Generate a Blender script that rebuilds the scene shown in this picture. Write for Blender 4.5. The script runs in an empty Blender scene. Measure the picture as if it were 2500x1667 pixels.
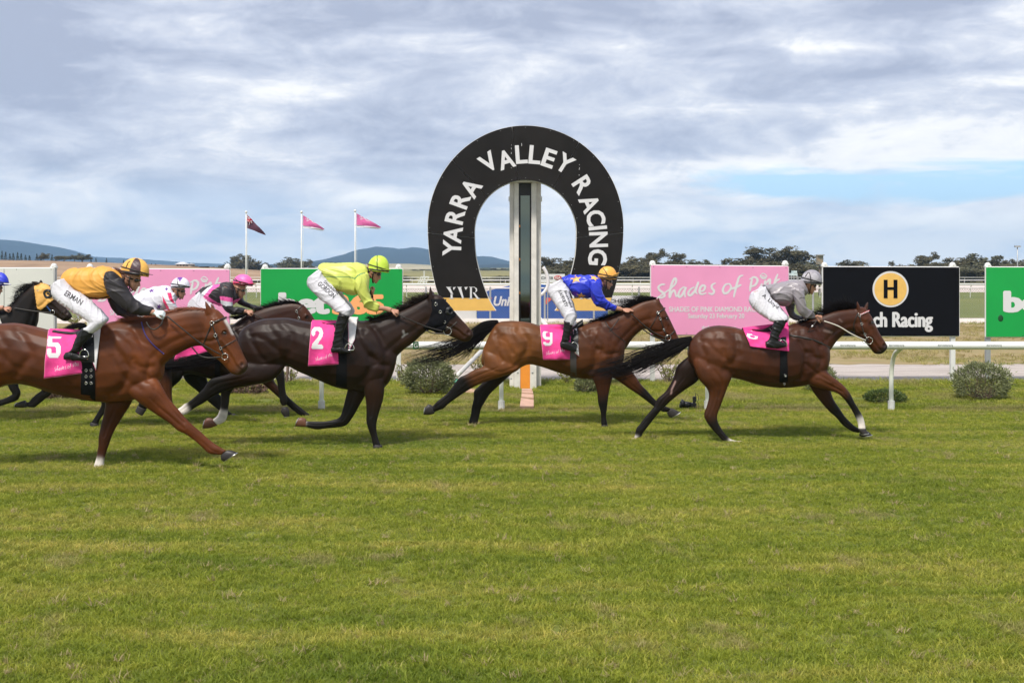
import bpy, bmesh, math, random
import numpy as np
from mathutils import Vector, Matrix
from mathutils.bvhtree import BVHTree

random.seed(7); np.random.seed(7)
R = math.radians
SC = bpy.context.scene
COL = SC.collection
CAMH = 2.35; FPX = 2777.8; CX = 1250.0; HY = 650.0

# ------------------------------------------------------------------ camera
cam = bpy.data.cameras.new('camera'); camo = bpy.data.objects.new('camera', cam); COL.objects.link(camo)
camo.location = (0, 0, CAMH); camo.rotation_euler = (R(90), 0, 0)
cam.lens = 40; cam.sensor_width = 36; cam.shift_y = -0.0734; cam.clip_end = 20000; cam.clip_start = 0.1
SC.camera = camo

# ------------------------------------------------------------------ light: bright broken overcast
SUN_EL, SUN_AZ = R(58), R(205)      # azimuth measured clockwise from +Y
sl = bpy.data.lights.new('sun', 'SUN'); sl.energy = 1.5; sl.angle = R(10); sl.color = (1.0, 0.94, 0.85)
so = bpy.data.objects.new('sun', sl); COL.objects.link(so)
sd = Vector((math.sin(SUN_AZ)*math.cos(SUN_EL), math.cos(SUN_AZ)*math.cos(SUN_EL), math.sin(SUN_EL)))
so.rotation_euler = sd.to_track_quat('Z', 'Y').to_euler()
SC.view_settings.view_transform = 'Standard'; SC.view_settings.look = 'None'
SC.view_settings.gamma = 1; SC.view_settings.use_curve_mapping = False
SC.view_settings.exposure = 1.6
try:
    SC.cycles.use_denoising = True
    SC.cycles.max_bounces = 6; SC.cycles.transparent_max_bounces = 8
except Exception: pass

w = bpy.data.worlds.new('World'); SC.world = w; w.use_nodes = True
nt = w.node_tree; N = nt.nodes; L = nt.links; N.clear()
def wn(t, **k):
    n = N.new(t)
    for a, b in k.items(): setattr(n, a, b)
    return n
out = wn('ShaderNodeOutputWorld'); bg = wn('ShaderNodeBackground'); bg.inputs[1].default_value = 0.0505
L.new(bg.outputs[0], out.inputs[0])
sky = wn('ShaderNodeTexSky'); sky.sky_type = 'NISHITA'; sky.sun_disc = False
sky.sun_elevation = SUN_EL; sky.sun_rotation = SUN_AZ; sky.air_density = 1.0; sky.dust_density = 1.5
tc = wn('ShaderNodeTexCoord')
def wmap(scale, loc=(0,0,0)):
    m = wn('ShaderNodeMapping'); m.inputs['Scale'].default_value = scale; m.inputs['Location'].default_value = loc
    L.new(tc.outputs['Generated'], m.inputs['Vector']); return m
def wnoise(m, sc, det, rough, dist=0.0):
    n = wn('ShaderNodeTexNoise'); L.new(m.outputs[0], n.inputs['Vector'])
    n.inputs['Scale'].default_value = sc; n.inputs['Detail'].default_value = det
    n.inputs['Roughness'].default_value = rough; n.inputs['Distortion'].default_value = dist
    return n
def wramp(src, stops):
    r = wn('ShaderNodeValToRGB'); L.new(src, r.inputs[0])
    e = r.color_ramp.elements
    while len(e) < len(stops): e.new(0.5)
    for i, (p, c) in enumerate(stops):
        e[i].position = p; e[i].color = (c[0], c[1], c[2], 1)
    return r
def wmath(op, a, b, clamp=False):
    m = wn('ShaderNodeMath', operation=op); m.use_clamp = clamp
    for i, v in enumerate((a, b)):
        if isinstance(v, (int, float)): m.inputs[i].default_value = v
        else: L.new(v, m.inputs[i])
    return m.outputs[0]
def wmix(f, a, b, bt='MIX'):
    m = wn('ShaderNodeMix', data_type='RGBA', blend_type=bt)
    for s, v in ((m.inputs[0], f), (m.inputs[6], a), (m.inputs[7], b)):
        if isinstance(v, (int, float)): s.default_value = v
        elif isinstance(v, tuple): s.default_value = (v[0], v[1], v[2], 1)
        else: L.new(v, s)
    return m.outputs[2]
sep = wn('ShaderNodeSeparateXYZ'); L.new(tc.outputs['Generated'], sep.inputs[0])
# broad cloud masses, then streaky billows on them
n1 = wnoise(wmap((1.0, 1.0, 5.0), (0.32, 0.0, 0.62)), 3.0, 3, 0.5, 0.5)
n2 = wnoise(wmap((1.0, 1.0, 3.6), (4.1, 2.0, 1.3)), 7.5, 10, 0.62, 0.5)
n3 = wnoise(wmap((1.0, 1.0, 2.0), (7.3, 1.0, 0.2)), 24.0, 8, 0.66, 0.6)
v = wmath('ADD', wmath('MULTIPLY', n1.outputs[0], 0.50), wmath('MULTIPLY', n2.outputs[0], 0.34))
v = wmath('ADD', v, wmath('MULTIPLY', n3.outputs[0], 0.16))
# higher in the sky the undersides are darker
up = wmath('MULTIPLY', sep.outputs[2], 0.42)
vd = wmath('SUBTRACT', v, wmath('MINIMUM', up, 0.10))
cl = wramp(vd, [(0.36, (3.1, 3.45, 4.4)), (0.43, (4.3, 4.65, 5.55)), (0.475, (5.4, 5.65, 6.3)), (0.52, (7.3, 7.3, 7.35)), (0.62, (8.8, 8.6, 8.2))])
# near the horizon all fades to a pale blue-grey veil
hz = wmath('MULTIPLY', sep.outputs[2], 11.0, True)
hzc = wramp(wmath('ADD', n2.outputs[0], 0.0), [(0.38, (6.4, 7.5, 8.7)), (0.58, (10.2, 10.1, 9.6))])
ccol = wmix(hz, hzc.outputs[0], cl.outputs[0])
# a long low gap of clear blue, ragged by noise, and a few small ones elsewhere
ng = wnoise(wmap((1.0, 1.0, 6.0), (2.35, 0.2, 0.45)), 5.0, 6, 0.6, 0.4)
ex_ = wmath('MULTIPLY', wmath('SUBTRACT', sep.outputs[0], 0.35), 5.0); ez_ = wmath('MULTIPLY', wmath('SUBTRACT', sep.outputs[2], 0.070), 60.0)
ell = wmath('SUBTRACT', 1.0, wmath('ADD', wmath('MULTIPLY', ex_, ex_), wmath('MULTIPLY', ez_, ez_)))
g1 = wmath('MULTIPLY', wmath('ADD', wmath('MAXIMUM', ell, -3.0), wmath('MULTIPLY', wmath('SUBTRACT', ng.outputs[0], 0.5), 7.5)), 0.9, True)
g2 = wmath('MULTIPLY', wmath('SUBTRACT', ng.outputs[0], 0.74), 14.0, True)
gap = wmath('MAXIMUM', g1, g2)
blue = wmix(0.88, sky.outputs[0], (4.3, 6.5, 8.3))
fin = wmix(gap, ccol, blue)
L.new(fin, bg.inputs[0])

# ------------------------------------------------------------------ geometry helpers
def P(px, py, D): return Vector(((px-CX)/FPX*D, D, CAMH+(HY-py)/FPX*D))
def cat(pts, n, closed=False):
    """Catmull-Rom through rows of pts (numpy k x m) -> n samples and their parameter"""
    pts = np.asarray(pts, float); k = len(pts)
    t = np.linspace(0, k-1, n); i = np.minimum(t.astype(int), k-2); f = (t-i)[:, None]
    p0 = pts[np.maximum(i-1, 0)]; p1 = pts[i]; p2 = pts[i+1]; p3 = pts[np.minimum(i+2, k-1)]
    return 0.5*((2*p1)+(-p0+p2)*f+(2*p0-5*p1+4*p2-p3)*f*f+(-p0+3*p1-3*p2+p3)*f**3)

def setprops(o, label=None, cat_=None, group=None, kind=None):
    if label: o['label'] = label
    if cat_: o['category'] = cat_
    if group: o['group'] = group
    if kind: o['kind'] = kind
    return o
def thing(name, label, cat_, loc=(0,0,0), group=None):
    o = bpy.data.objects.new(name, None); COL.objects.link(o); o.location = loc; o.empty_display_size = 0.1
    return setprops(o, label, cat_, group)
def base(parent):
    v = Vector((0,0,0)); p = parent
    while p is not None: v += Vector(p.location); p = p.parent
    return v
def link(name, me, mat=None, parent=None, smooth=False, world=True):
    """link mesh (in world coordinates) as a child of parent"""
    o = bpy.data.objects.new(name, me); COL.objects.link(o)
    if parent is not None:
        o.parent = parent
        if world:
            b = base(parent)
            if b.length > 0: me.transform(Matrix.Translation(-b))
    if mat is not None:
        me.materials.clear()
        for m in (mat if isinstance(mat, (list, tuple)) else [mat]): me.materials.append(m)
    if smooth: me.polygons.foreach_set('use_smooth', [True]*len(me.polygons))
    return o
class MB:
    def __init__(s): s.v = []; s.f = []; s.m = []
    def add(s, vs, fs, mi=0):
        b = len(s.v); s.v += [tuple(x) for x in vs]; s.f += [tuple(i+b for i in f) for f in fs]; s.m += [mi]*len(fs)
    def box(s, a, b, mi=0):
        (x0,y0,z0),(x1,y1,z1) = a, b
        s.add([(x0,y0,z0),(x1,y0,z0),(x1,y1,z0),(x0,y1,z0),(x0,y0,z1),(x1,y0,z1),(x1,y1,z1),(x0,y1,z1)],
              [(0,3,2,1),(4,5,6,7),(0,1,5,4),(1,2,6,5),(2,3,7,6),(3,0,4,7)], mi)
    def tube(s, pts, r, n=8, mi=0, cap=True, up=None):
        pts = [Vector(p) for p in pts]; k = len(pts)
        rs = r if isinstance(r, (list, tuple)) else [r]*k
        vs = []; ref = Vector((0.13, 0.31, 0.94)).normalized() if up is None else Vector(up)
        for i, p in enumerate(pts):
            d = (pts[min(i+1,k-1)]-pts[max(i-1,0)])
            if d.length < 1e-9: d = Vector((0,0,1))
            d.normalize(); a = d.cross(ref)
            if a.length < 1e-3: a = d.cross(Vector((1,0,0)))
            a.normalize(); b = d.cross(a)
            for j in range(n):
                t = 2*math.pi*j/n; vs.append(p+a*math.cos(t)*rs[i]+b*math.sin(t)*rs[i])
        fs = [(i*n+j, i*n+(j+1)%n, (i+1)*n+(j+1)%n, (i+1)*n+j) for i in range(k-1) for j in range(n)]
        if cap: fs += [tuple(range(n))[::-1], tuple((k-1)*n+j for j in range(n))]
        s.add(vs, fs, mi)
    def ball(s, c, r, n=12, m=8, mi=0, rot=None, hemi=False):
        r = r if isinstance(r, (list, tuple)) else (r, r, r); vs = []
        for i in range(m+1):
            ph = math.pi*i/m
            if hemi: ph = math.pi/2*i/m
            for j in range(n):
                t = 2*math.pi*j/n
                p = Vector((r[0]*math.sin(ph)*math.cos(t), r[1]*math.sin(ph)*math.sin(t), r[2]*math.cos(ph)))
                if rot is not None: p = rot @ p
                vs.append(Vector(c)+p)
        fs = [(i*n+j, (i+1)*n+j, (i+1)*n+(j+1)%n, i*n+(j+1)%n) for i in range(m) for j in range(n)]
        s.add(vs, fs, mi)
    def torus(s, c, Rr, r, ax=Vector((0,1,0)), n=24, m=6, mi=0, sx=1.0, arc=2*math.pi, start=0.0):
        a = ax.normalized(); u = a.cross(Vector((0,0,1))); u.normalize(); w_ = u.cross(a)
        pts = [Vector(c)+u*math.cos(start+arc*i/n)*Rr*sx+w_*math.sin(start+arc*i/n)*Rr for i in range(n+1)]
        s.tube(pts, r, m, mi)
    def mesh(s, name='m'):
        me = bpy.data.meshes.new(name); me.from_pydata([tuple(v) for v in s.v], [], s.f)
        if any(s.m): me.polygons.foreach_set('material_index', s.m)
        me.update(); return me
    def build(s, name, mat, parent=None, smooth=False):
        return link(name, s.mesh(name), mat, parent, smooth)
def boxobj(name, a, b, mat, parent=None, bev=0.0):
    m = MB(); m.box(a, b); me = m.mesh(name)
    if bev:
        bm = bmesh.new(); bm.from_mesh(me); bmesh.ops.bevel(bm, geom=bm.edges[:], offset=bev, segments=2, affect='EDGES'); bm.to_mesh(me); bm.free()
    return link(name, me, mat, parent)

# ------------------------------------------------------------------ materials
MATS = {}
def mat(name, col, rough=0.6, bump=0.0, bscale=40.0, var=0.0, vscale=6.0, metal=0.0, spec=0.5, attr=None, stretch=(1,1,1), col2=None, sheen=0.0, transl=0.0, coat=0.0, detail=4):
    if name in MATS: return MATS[name]
    m = bpy.data.materials.new(name); m.use_nodes = True; t = m.node_tree; n = t.nodes; l = t.links
    b = n['Principled BSDF']; b.inputs['Roughness'].default_value = rough; b.inputs['Metallic'].default_value = metal
    b.inputs['Specular IOR Level'].default_value = spec
    if sheen: b.inputs['Sheen Weight'].default_value = sheen; b.inputs['Sheen Roughness'].default_value = 0.4
    if coat: b.inputs['Coat Weight'].default_value = coat; b.inputs['Coat Roughness'].default_value = 0.25
    g = n.new('ShaderNodeNewGeometry'); mp = n.new('ShaderNodeMapping'); mp.inputs['Scale'].default_value = stretch
    l.new(g.outputs['Position'], mp.inputs[0])
    src = None
    if attr:
        a = n.new('ShaderNodeAttribute'); a.attribute_name = attr; src = a.outputs['Color']
    if var or col2:
        nz = n.new('ShaderNodeTexNoise'); nz.inputs['Scale'].default_value = vscale; nz.inputs['Detail'].default_value = detail; nz.inputs['Roughness'].default_value = 0.6
        l.new(mp.outputs[0], nz.inputs['Vector'])
        rp = n.new('ShaderNodeValToRGB'); rp.color_ramp.elements[0].position = 0.35; rp.color_ramp.elements[1].position = 0.65
        l.new(nz.outputs[0], rp.inputs[0])
        mx = n.new('ShaderNodeMix'); mx.data_type = 'RGBA'; l.new(rp.outputs[0], mx.inputs[0])
        if src is not None:
            mx.blend_type = 'MULTIPLY'; mx.inputs[0].default_value = 1; 
            l.new(rp.outputs[0], mx.inputs[7]); l.new(src, mx.inputs[6])
            for k in range(2):
                e = rp.color_ramp.elements[k]; q = 1-var if k == 0 else 1+var; e.color = (q, q, q, 1)
            for lk in list(l):
                if lk.to_socket == mx.inputs[0]: l.remove(lk)
            mx.inputs[0].default_value = 1
        else:
            c2 = col2 if col2 else tuple(min(1, c*(1+var)) for c in col)
            c1 = col if col2 else tuple(c*(1-var) for c in col)
            mx.inputs[6].default_value = (*c1, 1); mx.inputs[7].default_value = (*c2, 1)
        src = mx.outputs[2]
    if src is None: b.inputs['Base Color'].default_value = (*col, 1)
    else: l.new(src, b.inputs['Base Color'])
    if bump:
        nb = n.new('ShaderNodeTexNoise'); nb.inputs['Scale'].default_value = bscale; nb.inputs['Detail'].default_value = 4
        l.new(mp.outputs[0], nb.inputs['Vector'])
        bp = n.new('ShaderNodeBump'); bp.inputs['Strength'].default_value = 1.0; bp.inputs['Distance'].default_value = bump
        l.new(nb.outputs[0], bp.inputs['Height']); l.new(bp.outputs[0], b.inputs['Normal'])
    if transl:
        tr = n.new('ShaderNodeBsdfTranslucent'); ms = n.new('ShaderNodeMixShader'); ms.inputs[0].default_value = transl
        o = n['Material Output']; l.new(b.outputs[0], ms.inputs[1]); l.new(tr.outputs[0], ms.inputs[2]); l.new(ms.outputs[0], o.inputs[0])
        if src is None: tr.inputs[0].default_value = (*col, 1)
        else: l.new(src, tr.inputs[0])
    MATS[name] = m; return m
WHITE = mat('white_paint', (0.70, 0.70, 0.67), 0.4, 0.0006, 30, 0.06, 2.5)
OLDWHITE = mat('weathered_white_paint', (0.70, 0.67, 0.62), 0.5, 0.001, 40, 0.10, 5)
METAL = mat('steel', (0.75, 0.74, 0.7), 0.25, metal=1.0)
GALV = mat('galvanised_steel', (0.42, 0.43, 0.43), 0.5, metal=0.6)
LEATHER = mat('black_leather', (0.012, 0.012, 0.012), 0.38, 0.0015, 60, spec=.3)
STRAP = mat('dark_strap', (0.02, 0.016, 0.013), 0.45)
PINK = mat('pink_cloth', (0.76, 0.05, 0.265), 0.8, 0.003, 25, 0.12, 12)
PRINTW = mat('white_print', (0.68, 0.67, 0.68), 0.5)
BLACKP = mat('black_print', (0.02, 0.02, 0.022), 0.5)

# ------------------------------------------------------------------ text
def textmesh(s, size=1.0, bold=0.0, xs=1.0, sp=1.0, align='CENTER', shear=0.0, extr=0.0):
    c = bpy.data.curves.new('t', 'FONT'); c.body = s; c.size = size; c.offset = bold; c.space_character = sp
    c.align_x = align; c.align_y = 'CENTER'; c.shear = shear; c.resolution_u = 3; c.extrude = extr
    o = bpy.data.objects.new('t', c); COL.objects.link(o)
    bpy.context.view_layer.update()
    me = bpy.data.meshes.new_from_object(o.evaluated_get(bpy.context.evaluated_depsgraph_get()))
    bpy.data.objects.remove(o); bpy.data.curves.remove(c)
    if xs != 1.0: me.transform(Matrix.Diagonal((xs, 1, 1, 1)))
    return me
def text_on(name, s, px, py, hpx, D, mat_, parent, rot=0.0, wpx=None, bold=0.0, depth=0.004, **k):
    """upright text facing the camera, cap height hpx source pixels at distance D, optional total width wpx"""
    sc = D/FPX; me = textmesh(s, 1.0, bold, **k)
    co = np.zeros(len(me.vertices)*3); me.vertices.foreach_get('co', co); co = co.reshape(-1, 3)
    x0, x1 = co[:, 0].min(), co[:, 0].max(); cap = 0.70
    sz = hpx*sc/cap; sx = sz if wpx is None else wpx*sc/(x1-x0)
    cz = (co[:, 1].min()+co[:, 1].max())/2
    M = Matrix.Translation(P(px, py, D)-Vector((0, depth, 0))) @ Matrix.Rotation(-R(rot), 4, 'Y') @ Matrix.Rotation(R(90), 4, 'X') @ Matrix.Diagonal((sx, sz, 1, 1)) @ Matrix.Translation((-(x0+x1)/2, -cz, 0))
    me.transform(M)
    return link(name, me, mat_, parent)
def rtext(name, s, px, py, hpx, D, mat_, parent, wpx, depth=.004, step=.36, grow=1):
    """small print: glyphs filled on a fine grid and thickened"""
    me = textmesh(s, 1.0); bm = bmesh.new(); bm.from_mesh(me); bmesh.ops.triangulate(bm, faces=bm.faces[:]); T_ = [[v.co.xy[:] for v in f.verts] for f in bm.faces]; bm.free()
    A_ = np.array(T_); lo = A_.reshape(-1, 2).min(0); hi = A_.reshape(-1, 2).max(0); sx = wpx/(hi[0]-lo[0]); sy = hpx/.70
    A_ = (A_-lo)*np.array([sx, sy])/step; W_ = int(A_[..., 0].max())+6; H_ = int(A_[..., 1].max())+6; M_ = np.zeros((H_, W_), bool)
    for t in A_:
        x0, y0 = np.floor(t.min(0)).astype(int); x1, y1 = np.ceil(t.max(0)).astype(int)+1; X_, Y_ = np.meshgrid(np.arange(x0, x1)+.5, np.arange(y0, y1)+.5); c = []
        for k in range(3):
            p, q = t[k], t[(k+1) % 3]; c.append((q[0]-p[0])*(Y_-p[1])-(q[1]-p[1])*(X_-p[0]))
        ins = ((c[0] >= 0) & (c[1] >= 0) & (c[2] >= 0)) | ((c[0] <= 0) & (c[1] <= 0) & (c[2] <= 0)); M_[y0+2:y1+2, x0+2:x1+2] |= ins
    if grow > 3:
        pad = int(grow)+1; M_ = np.pad(M_, pad); O_ = M_.copy(); lo_ = M_
        for dj in range(-pad, pad+1):
            for di in range(-pad, pad+1):
                if (di/grow)**2+(dj/(grow*.62))**2 <= 1: O_ |= np.roll(np.roll(lo_, di, 1), dj, 0)
        M_ = O_; off_ = pad
    else:
        off_ = 0
        for _ in range(grow): M_ = M_ | np.roll(M_, 1, 1) | (np.roll(M_, 1, 0) if _ % 2 else M_)
    cx, cy = (hi[0]-lo[0])*sx/2, (hi[1]-lo[1])*sy/2; ids = {}; vs = []; fs = []
    def vid(i, j):
        if (i, j) not in ids: ids[(i, j)] = len(vs); vs.append(P(px-cx+(i-2-off_)*step, py+cy-(j-2-off_)*step, D)-Vector((0, depth, 0)))
        return ids[(i, j)]
    for j, i in zip(*np.where(M_)): fs.append((vid(i, j), vid(i+1, j), vid(i+1, j+1), vid(i, j+1)))
    m = MB(); m.add(vs, fs); return m.build(name, mat_, parent)
def ribbon(strokes, width, fn, taper=0.5, step=None):
    """brush strokes (polylines in a plane) -> one flat mesh on a fine grid; fn maps (x,y)->Vector"""
    step = step or width/5.0; W = {}
    for st in strokes:
        c = cat(np.array(st), max(8, len(st)*8)); n = len(c)
        rad = width/2*(1-taper*np.abs(np.linspace(-1, 1, n))**2); last = None
        for (x, y), r in zip(c, rad):
            for gx in range(int((x-r)/step), int((x+r)/step)+2):
                for gy in range(int((y-r)/step), int((y+r)/step)+2):
                    if (gx*step-x)**2+(gy*step-y)**2 < r*r: W[(gx, gy)] = 1
        for k in range(n-1):   # fill between samples
            (x0, y0), (x1, y1) = c[k], c[k+1]; q = int(math.hypot(x1-x0, y1-y0)/step)+1
            for m_ in range(1, q):
                x, y, r = x0+(x1-x0)*m_/q, y0+(y1-y0)*m_/q, rad[k]
                for gx in range(int((x-r)/step), int((x+r)/step)+2):
                    for gy in range(int((y-r)/step), int((y+r)/step)+2):
                        if (gx*step-x)**2+(gy*step-y)**2 < r*r: W[(gx, gy)] = 1
    ids = {}; vs = []; fs = []
    def vid(i, j):
        if (i, j) not in ids: ids[(i, j)] = len(vs); vs.append(fn((i-.5)*step, (j-.5)*step))
        return ids[(i, j)]
    for (i, j) in W: fs.append((vid(i, j), vid(i+1, j), vid(i+1, j+1), vid(i, j+1)))
    m = MB(); m.add(vs, fs); return m
SCRIPT = [  # hand-lettered "Shades of Pink" in crop units
 [(370,555),(320,558),(280,592),(295,635),(350,680),(368,715),(330,742),(262,745)],
 [(262,745),(420,640),(510,560),(535,500),(520,470),(490,500),(450,620),(440,735),(470,665),(505,640),(520,675),(535,725),(560,705)],
 [(650,590),(600,625),(565,695),(580,735),(625,700),(670,605),(655,660),(662,732)],
 [(790,595),(735,630),(706,690),(740,712),(800,650),(850,530),(815,650),(835,690)],
 [(868,655),(925,645),(950,590),(915,568),(878,610),(870,670),(900,695),(960,680)],
 [(1095,538),(1050,562),(1045,605),(1078,650),(1055,692),(1000,682)],
 [(1300,545),(1240,560),(1205,625),(1225,682),(1285,662),(1322,595),(1300,545)],
 [(1490,425),(1440,450),(1405,550),(1375,670),(1360,735)],[(1320,625),(1400,592),(1462,562)],
 [(1625,462),(1605,560),(1592,645)],[(1590,480),(1655,450),(1700,490),(1670,560),(1600,590)],
 [(1765,545),(1750,590),(1770,600)],[(1812,500),(1800,590)],[(1808,560),(1850,505),(1880,490),(1870,590),(1895,600)],
 [(1990,410),(1955,500),(1930,600)],[(2015,480),(1950,530),(2010,590)],
 [(1735,430),(1780,398),(1828,425),(1835,450)],[(1735,430),(1770,470),(1830,470)],[(1745,432),(1780,438),(1825,447)]]
# =================================================================== GROUND
def sheet(name, D0, D1, x0, x1, z, m, jit=0.15, n=120, label=None, ny=1):
    rnd = random.Random(len(name)*7); mb = MB(); vs = []
    for k in range(ny+1):
        D = D0+(D1-D0)*k/ny
        for i in range(n+1):
            j = rnd.uniform(-jit, jit) if k in (0, ny) else 0
            vs.append((x0+(x1-x0)*i/n, D+j, z))
    mb.add(vs, [(k*(n+1)+i, k*(n+1)+i+1, (k+1)*(n+1)+i+1, (k+1)*(n+1)+i) for k in range(ny) for i in range(n)])
    o = mb.build(name, m); setprops(o, kind='structure')
    if label: o['label'] = label
    return o
def zonemat(name, stops, scale=1.5, stretch=(1,1,1), bump=0.01, bscale=30, rough=0.95, det=10):
    if name in MATS: return MATS[name]
    m = bpy.data.materials.new(name); m.use_nodes = True; n = m.node_tree.nodes; l = m.node_tree.links
    b = n['Principled BSDF']; b.inputs['Roughness'].default_value = rough; b.inputs['Specular IOR Level'].default_value = 0.2
    g = n.new('ShaderNodeNewGeometry'); mp = n.new('ShaderNodeMapping'); mp.inputs['Scale'].default_value = stretch; l.new(g.outputs['Position'], mp.inputs[0])
    z = n.new('ShaderNodeTexNoise'); z.inputs['Scale'].default_value = scale; z.inputs['Detail'].default_value = det; z.inputs['Roughness'].default_value = 0.65; l.new(mp.outputs[0], z.inputs['Vector'])
    r = n.new('ShaderNodeValToRGB'); l.new(z.outputs[0], r.inputs[0]); e = r.color_ramp.elements
    while len(e) < len(stops): e.new(0.5)
    for i, (p, c) in enumerate(stops): e[i].position = p; e[i].color = (*c, 1)
    l.new(r.outputs[0], b.inputs['Base Color'])
    z2 = n.new('ShaderNodeTexNoise'); z2.inputs['Scale'].default_value = bscale; z2.inputs['Detail'].default_value = 6; l.new(g.outputs['Position'], z2.inputs['Vector'])
    bp = n.new('ShaderNodeBump'); bp.inputs['Distance'].default_value = bump; l.new(z2.outputs[0], bp.inputs['Height']); l.new(bp.outputs[0], b.inputs['Normal'])
    MATS[name] = m; return m
SOIL = zonemat('turf_soil', [(0.3, (0.10,0.12,0.025)), (0.55, (0.15,0.17,0.035)), (0.75, (0.20,0.15,0.08))], 3.0)
GRAVEL = zonemat('gravel', [(0.3, (0.36,0.31,0.28)), (0.55, (0.50,0.44,0.40)), (0.75, (0.60,0.54,0.50))], 2.2, (0.25,1.4,1), 0.02, 60)
DRY = zonemat('dry_grass', [(0.3, (0.20,0.155,0.075)), (0.5, (0.33,0.25,0.13)), (0.62, (0.22,0.20,0.07)), (0.75, (0.42,0.33,0.20))], 0.9, (0.35,1.4,1), 0.03, 14)
SAND = zonemat('sand', [(0.3, (0.50,0.42,0.37)), (0.7, (0.66,0.57,0.52))], 0.4, (0.2,1,1), 0.01, 8)
FIELD = zonemat('green_field', [(0.3, (0.10,0.13,0.03)), (0.55, (0.16,0.18,0.045)), (0.75, (0.25,0.23,0.08))], 0.25, (0.3,1,1), 0.05, 6)
PADD = zonemat('paddock_grass', [(0.3, (0.17,0.16,0.06)), (0.6, (0.26,0.23,0.10)), (0.8, (0.33,0.27,0.15))], 0.02, (0.4,1,1), 0.05, 4)
g = MB(); g.add([(-3500,-50,0),(3500,-50,0),(3500,4600,0),(-3500,4600,0)], [(0,1,2,3)])
setprops(g.build('ground', PADD), kind='structure')
sheet('turf_ground', -8, 23.2, -40, 40, 0.004, SOIL, 0.1)
sheet('gravel_path', 22.9, 27.3, -60, 60, 0.008, GRAVEL, 0.10, 400)
sheet('dry_verge', 27.2, 48, -60, 60, 0.012, DRY, 0.2, 300)
sheet('service_track', 46.5, 51.5, -70, 70, 0.016, SAND, 0.2, 200)
sheet('infield_grass', 51.4, 103, -90, 90, 0.020, FIELD, 0.3, 200)
sheet('sand_track', 102, 140, -150, 150, 0.024, SAND, 0.5, 100)

# =================================================================== HILLS
def fbm1(x, seed, n=5):
    v = 0
    for k in range(n): v += math.sin(x*(1.9**k)+seed*3.7+k*1.3)*0.5**k
    return v
def ridge(name, prof, Dn, Dc, Df, m, rough=1.0, step=6, rows=9, zn=0.0, seed=1, rr=0.0):
    """a hill: rises from distance Dn to its crest at Dc, falls away to Df"""
    xs = [p[0] for p in prof]; ys = [p[1] for p in prof]; px = np.arange(xs[0], xs[-1]+step, step); cy = np.interp(px, xs, ys)
    mb = MB(); vs = []; nx = len(px)
    for k in range(rows*2-1):
        if k < rows: t = k/(rows-1); D = Dn+(Dc-Dn)*t; h = math.sin(t*math.pi/2)**1.3
        else: t = (k-rows+1)/(rows-1); D = Dc+(Df-Dc)*t; h = math.cos(t*math.pi/2)
        for i in range(nx):
            cz = CAMH+(HY-cy[i])/FPX*Dc+fbm1(px[i]*0.11, seed)*rr*Dc/FPX
            X = (px[i]-CX)/FPX*Dc
            z = max(zn, 0)+(cz-zn)*h+(fbm1(X*40/Dc+k*0.9, seed+k*0.37)*0.05*cz*rough*(1 if 0 < k < rows-1 else 0))
            vs.append((X, D, z if k not in (0, 2*rows-2) else -0.5))
    mb.add(vs, [(k*nx+i, k*nx+i+1, (k+1)*nx+i+1, (k+1)*nx+i) for k in range(2*rows-2) for i in range(nx-1)])
    return setprops(mb.build(name, m, None, True), kind='structure')
FOREST = zonemat('forest_slope', [(0.35, (0.012,0.022,0.024)), (0.6, (0.020,0.032,0.032)), (0.8, (0.032,0.045,0.040))], 0.004, (1,1,2), 4, 0.05)
PALE = zonemat('pale_paddock', [(0.3, (0.30,0.27,0.15)), (0.6, (0.44,0.38,0.25)), (0.8, (0.36,0.36,0.18))], 0.01, (1,0.4,1), 0.5, 0.3)
BROWN = zonemat('brown_hillside', [(0.3, (0.23,0.15,0.09)), (0.55, (0.34,0.225,0.14)), (0.75, (0.42,0.29,0.18))], 0.12, (1,0.5,1), 0.1, 2)
BUSHY = zonemat('scrub_slope', [(0.35, (0.03,0.04,0.02)), (0.6, (0.06,0.075,0.035)), (0.85, (0.22,0.18,0.11))], 0.05, (1,0.6,1), 1.5, 0.6)
ridge('mountain', [(-700,640),(-500,600),(-300,592),(-150,580),(-50,586),(20,586),(60,594),(88,597),(104,603),(122,612),(145,622),(190,633),(260,648)], 2100, 3000, 3600, FOREST, 0.5, 4, rr=0.5)
ridge('distant_range', [(100,648),(200,632),(237,627),(262,629),(300,630),(340,633),(385,636),(440,641),(500,643),(560,645),(640,650),(700,655)], 3400, 4000, 4500, FOREST, 0.4, 4, seed=4, rr=0.4)
ridge('twin_peak_mountain', [(740,652),(790,643),(835,633),(881,619),(904,610),(918,605),(932,603),(955,604.5),(980,609),(996,607),(1014,604),(1030,606),(1044,609),(1080,618),(1120,626),(1160,626.5),(1182,625),(1205,628),(1242,637),(1290,645),(1340,650),(1400,655)], 2200, 3100, 3700, FOREST, 0.5, 4, seed=2, rr=0.4)
ridge('low_hills', [(560,658),(640,652),(700,645),(750,643),(800,640),(860,641),(930,646),(1000,651),(1080,656),(1150,650),(1200,645),(1280,647),(1380,652),(1500,656)], 1500, 1900, 2200, FOREST, 0.8, 4, seed=3, rr=0.8)
ridge('pale_paddock_hill', [(560,668),(700,662),(800,652),(880,645),(940,643.5),(1000,644),(1050,647),(1110,652),(1180,657),(1300,662)], 900, 1200, 1400, PALE, 0.3, 8, seed=5)
ridge('scrub_slope', [(880,672),(960,668),(1060,664),(1150,657),(1180,655),(1250,658),(1330,662),(1450,668)], 620, 800, 950, BUSHY, 1.0, 4, seed=6, rr=1.4)
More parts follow.
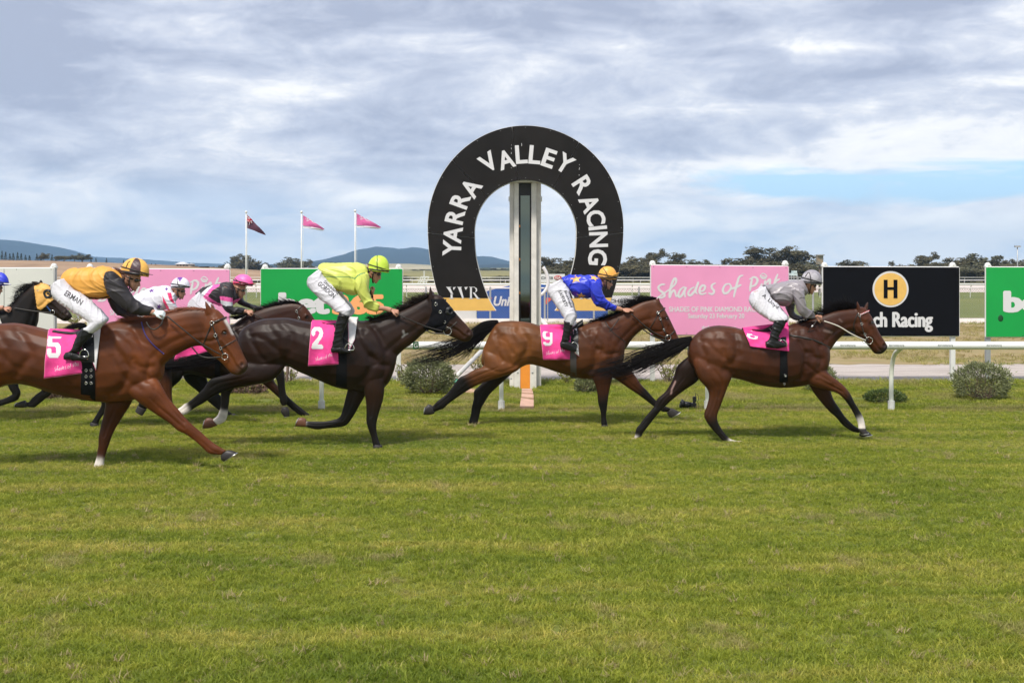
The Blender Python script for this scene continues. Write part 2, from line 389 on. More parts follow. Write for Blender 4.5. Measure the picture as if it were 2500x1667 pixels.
ridge('ploughed_field', [(880,676),(960,670),(1000,667),(1060,668),(1120,672),(1200,677),(1300,682)], 330, 430, 520, BROWN, 0.3, 8, seed=8)
ridge('brown_hill', [(-900,628),(-400,626),(-100,632),(0,635),(120,637),(220,640),(300,643),(420,648),(540,656),(640,663),(760,671),(860,679),(930,684)], 150, 262, 330, BROWN, 0.15, 6, seed=7, rr=0.25)

ORD = 'first second third fourth fifth sixth seventh eighth ninth tenth eleventh twelfth thirteenth fourteenth fifteenth sixteenth seventeenth eighteenth nineteenth twentieth twenty-first twenty-second twenty-third twenty-fourth twenty-fifth twenty-sixth'.split()
# =================================================================== TREES
LEAF = [mat('eucalypt_leaves', (0.115,0.100,0.046), 0.6, var=0.5, vscale=0.7, transl=0.25),
        mat('grey_green_leaves', (0.13,0.125,0.066), 0.6, var=0.45, vscale=0.8, transl=0.25),
        mat('conifer_needles', (0.030,0.045,0.022), 0.7, var=0.3, vscale=1.0, transl=0.15)]
BARK = mat('pale_bark', (0.30,0.26,0.21), 0.85, 0.01, 8, 0.25, 3)
def leafcloud(mb, c, r, n, s, rnd, flat=0.7):
    for _ in range(n):
        while True:
            p = Vector((rnd.uniform(-1,1), rnd.uniform(-1,1), rnd.uniform(-1,1)))
            if p.length < 1 and p.length > 0.35: break
        p = Vector(c)+Vector((p.x*r, p.y*r, p.z*r*flat))
        a = Vector((rnd.gauss(0,1), rnd.gauss(0,1), rnd.gauss(0,0.6))).normalized(); b = a.cross(Vector((rnd.gauss(0,1), rnd.gauss(0,1), rnd.gauss(0,1)))).normalized()
        q = s*rnd.uniform(0.6, 1.4)
        mb.add([p-a*q, p+b*q*0.45, p+a*q, p-b*q*0.45], [(0,1,2,3)])
def tree_meshes(seed, kind):
    """unit tree, 1 m tall; returns (trunk mesh, crown mesh)"""
    rnd = random.Random(seed); tr = MB(); cr = MB()
    if kind == 'conifer':
        tr.tube([(0,0,0),(0,0,0.9)], [0.03,0.005], 6)
        for i in range(60):
            h = rnd.uniform(0.1,0.97); rad = 0.27*(1-h)+0.02; t = rnd.uniform(0, 6.28)
            leafcloud(cr, (rad*0.6*math.cos(t), rad*0.6*math.sin(t), h), rad*0.6+0.02, 14, 0.032, rnd, 0.8)
        return tr.mesh(), cr.mesh()
    top = Vector((rnd.uniform(-.06,.06), rnd.uniform(-.06,.06), 0.5 if kind == 'tall' else 0.32))
    tr.tube([(0,0,-0.02), top*0.5+Vector((rnd.uniform(-.02,.02),0,0)), top], [0.035,0.028,0.022], 8)
    nb = 8 if kind != 'bush' else 11
    for i in range(nb):
        t = i/nb*6.28+rnd.uniform(-.4,.4); el = rnd.uniform(0.25,1.35)
        ln = rnd.uniform(0.28,0.5)*(1.0 if kind == 'tall' else 0.9)
        s0 = top*rnd.uniform(0.55,1.0)
        e = s0+Vector((math.cos(t)*math.cos(el)*ln*(0.95 if kind == 'tall' else 1.25), math.sin(t)*math.cos(el)*ln, math.sin(el)*ln*(1.0)))
        e.z = min(e.z, 0.93)
        mid = (s0+e)/2+Vector((rnd.uniform(-.03,.03), rnd.uniform(-.03,.03), 0.04))
        tr.tube([s0, mid, e], [0.018,0.012,0.006], 5)
        for j in range(3):
            f = e+Vector((rnd.uniform(-.1,.1), rnd.uniform(-.1,.1), rnd.uniform(-.04,.09)))
            f.z = min(f.z, 0.95)
            tr.tube([mid if j else e, f], [0.007,0.003], 4)
            for q in range(3):
                c = f+Vector((rnd.uniform(-.07,.07), rnd.uniform(-.07,.07), rnd.uniform(-.05,.05)))
                leafcloud(cr, c, rnd.uniform(0.06,0.11), 34, 0.026, rnd, 0.6)
        if kind == 'tall':
            for j in range(4): leafcloud(cr, s0.lerp(e, rnd.uniform(.35, 1))+Vector((rnd.uniform(-.08,.08), rnd.uniform(-.08,.08), rnd.uniform(-.06,.05))), rnd.uniform(.06,.10), 34, .026, rnd, .7)
        else:
            for j in range(5):
                leafcloud(cr, (math.cos(t+j)*rnd.uniform(.1,.36), math.sin(t+j)*rnd.uniform(.1,.36), rnd.uniform(0.08 if kind == 'bush' else .3,0.6)), 0.13, 44, 0.030, rnd, 0.7)
    return tr.mesh(), cr.mesh()
TM = {}
for k, (kind, li) in enumerate([('tall',0),('tall',1),('round',0),('round',1),('round',0),('bush',0),('bush',1),('conifer',2),('conifer',2),('tall',0)]):
    a, b = tree_meshes(100+k*7, kind); a.materials.append(BARK); b.materials.append(LEAF[li]); TM[k] = (a, b)
def tree(name, var, px, top, wpx, D, label, group, gz=0.0, cat_='tree'):
    X = (px-CX)/FPX*D; h = CAMH+(HY-top)/FPX*D-gz; wd = wpx/FPX*D
    t = thing(name, label, cat_, (X, D, gz), group)
    s = wd/0.85
    for nm, me in (('trunk', TM[var][0]), ('crown', TM[var][1])):
        o = bpy.data.objects.new(nm, me); COL.objects.link(o); o.parent = t
    t.scale = (s, s, h/0.97); t.rotation_euler = (0, 0, random.uniform(0, 6.28))
    return t
GR = 'gum trees beyond the far track'
for i, (px, ty, wd, v, D, lab) in enumerate([
    (1342,636,62,0,185,'wispy gum tree with sky showing through, right behind the winning post'),(1376,640,50,5,180,'dark rounded gum tree between the winning post and the horseshoe arch'),
    (1396,634,44,9,190,'sparse gum tree just left of the right arm of the arch'),(1522,628,62,2,180,'gum tree directly right of the horseshoe arch'),
    (1556,624,60,4,190,'gum tree above the left edge of the right pink board'),(1592,612,52,9,195,'tallest thin gum tree left of the right pink board'),
    (1622,626,66,2,185,'broad dark gum tree above the left end of the right pink board'),(1652,626,40,0,190,'small airy gum tree above the word Shades on the right pink board'),
    (1688,630,52,3,185,'rounded gum tree above the middle of the right pink board'),(1732,638,34,1,195,'small distant gum tree above the right pink board, with gaps in its crown'),
    (1768,639,40,8,200,'small pointed dark tree above the right half of the pink board'),(1812,624,70,4,185,'wide dark gum tree above the word Pink on the right board'),
    (1850,612,74,0,190,'tall open gum tree above the right corner of the right pink board'),(1888,628,56,2,180,'dark gum tree just left of the grey-capped jockey'),
    (1936,606,84,9,185,'tallest dense gum tree behind the grey-capped jockey'),(1972,630,58,3,180,'gum tree left of the floodlight box above the black board'),
    (2078,633,66,4,185,'isolated rounded gum tree above the left part of the black board'),(2178,645,14,0,200,'tiny lone tree above the middle of the black board'),
    (2232,638,56,2,190,'low dark gum tree above the right half of the black board'),(2256,620,48,9,195,'airy gum tree leaning above the right half of the black board'),
    (2312,625,60,2,185,'gum tree above the right corner of the black board'),(2352,622,64,4,180,'dense gum tree in the gap between the black and green boards'),
    (2396,612,82,3,180,'tallest broad gum tree above the left corner of the right green board'),(2440,630,52,2,185,'gum tree above the right green board, left of the lamp pole'),
    (2466,631,46,4,190,'small gum tree beside the tall lamp pole'),(2505,624,60,3,185,'gum tree at the right edge of the view'),(2560,620,80,4,185,'gum tree beyond the right edge of the view')]):
    tree('gum_tree', v, px, ty-6, wd*1.6, D, lab, GR)
places = ['by the winning post','left of the arch leg','behind the arch leg','right of the arch','under the tallest thin gum','by the pink board corner','behind the pink board']
rb = random.Random(3)
for i in range(26):
    px = 1322+i*49+rb.uniform(-8,8)
    tree('scrub_bush', 5+i % 2, px, float(np.interp(px, [1320,1400,1500,1600,1700,1790,1850,1960,2010,2200,2240,2330,2480,2600], [648,643,634,631,638,638,630,628,646,649,638,632,634,630]))+rb.uniform(-3,6), 128, 168+rb.uniform(-5,5), 'low dark scrub bush under the far gum trees, %s from the left in its row' % ORD[i], 'scrub under the gum trees', cat_='bush')
# left side
for px, ty, wd, v, D, lab in [(591,613,74,4,330,'tall wide-crowned gum tree behind the left flagpole'),(562,634,44,2,325,'low gum tree left of the maroon flag pole'),
    (526,648,34,4,335,'small dark gum above the right end of the left pink board'),(642,637,42,4,330,'rounded gum above the left end of the green betting board'),
    (622,645,34,2,335,'low gum between the pink and green boards'),(715,619,60,3,330,'gum tree with pale visible limbs left of the middle flagpole'),(742,632,46,9,335,'gum tree right behind the middle flagpole'),
    (700,638,44,3,325,'low gum tree left of the middle flagpole'),(760,646,26,4,345,'small gum right of the middle flagpole'),(819,630,62,2,330,'gum tree top showing left of the lime jockey'),
    (850,640,40,4,340,'low gum just left of the lime jockey\'s back'),
    (118-10,614,24,4,268,'round dark tree among the small pines on the brown hill'),(155,619,44,2,268,'spreading gum on the brown hill left of the yellow jockey'),
    (182,622,30,9,268,'thin gum leaning on the brown hill crest'),(202,615,44,3,268,'broad gum on the brown hill crest above the white board corner'),
    (404,652,16,4,300,'small tree left of the farmhouse on the hill'),(474,648,20,4,300,'small tree right of the farmhouse'),(500,648,24,2,300,'second small tree right of the farmhouse')]:
    D = D if px > 500 else 262
    gz = 0 if px > 520 else max(0, CAMH+(HY-np.interp(px, [-100,0,120,220,300,420,540],[632,635,637,640,643,648,656]))/FPX*262-0.2)
    tree('gum_tree', v, px, ty, wd*1.15, D, lab, 'trees on the left rise', gz)
for i, (px, ty) in enumerate([(-40,612),(-22,615),(5,613),(14,614),(24,619),(32,617),(43,616),(52,618),(62,623),(72,623),(90,619),(100,624),(127,621),(137,625),(222,630),(234,629),(260,630),(302,634),(312,638),(324,640),(357,641),(370,643),(380,644),(396,646)]):
    gz = CAMH+(HY-np.interp(px, [-100,0,120,220,300,420],[632,635,637,640,643,648]))/FPX*262-0.25
    tree('pine_tree', 7+i % 2, px, ty, 15 if px < 200 else 10, 262, 'small dark pine on the brown hill crest, %s from the left' % ORD[i], 'young pines on the brown hill', gz)
for px, ty, wd, lab in [(985,667,44,'dark bush just right of the green betting board'),(1062,684,40,'low dark bush behind the jump frame left of the arch'),(1226,668,70,'dense low bush just left of the winning post'),(1180,678,40,'low bush inside the arch opening'),
                   (660,676,46,'dark bush between the pink and green boards'),(620,680,50,'low dark bush behind the pink cap')]:
    tree('bush', 6, px, ty, wd*1.2, 165, lab, 'bushes behind the rails', cat_='bush')
for i, (px, ty) in enumerate([(962,660),(1010,657),(1020,659),(1032,656),(1045,657),(1056,658),(1070,660),(1178,655),(1192,658),(1205,652),(1216,657),(1228,654),(1240,658),(1255,656)]):
    D = 560; tree('gum_tree', 2+i % 3, px, ty, 17, D, 'distant tree in the belt of trees behind the arch, %s from the left' % ORD[i], 'distant tree belt', 0)

# farmhouse, lamp, towers ---------------------------------------------------
ROOF = mat('pale_roof', (0.6,0.6,0.62), 0.5); WALLM = mat('house_wall', (0.42,0.38,0.33), 0.8)
D = 262; gz = CAMH+(HY-648)/FPX*D-0.3
h = thing('farmhouse', 'white-roofed farmhouse on the brown hill behind the left pink board', 'house', (0,0,0))
x0 = (427-CX)/FPX*D; x1 = (455-CX)/FPX*D; z0 = gz; z1 = CAMH+(HY-645)/FPX*D; z2 = CAMH+(HY-639.5)/FPX*D
boxobj('wall', (x0+.2, D, z0), (x1-.2, D+3, z1), WALLM, h)
m = MB(); c = (x0+x1)/2
m.add([(x0,D-.3,z1),(x1,D-.3,z1),(x1,D+3.3,z1),(x0,D+3.3,z1),(c-.4,D+1.5,z2),(c+.4,D+1.5,z2)], [(0,1,5,4),(1,2,5),(2,3,4,5),(3,0,4),(3,2,1,0)]); m.build('roof', ROOF, h)
for k in range(3): boxobj('window', (x0+.5+k*.7, D-.02, z0+.15), (x0+.8+k*.7, D+.01, z1-.1), BLACKP, h)
s = thing('shed', 'grey-roofed shed right of the farmhouse on the hill', 'shed'); x0 = (458-CX)/FPX*D; x1 = (471-CX)/FPX*D
boxobj('wall', (x0+.1, D, z0-.1), (x1-.1, D+2, z1-.05), WALLM, s)
m = MB(); c = (x0+x1)/2; m.add([(x0,D-.2,z1-.05),(x1,D-.2,z1-.05),(x1,D+2.2,z1-.05),(x0,D+2.2,z1-.05),(c,D+1,z2-.2)], [(0,1,4),(1,2,4),(2,3,4),(3,0,4),(3,2,1,0)]); m.build('roof', GALV, s)

def polex(px, ytop, D, r, name, label, mat_=WHITE, cat_='pole'):
    t = thing(name, label, cat_, ((px-CX)/FPX*D, D, 0)); ztop = CAMH+(HY-ytop)/FPX*D; m = MB(); X = (px-CX)/FPX*D
    m.tube([(X,D,0),(X,D,ztop)], [r, r*0.7], 8); m.build('pole', mat_, t, True); return t, X, ztop
# flagpoles with flags
MAROON = mat('maroon_flag', (0.075,0.02,0.045), 0.7); FPINK = mat('pink_flag', (0.75,0.15,0.40), 0.7, transl=0.3); FWHITE = mat('white_flag', (0.75,0.75,0.8), 0.7, transl=0.3); FRED = mat('flag_red', (0.5,0.03,0.05), 0.7)
D = 60
def flag(px, x0, x1, top0, bot0, top1, bot1, mt, parent, name='flag', y=0.0, lab=None):
    m = MB(); n = 14; vs = []
    for i in range(n+1):
        t = i/n; x = x0+(x1-x0)*t; a = top0+(top1-top0)*t; b = bot0+(bot1-bot0)*t
        wob = math.sin(t*9)*0.10*t
        for k in range(5):
            yy = a+(b-a)*k/4+math.sin(t*7+k*.6)*0.9*t
            p = P(x, yy, D); p.y += wob+math.sin(k*1.1+t*5)*0.03+y; vs.append(p)
    m.add(vs, [(i*5+k, (i+1)*5+k, (i+1)*5+k+1, i*5+k+1) for i in range(n) for k in range(4)])
    o = m.build(name, mt, parent, True); return o
t, X, zt = polex(601, 518, D, 0.045, 'flagpole', 'left white flagpole flying the maroon flag'); m = MB(); m.ball((X,D,zt), .07); m.build('finial', WHITE, t, True)
m = MB(); m.tube([(X+.09,D-.02,0.9),(X+.09,D-.02,zt-.1)], .008, 4); m.build('halyard', WHITE, t)
f = thing('flag', 'dark maroon ensign flag drooping from the left flagpole', 'flag', (X,D,zt-.3)); 
flag(601, 603, 648, 524, 557, 571, 574, MAROON, f, 'cloth'); flag(601, 603.5, 617, 525.5, 541, 538, 548, FRED, f, 'canton', -0.03)
m = MB()
for a, b in (((604,528),(616,545)),((604,540),(616,540)),((610,531),(610,549))): m.tube([P(*a, D)-Vector((0,.07,0)), P(*b, D)-Vector((0,.07,0))], .018, 4)
m.build('cross', FWHITE, f)
for px, ty, lab, fl, pts in ((736,518,'middle white flagpole with a pink flag','pink flag with white lower edge on the middle flagpole',(739,792,525,550,559,560.5)),(867,515,'right white flagpole rising beside the lime jockey','pink flag with white lower edge on the right flagpole',(870,930,521,549,554,556))):
    t, X, zt = polex(px, ty, D, 0.045, 'flagpole', lab); m = MB(); m.ball((X,D,zt), .07); m.build('finial', WHITE, t, True)
    m = MB(); m.tube([(X+.09,D-.02,0.9),(X+.09,D-.02,zt-.1)], .008, 4); m.build('halyard', WHITE, t)
    f = thing('flag', fl, 'flag', (X,D,zt-.3)); x0,x1,a,b,c,d = pts
    flag(px, x0, x1, a, b, c, d, FPINK, f, 'cloth'); flag(px, x0, x1-2, b-.5, b+6, d, d+3, FWHITE, f, 'lower_band')
    m = ribbon([[(x0+8,a+10),(x0+14,a+8),(x0+12,a+15),(x0+20,a+12),(x0+27,a+18),(x0+34,a+20)]], 1.6, lambda x, y: P(x, y, D)-Vector((0,.2,0))); m.build('print', FWHITE, f)
for o in COL.objects:
    if o.get('category') == 'pole' and o.name.startswith('flagpole'): o['group'] = 'flagpoles beyond the boards'
# lamp pole right, box light
D = 150; t, X, zt = polex(2484, 602, D, 0.09, 'lamp_pole', 'tall thin lamp pole above the right green board', GALV, 'lamp pole'); boxobj('lamp_head', (X-.35, D-.2, zt-.1), (X+.35, D+.2, zt+.12), GALV, t)
D = 90; BR = mat('rusty_box', (0.38,0.25,0.13), 0.6, col2=(0.20,0.20,0.19), vscale=2)
t, X, zt = polex(2001, 650, D, 0.10, 'camera_mast', 'pole with a tall grey and tan box on top beside the black board', mat('brown_pole', (0.12,0.09,0.07), 0.8), 'mast')
boxobj('box', (X-.22, D-.3, CAMH+(HY-646)/FPX*D), (X+.22, D+.3, CAMH+(HY-623)/FPX*D), BR, t, .02); boxobj('hood', (X-.25, D-.45, CAMH+(HY-624)/FPX*D), (X+.27, D+.32, CAMH+(HY-621.5)/FPX*D), GALV, t)
z = CAMH+(HY-690)/FPX*D
for dz in (0.2, .8): m = MB(); m.tube([(X-.18,D,z+dz),(X+.18,D,z+dz)], .03, 5); m.build('bracket', GALV, t)
D = 110; TEAL = mat('pale_teal_panel', (0.45,0.55,0.53), 0.5)
t = thing('steward_tower', 'pale teal judges tower on legs behind the grey-capped jockey', 'tower')
def bx(n, xa, ya, xb, yb, dep, mt, par, D=None): return boxobj(n, (P(xa,yb,D).x, D, P(xa,yb,D).z), (P(xb,ya,D).x, D+dep, P(xb,ya,D).z), mt, par)
bx('cabin', 1938,661,1946,668,1.0,TEAL,t,D); bx('deck', 1931,667,1947,673,1.3,TEAL,t,D)
for xa in (1933,1939,1946,1950): 
    m = MB(); m.tube([P(xa-1 if xa < 1950 else 1947, 673, D), P(xa+(1.5 if xa > 1944 else 0), 681+13, D)], .04, 5); m.build('leg', GALV, t)
# white running rails far off
def far_rail(name, label, D, ytop, x0, x1, sp, r=0.05, two=False, px_skip=None):
    t = thing(name, label, 'rail', (0, D, 0)); z = CAMH+(HY-ytop)/FPX*D; m = MB(); m.tube([((x0-CX)/FPX*D,D,z),((x1-CX)/FPX*D,D,z)], r, 6); m.build('rail', WHITE, t, True)
    if two: m = MB(); m.tube([((x0-CX)/FPX*D,D,z*.55),((x1-CX)/FPX*D,D,z*.55)], r*.8, 6); m.build('rail', WHITE, t, True)
    n = int((x1-x0)/sp)
    pm = MB(); pm.tube([(0,.25,0),(0,.2,z*.7),(0,.02,z)], .03, 5); pme = pm.mesh('post')
    for i in range(n+1):
        o = link('post', pme, None, t, False, False)
        if not pme.materials: pme.materials.append(WHITE)
        o.location = ((x0+i*sp-CX)/FPX*D, 0, 0)
far_rail('running_rail', 'white running rail along the near edge of the far sand track', 84, 694.5, -20, 2700, 92, 0.055)
far_rail('running_rail', 'double white running rail on the far side of the sand track', 122, 684, -20, 2700, 66, 0.05, True)
far_rail('running_rail', 'thin farthest white rail in front of the scrub', 150, 677.5, -20, 2700, 54, 0.04)
# jump frame (white A-frame) left of the arch
D = 100; t = thing('jump_frame', 'white slanting metal frame structure beyond the fence left of the arch', 'frame')
m = MB()
for a, b in (((1017,698),(1029,675)),((1022,698),(1034,675)),((1027,676),(1048,676)),((1030,698),(1040,676)),((1024,688),(1042,688)),((1038,698),(1047,676))): m.tube([P(*a, D), P(*b, D)], .04, 5)
m.build('frame', WHITE, t); m = MB(); m.tube([P(1035.5, 698, D), P(1035.5, 661, D)], .05, 5); m.build('post', WHITE, t)

# =================================================================== CHAIN-LINK FENCE
D = 48.5; FZ = 1.42
t = thing('chain_link_fence', 'grey chain link fence with top rail behind the advertising boards', 'fence', (0, D, 0))
x0, x1 = -24, 24; m = MB()
m.tube([(x0,D,FZ),(x1,D,FZ)], .03, 6); m.build('top_rail', OLDWHITE, t, True)
m = MB(); m.box((x0,D-.06,0.0),(x1,D+.06,.12)); m.build('base_rail', OLDWHITE, t)
m = MB(); sp = 0.105
k = x0-2
while k < x1:
    for sgn in (1, -1):
        a = Vector((k if sgn > 0 else k+FZ*.9, D+.035+.003*sgn, .1)); b = Vector((k+FZ*.9 if sgn > 0 else k, D+.035+.003*sgn, FZ))
        if a.x > x0-1 and b.x < x1+1: m.tube([a, b], .0048, 3, cap=False)
    k += sp
w_ = m.build('wire_mesh', mat('wire_dull', (.20,.20,.19), .6), t); w_['kind'] = 'stuff'
pm = MB(); pm.tube([(0,0,0),(0,0,FZ+.05)], .045, 8); pme = pm.mesh('post'); pme.materials.append(GALV)
for px in (-60,70,190,310,430,555,665,780,905,1040,1197,1330,1450,1560,1665,1770,1880,1985,2090,2210,2330,2450,2560):
    o = link('post', pme, None, t, False, False); o.location = ((px-CX)/FPX*D, 0, 0)
# banners on the fence
BLUE = mat('blue_banner', (0.002,0.07,0.33), 0.5, var=0.08, vscale=2); RED = mat('orange_red_print', (0.75,0.10,0.06), 0.5)
Db = 49.5
b = thing('sponsor_banner', 'blue banner with white lettering on the fence behind the winning post', 'banner')
pts = [(1164,704+78),(1164,716),(1187,711),(1215,704),(1245,697),(1275,690),(1300,690),(1350,700),(1420,712),(1484,728),(1484,782)]
m = MB(); n = len(pts); m.add([P(*p, Db) for p in pts]+[P(*p, Db)+Vector((0,.05,0)) for p in pts], [tuple(range(n))[::-1], tuple(range(n,2*n))]+[(i,(i+1)%n,n+(i+1)%n,n+i) for i in range(n)]); m.build('panel', BLUE, b)
text_on('lettering', 'United', 1244, 735, 22, Db, PRINTW, b, wpx=78, bold=0.035, shear=0.25, depth=.02)
m = MB(); m.add([P(1330,745,Db)-Vector((0,.02,0)), P(1334,727,Db)-Vector((0,.02,0)), P(1352,727,Db)-Vector((0,.02,0))], [(0,1,2)]); m.add([P(1190,733,Db)-Vector((0,.02,0)), P(1193,725,Db)-Vector((0,.02,0)), P(1203,728,Db)-Vector((0,.02,0))], [(0,1,2)]); m.build('emblem', RED, b)
b = thing('sponsor_banner', 'plain white banner on the fence under the left arch leg', 'banner'); bx('panel', 1095,758,1163,779,.05,WHITE,b,Db+.3)
b = thing('sponsor_banner', 'white banner reading CHEFS on the fence right of the arch', 'banner'); bx('panel', 1484,722,1560,759,.05,PRINTW,b,Db)
text_on('lettering', 'CHEFS', 1513, 734.5, 8.5, Db, mat('grey_print', (.06,.06,.06), .5), b, wpx=54, bold=.03, depth=.02); text_on('lettering', 'Global Catering', 1514, 747, 6, Db, MATS['grey_print'], b, wpx=46, depth=.02)
b = thing('sponsor_banner', 'small white banner with red oval logo behind the blue and gold jockey', 'banner'); bx('panel', 1300,669,1379,690,.05,PRINTW,b,78)
text_on('lettering', 'CHES', 1335, 678.5, 5.5, 78, MATS['grey_print'], b, wpx=30, bold=.02, depth=.02)
m = MB(); c = P(1362, 678, 78)-Vector((0,.03,0)); m.ball(c, (.26,.015,.155), 20, 8); m.build('logo', mat('red_logo', (.5,.02,.02), .5), b, True); text_on('logo_lettering', 'IGA', 1362, 678, 6, 78, PRINTW, b, wpx=13, bold=.03, depth=.06)
# white curved pipe sculpture beside the post
t = thing('curved_sign', 'white curved pipe-like sign piece behind the winning post', 'sign'); D = 47
m = MB(); m.tube([P(x, y, D) for x, y in cat(np.array([(1326,652),(1333,664),(1337,678),(1338,692),(1335,704),(1328,714),(1320,720)]), 20)], .07, 8); m.build('ring', PRINTW, t, True)
m = MB(); m.tube([P(1337,695,D), P(1337,783,D)], .025, 6); m.build('post', GALV, t)
# diagonal white bar & its partner (open gate arm) behind the winning post
t = thing('barrier_arm', 'white diagonal barrier pole leaning down to the bush left of the winning post', 'barrier'); 
m = MB(); a = P(1095,938,22.3); b_ = P(1345,790-62,30); m.tube([a, P(1180,852,24.2)], .045, 8); m.build('arm', OLDWHITE, t, True); m = MB(); m.tube([P(1097,940,22.3), P(1097,905,22.3)], .035, 8); m.build('pivot_post', OLDWHITE, t, True)
t = thing('barrier_arm', 'short white pole end showing between winning post and pink cloth nine', 'barrier'); m = MB(); m.tube([P(1316,776,27), P(1336,797,26.4), P(1400,866,25)], .05, 8); m.build('arm', OLDWHITE, t, True)
t = thing('sprinkler_cover', 'small green plastic cover on the grass by the diagonal pole', 'cover'); m = MB(); m.ball(P(1115,934,22.3), (.09,.06,.07), 12, 8); m.build('lid', mat('green_plastic', (.01,.22,.13), .4), t, True); m = MB(); m.ball(P(1115,936,22.3)-Vector((0,0,.03)), (.10,.07,.04), 12, 6); m.build('rim', MATS['green_plastic'], t, True)

# =================================================================== ADVERTISING BOARDS
DB = 22.9
SIGNP = mat('sign_pink', (0.80,0.31,0.52), 0.45, var=0.03, vscale=1.5); SIGNG = mat('sign_green', (0.0,0.33,0.055), 0.45, var=0.04, vscale=1.5); SIGNK = mat('sign_black', (0.004,0.004,0.006), 0.5, spec=.12)
SIGNW = mat('sign_offwhite', (0.66,0.66,0.61), 0.5, var=0.03, vscale=1); GOLD = mat('gold_print', (0.80,0.48,0.12), 0.5, var=0.05, vscale=6); PEACH = mat('peach_print', (0.95,0.42,0.16), 0.5); EDGE = mat('board_edge', (0.8,0.78,0.76), 0.5)
def board(label, x0, x1, y0l, y0r, y1, mt, posts, D=DB, pmat=WHITE, post_names=None):
    t = thing('advertising_board', label, 'billboard', ((x0+x1)/2/FPX*D-CX/FPX*D, D, 0), 'advertising boards along the course')
    m = MB(); a, b, c, d = P(x0,y1,D), P(x1,y1,D), P(x1,y0r,D), P(x0,y0l,D); o = Vector((0,.02,0))
    m.add([a,b,c,d,a+o,b+o,c+o,d+o], [(0,1,2,3),(7,6,5,4),(0,4,5,1),(1,5,6,2),(2,6,7,3),(3,7,4,0)]); m.build('panel', mt, t)
    e = MB(); ex = .018
    for p, q in ((a,b),(b,c),(c,d),(d,a)): e.tube([p+o*1.4, q+o*1.4], ex, 4)
    e.build('frame', EDGE, t)
    for px in posts:
        X = (px-CX)/FPX*(D+.06); zt = P(px, y0l-5, D).z; m = MB(); m.box((X-.045,D+.035,0),(X+.045,D+.115,zt)); po = m.build('post', pmat, t)
        m = MB(); m.ball((X,D+.075,zt), (.062,.062,.06), 12, 8); m.box((X-.058,D+.02,zt-.05),(X+.058,D+.13,zt)); m.build('cap', WHITE, po, True)
    # fixing screws
    for k in range(5):
        for yy in (y0l+3+(y0r-y0l)*k/4, y1-3):
            p = P(x0+6+(x1-x0-12)*k/4, yy, D); s_ = MB(); s_.ball(p-Vector((0,.002,0)), (.008,.004,.008), 6, 4); s_.build('screw', BLACKP, t)
    return t
def pink_board(dx, dy, label, posts, x0, x1):
    t = board(label, x0, x1, 648+dy, 651+dy, 817+dy, SIGNP, posts)
    fn = lambda x, y: P(1560+x/5.88+dx, 600+y/5.88+dy, DB)-Vector((0,.004,0))
    ribbon(SCRIPT[:-3], 34, fn, 0.45, 5.0).build('script_lettering', PRINTW, t); ribbon(SCRIPT[-3:]+[[(1750,446),(1790,462),(1826,456)]], 15, fn, 0.4, 3.0).build('lips_emblem', PRINTW, t)
    rtext('lettering', 'SHADES OF PINK DIAMOND RACE', 1742+dx, 755+dy, 12.5, DB, PRINTW, t, 217, grow=2)
    rtext('lettering', 'Saturday 23 February 20', 1748+dx, 773+dy, 11, DB, PRINTW, t, 137, grow=2)
    rtext('lettering', 'shadesofpink.com.au', 1754+dx, 800+dy, 8.5, DB, PRINTW, t, 82, grow=1)
    return t
pink_board(0, 0, 'pink board with white script lettering behind the grey-silks jockey', (1593, 1917), 1590, 1925)
pink_board(-1365, 8, 'pink board with white script lettering behind the two left-hand jockeys', (219, 555), 225, 560)
t = board('green betting board with white and peach lettering behind the lime jockey', 637, 982, 657, 657, 784, SIGNG, (647, 973))
rtext('lettering', 'bet', 742.5, 740.5, 48, DB, PRINTW, t, 115, step=.7, grow=8); rtext('numerals', '365', 875, 743, 44, DB, PEACH, t, 117, step=.7, grow=8)
t = board('black board with gold disc and letter H at the right', 2010, 2342, 652, 653, 820, SIGNK, (2013, 2326))
m = MB(); c = P(2174, 706, DB)-Vector((0,.006,0)); rr = 44/FPX*DB
n = 48; m.add([c+Vector((math.cos(2*math.pi*i/n)*rr, 0, math.sin(2*math.pi*i/n)*rr)) for i in range(n)], [tuple(range(n))]); m.build('disc_rim', PRINTW, t)
m = MB(); rr = 39.5/FPX*DB; m.add([c+Vector((math.cos(2*math.pi*i/n)*rr, -.004, math.sin(2*math.pi*i/n)*rr)) for i in range(n)], [tuple(range(n))]); m.build('disc', GOLD, t)
m = MB(); q = lambda xa,ya,xb,yb: m.box(tuple(P(xa,yb,DB)-Vector((0,.016,0))), tuple(P(xb,ya,DB)-Vector((0,.012,0))))
q(2157,683,2166.5,728); q(2181,683,2190.5,728); q(2166.4,701,2181.1,707.5); m.build('letter', SIGNK, t)
rtext('lettering', 'ch Racing', 2204, 786, 36, DB, PRINTW, t, 143, step=.5, grow=4)
t = board('green board cut by the right edge of the view', 2408, 2750, 653, 653, 822, SIGNG, (2412, 2740), pmat=GALV)
rtext('lettering', 'bet', 2512, 736.5, 48, DB, PRINTW, t, 115, step=.7, grow=8); text_on('numerals', '365', 2650, 741, 46, DB, PEACH, t, wpx=140, bold=.07)
m = MB(); m.ball(P(2443,777,DB), (.055,.006,.07), 16, 6); m.build('stain', mat('dark_stain', (0.0,0.06,0.012), .6), t, True)
t = board('plain off-white board at the left edge behind the yellow-hooded horse', -220, 131, 655, 655, 812, SIGNW, (-200, 131), pmat=GALV)
m = MB(); c = P(62, 729, DB)-Vector((0,.01,0)); m.torus(c, 27/FPX*DB, .012, Vector((0,1,0)), 32, 4); m.torus(c, 23/FPX*DB, .006, Vector((0,1,0)), 32, 4)
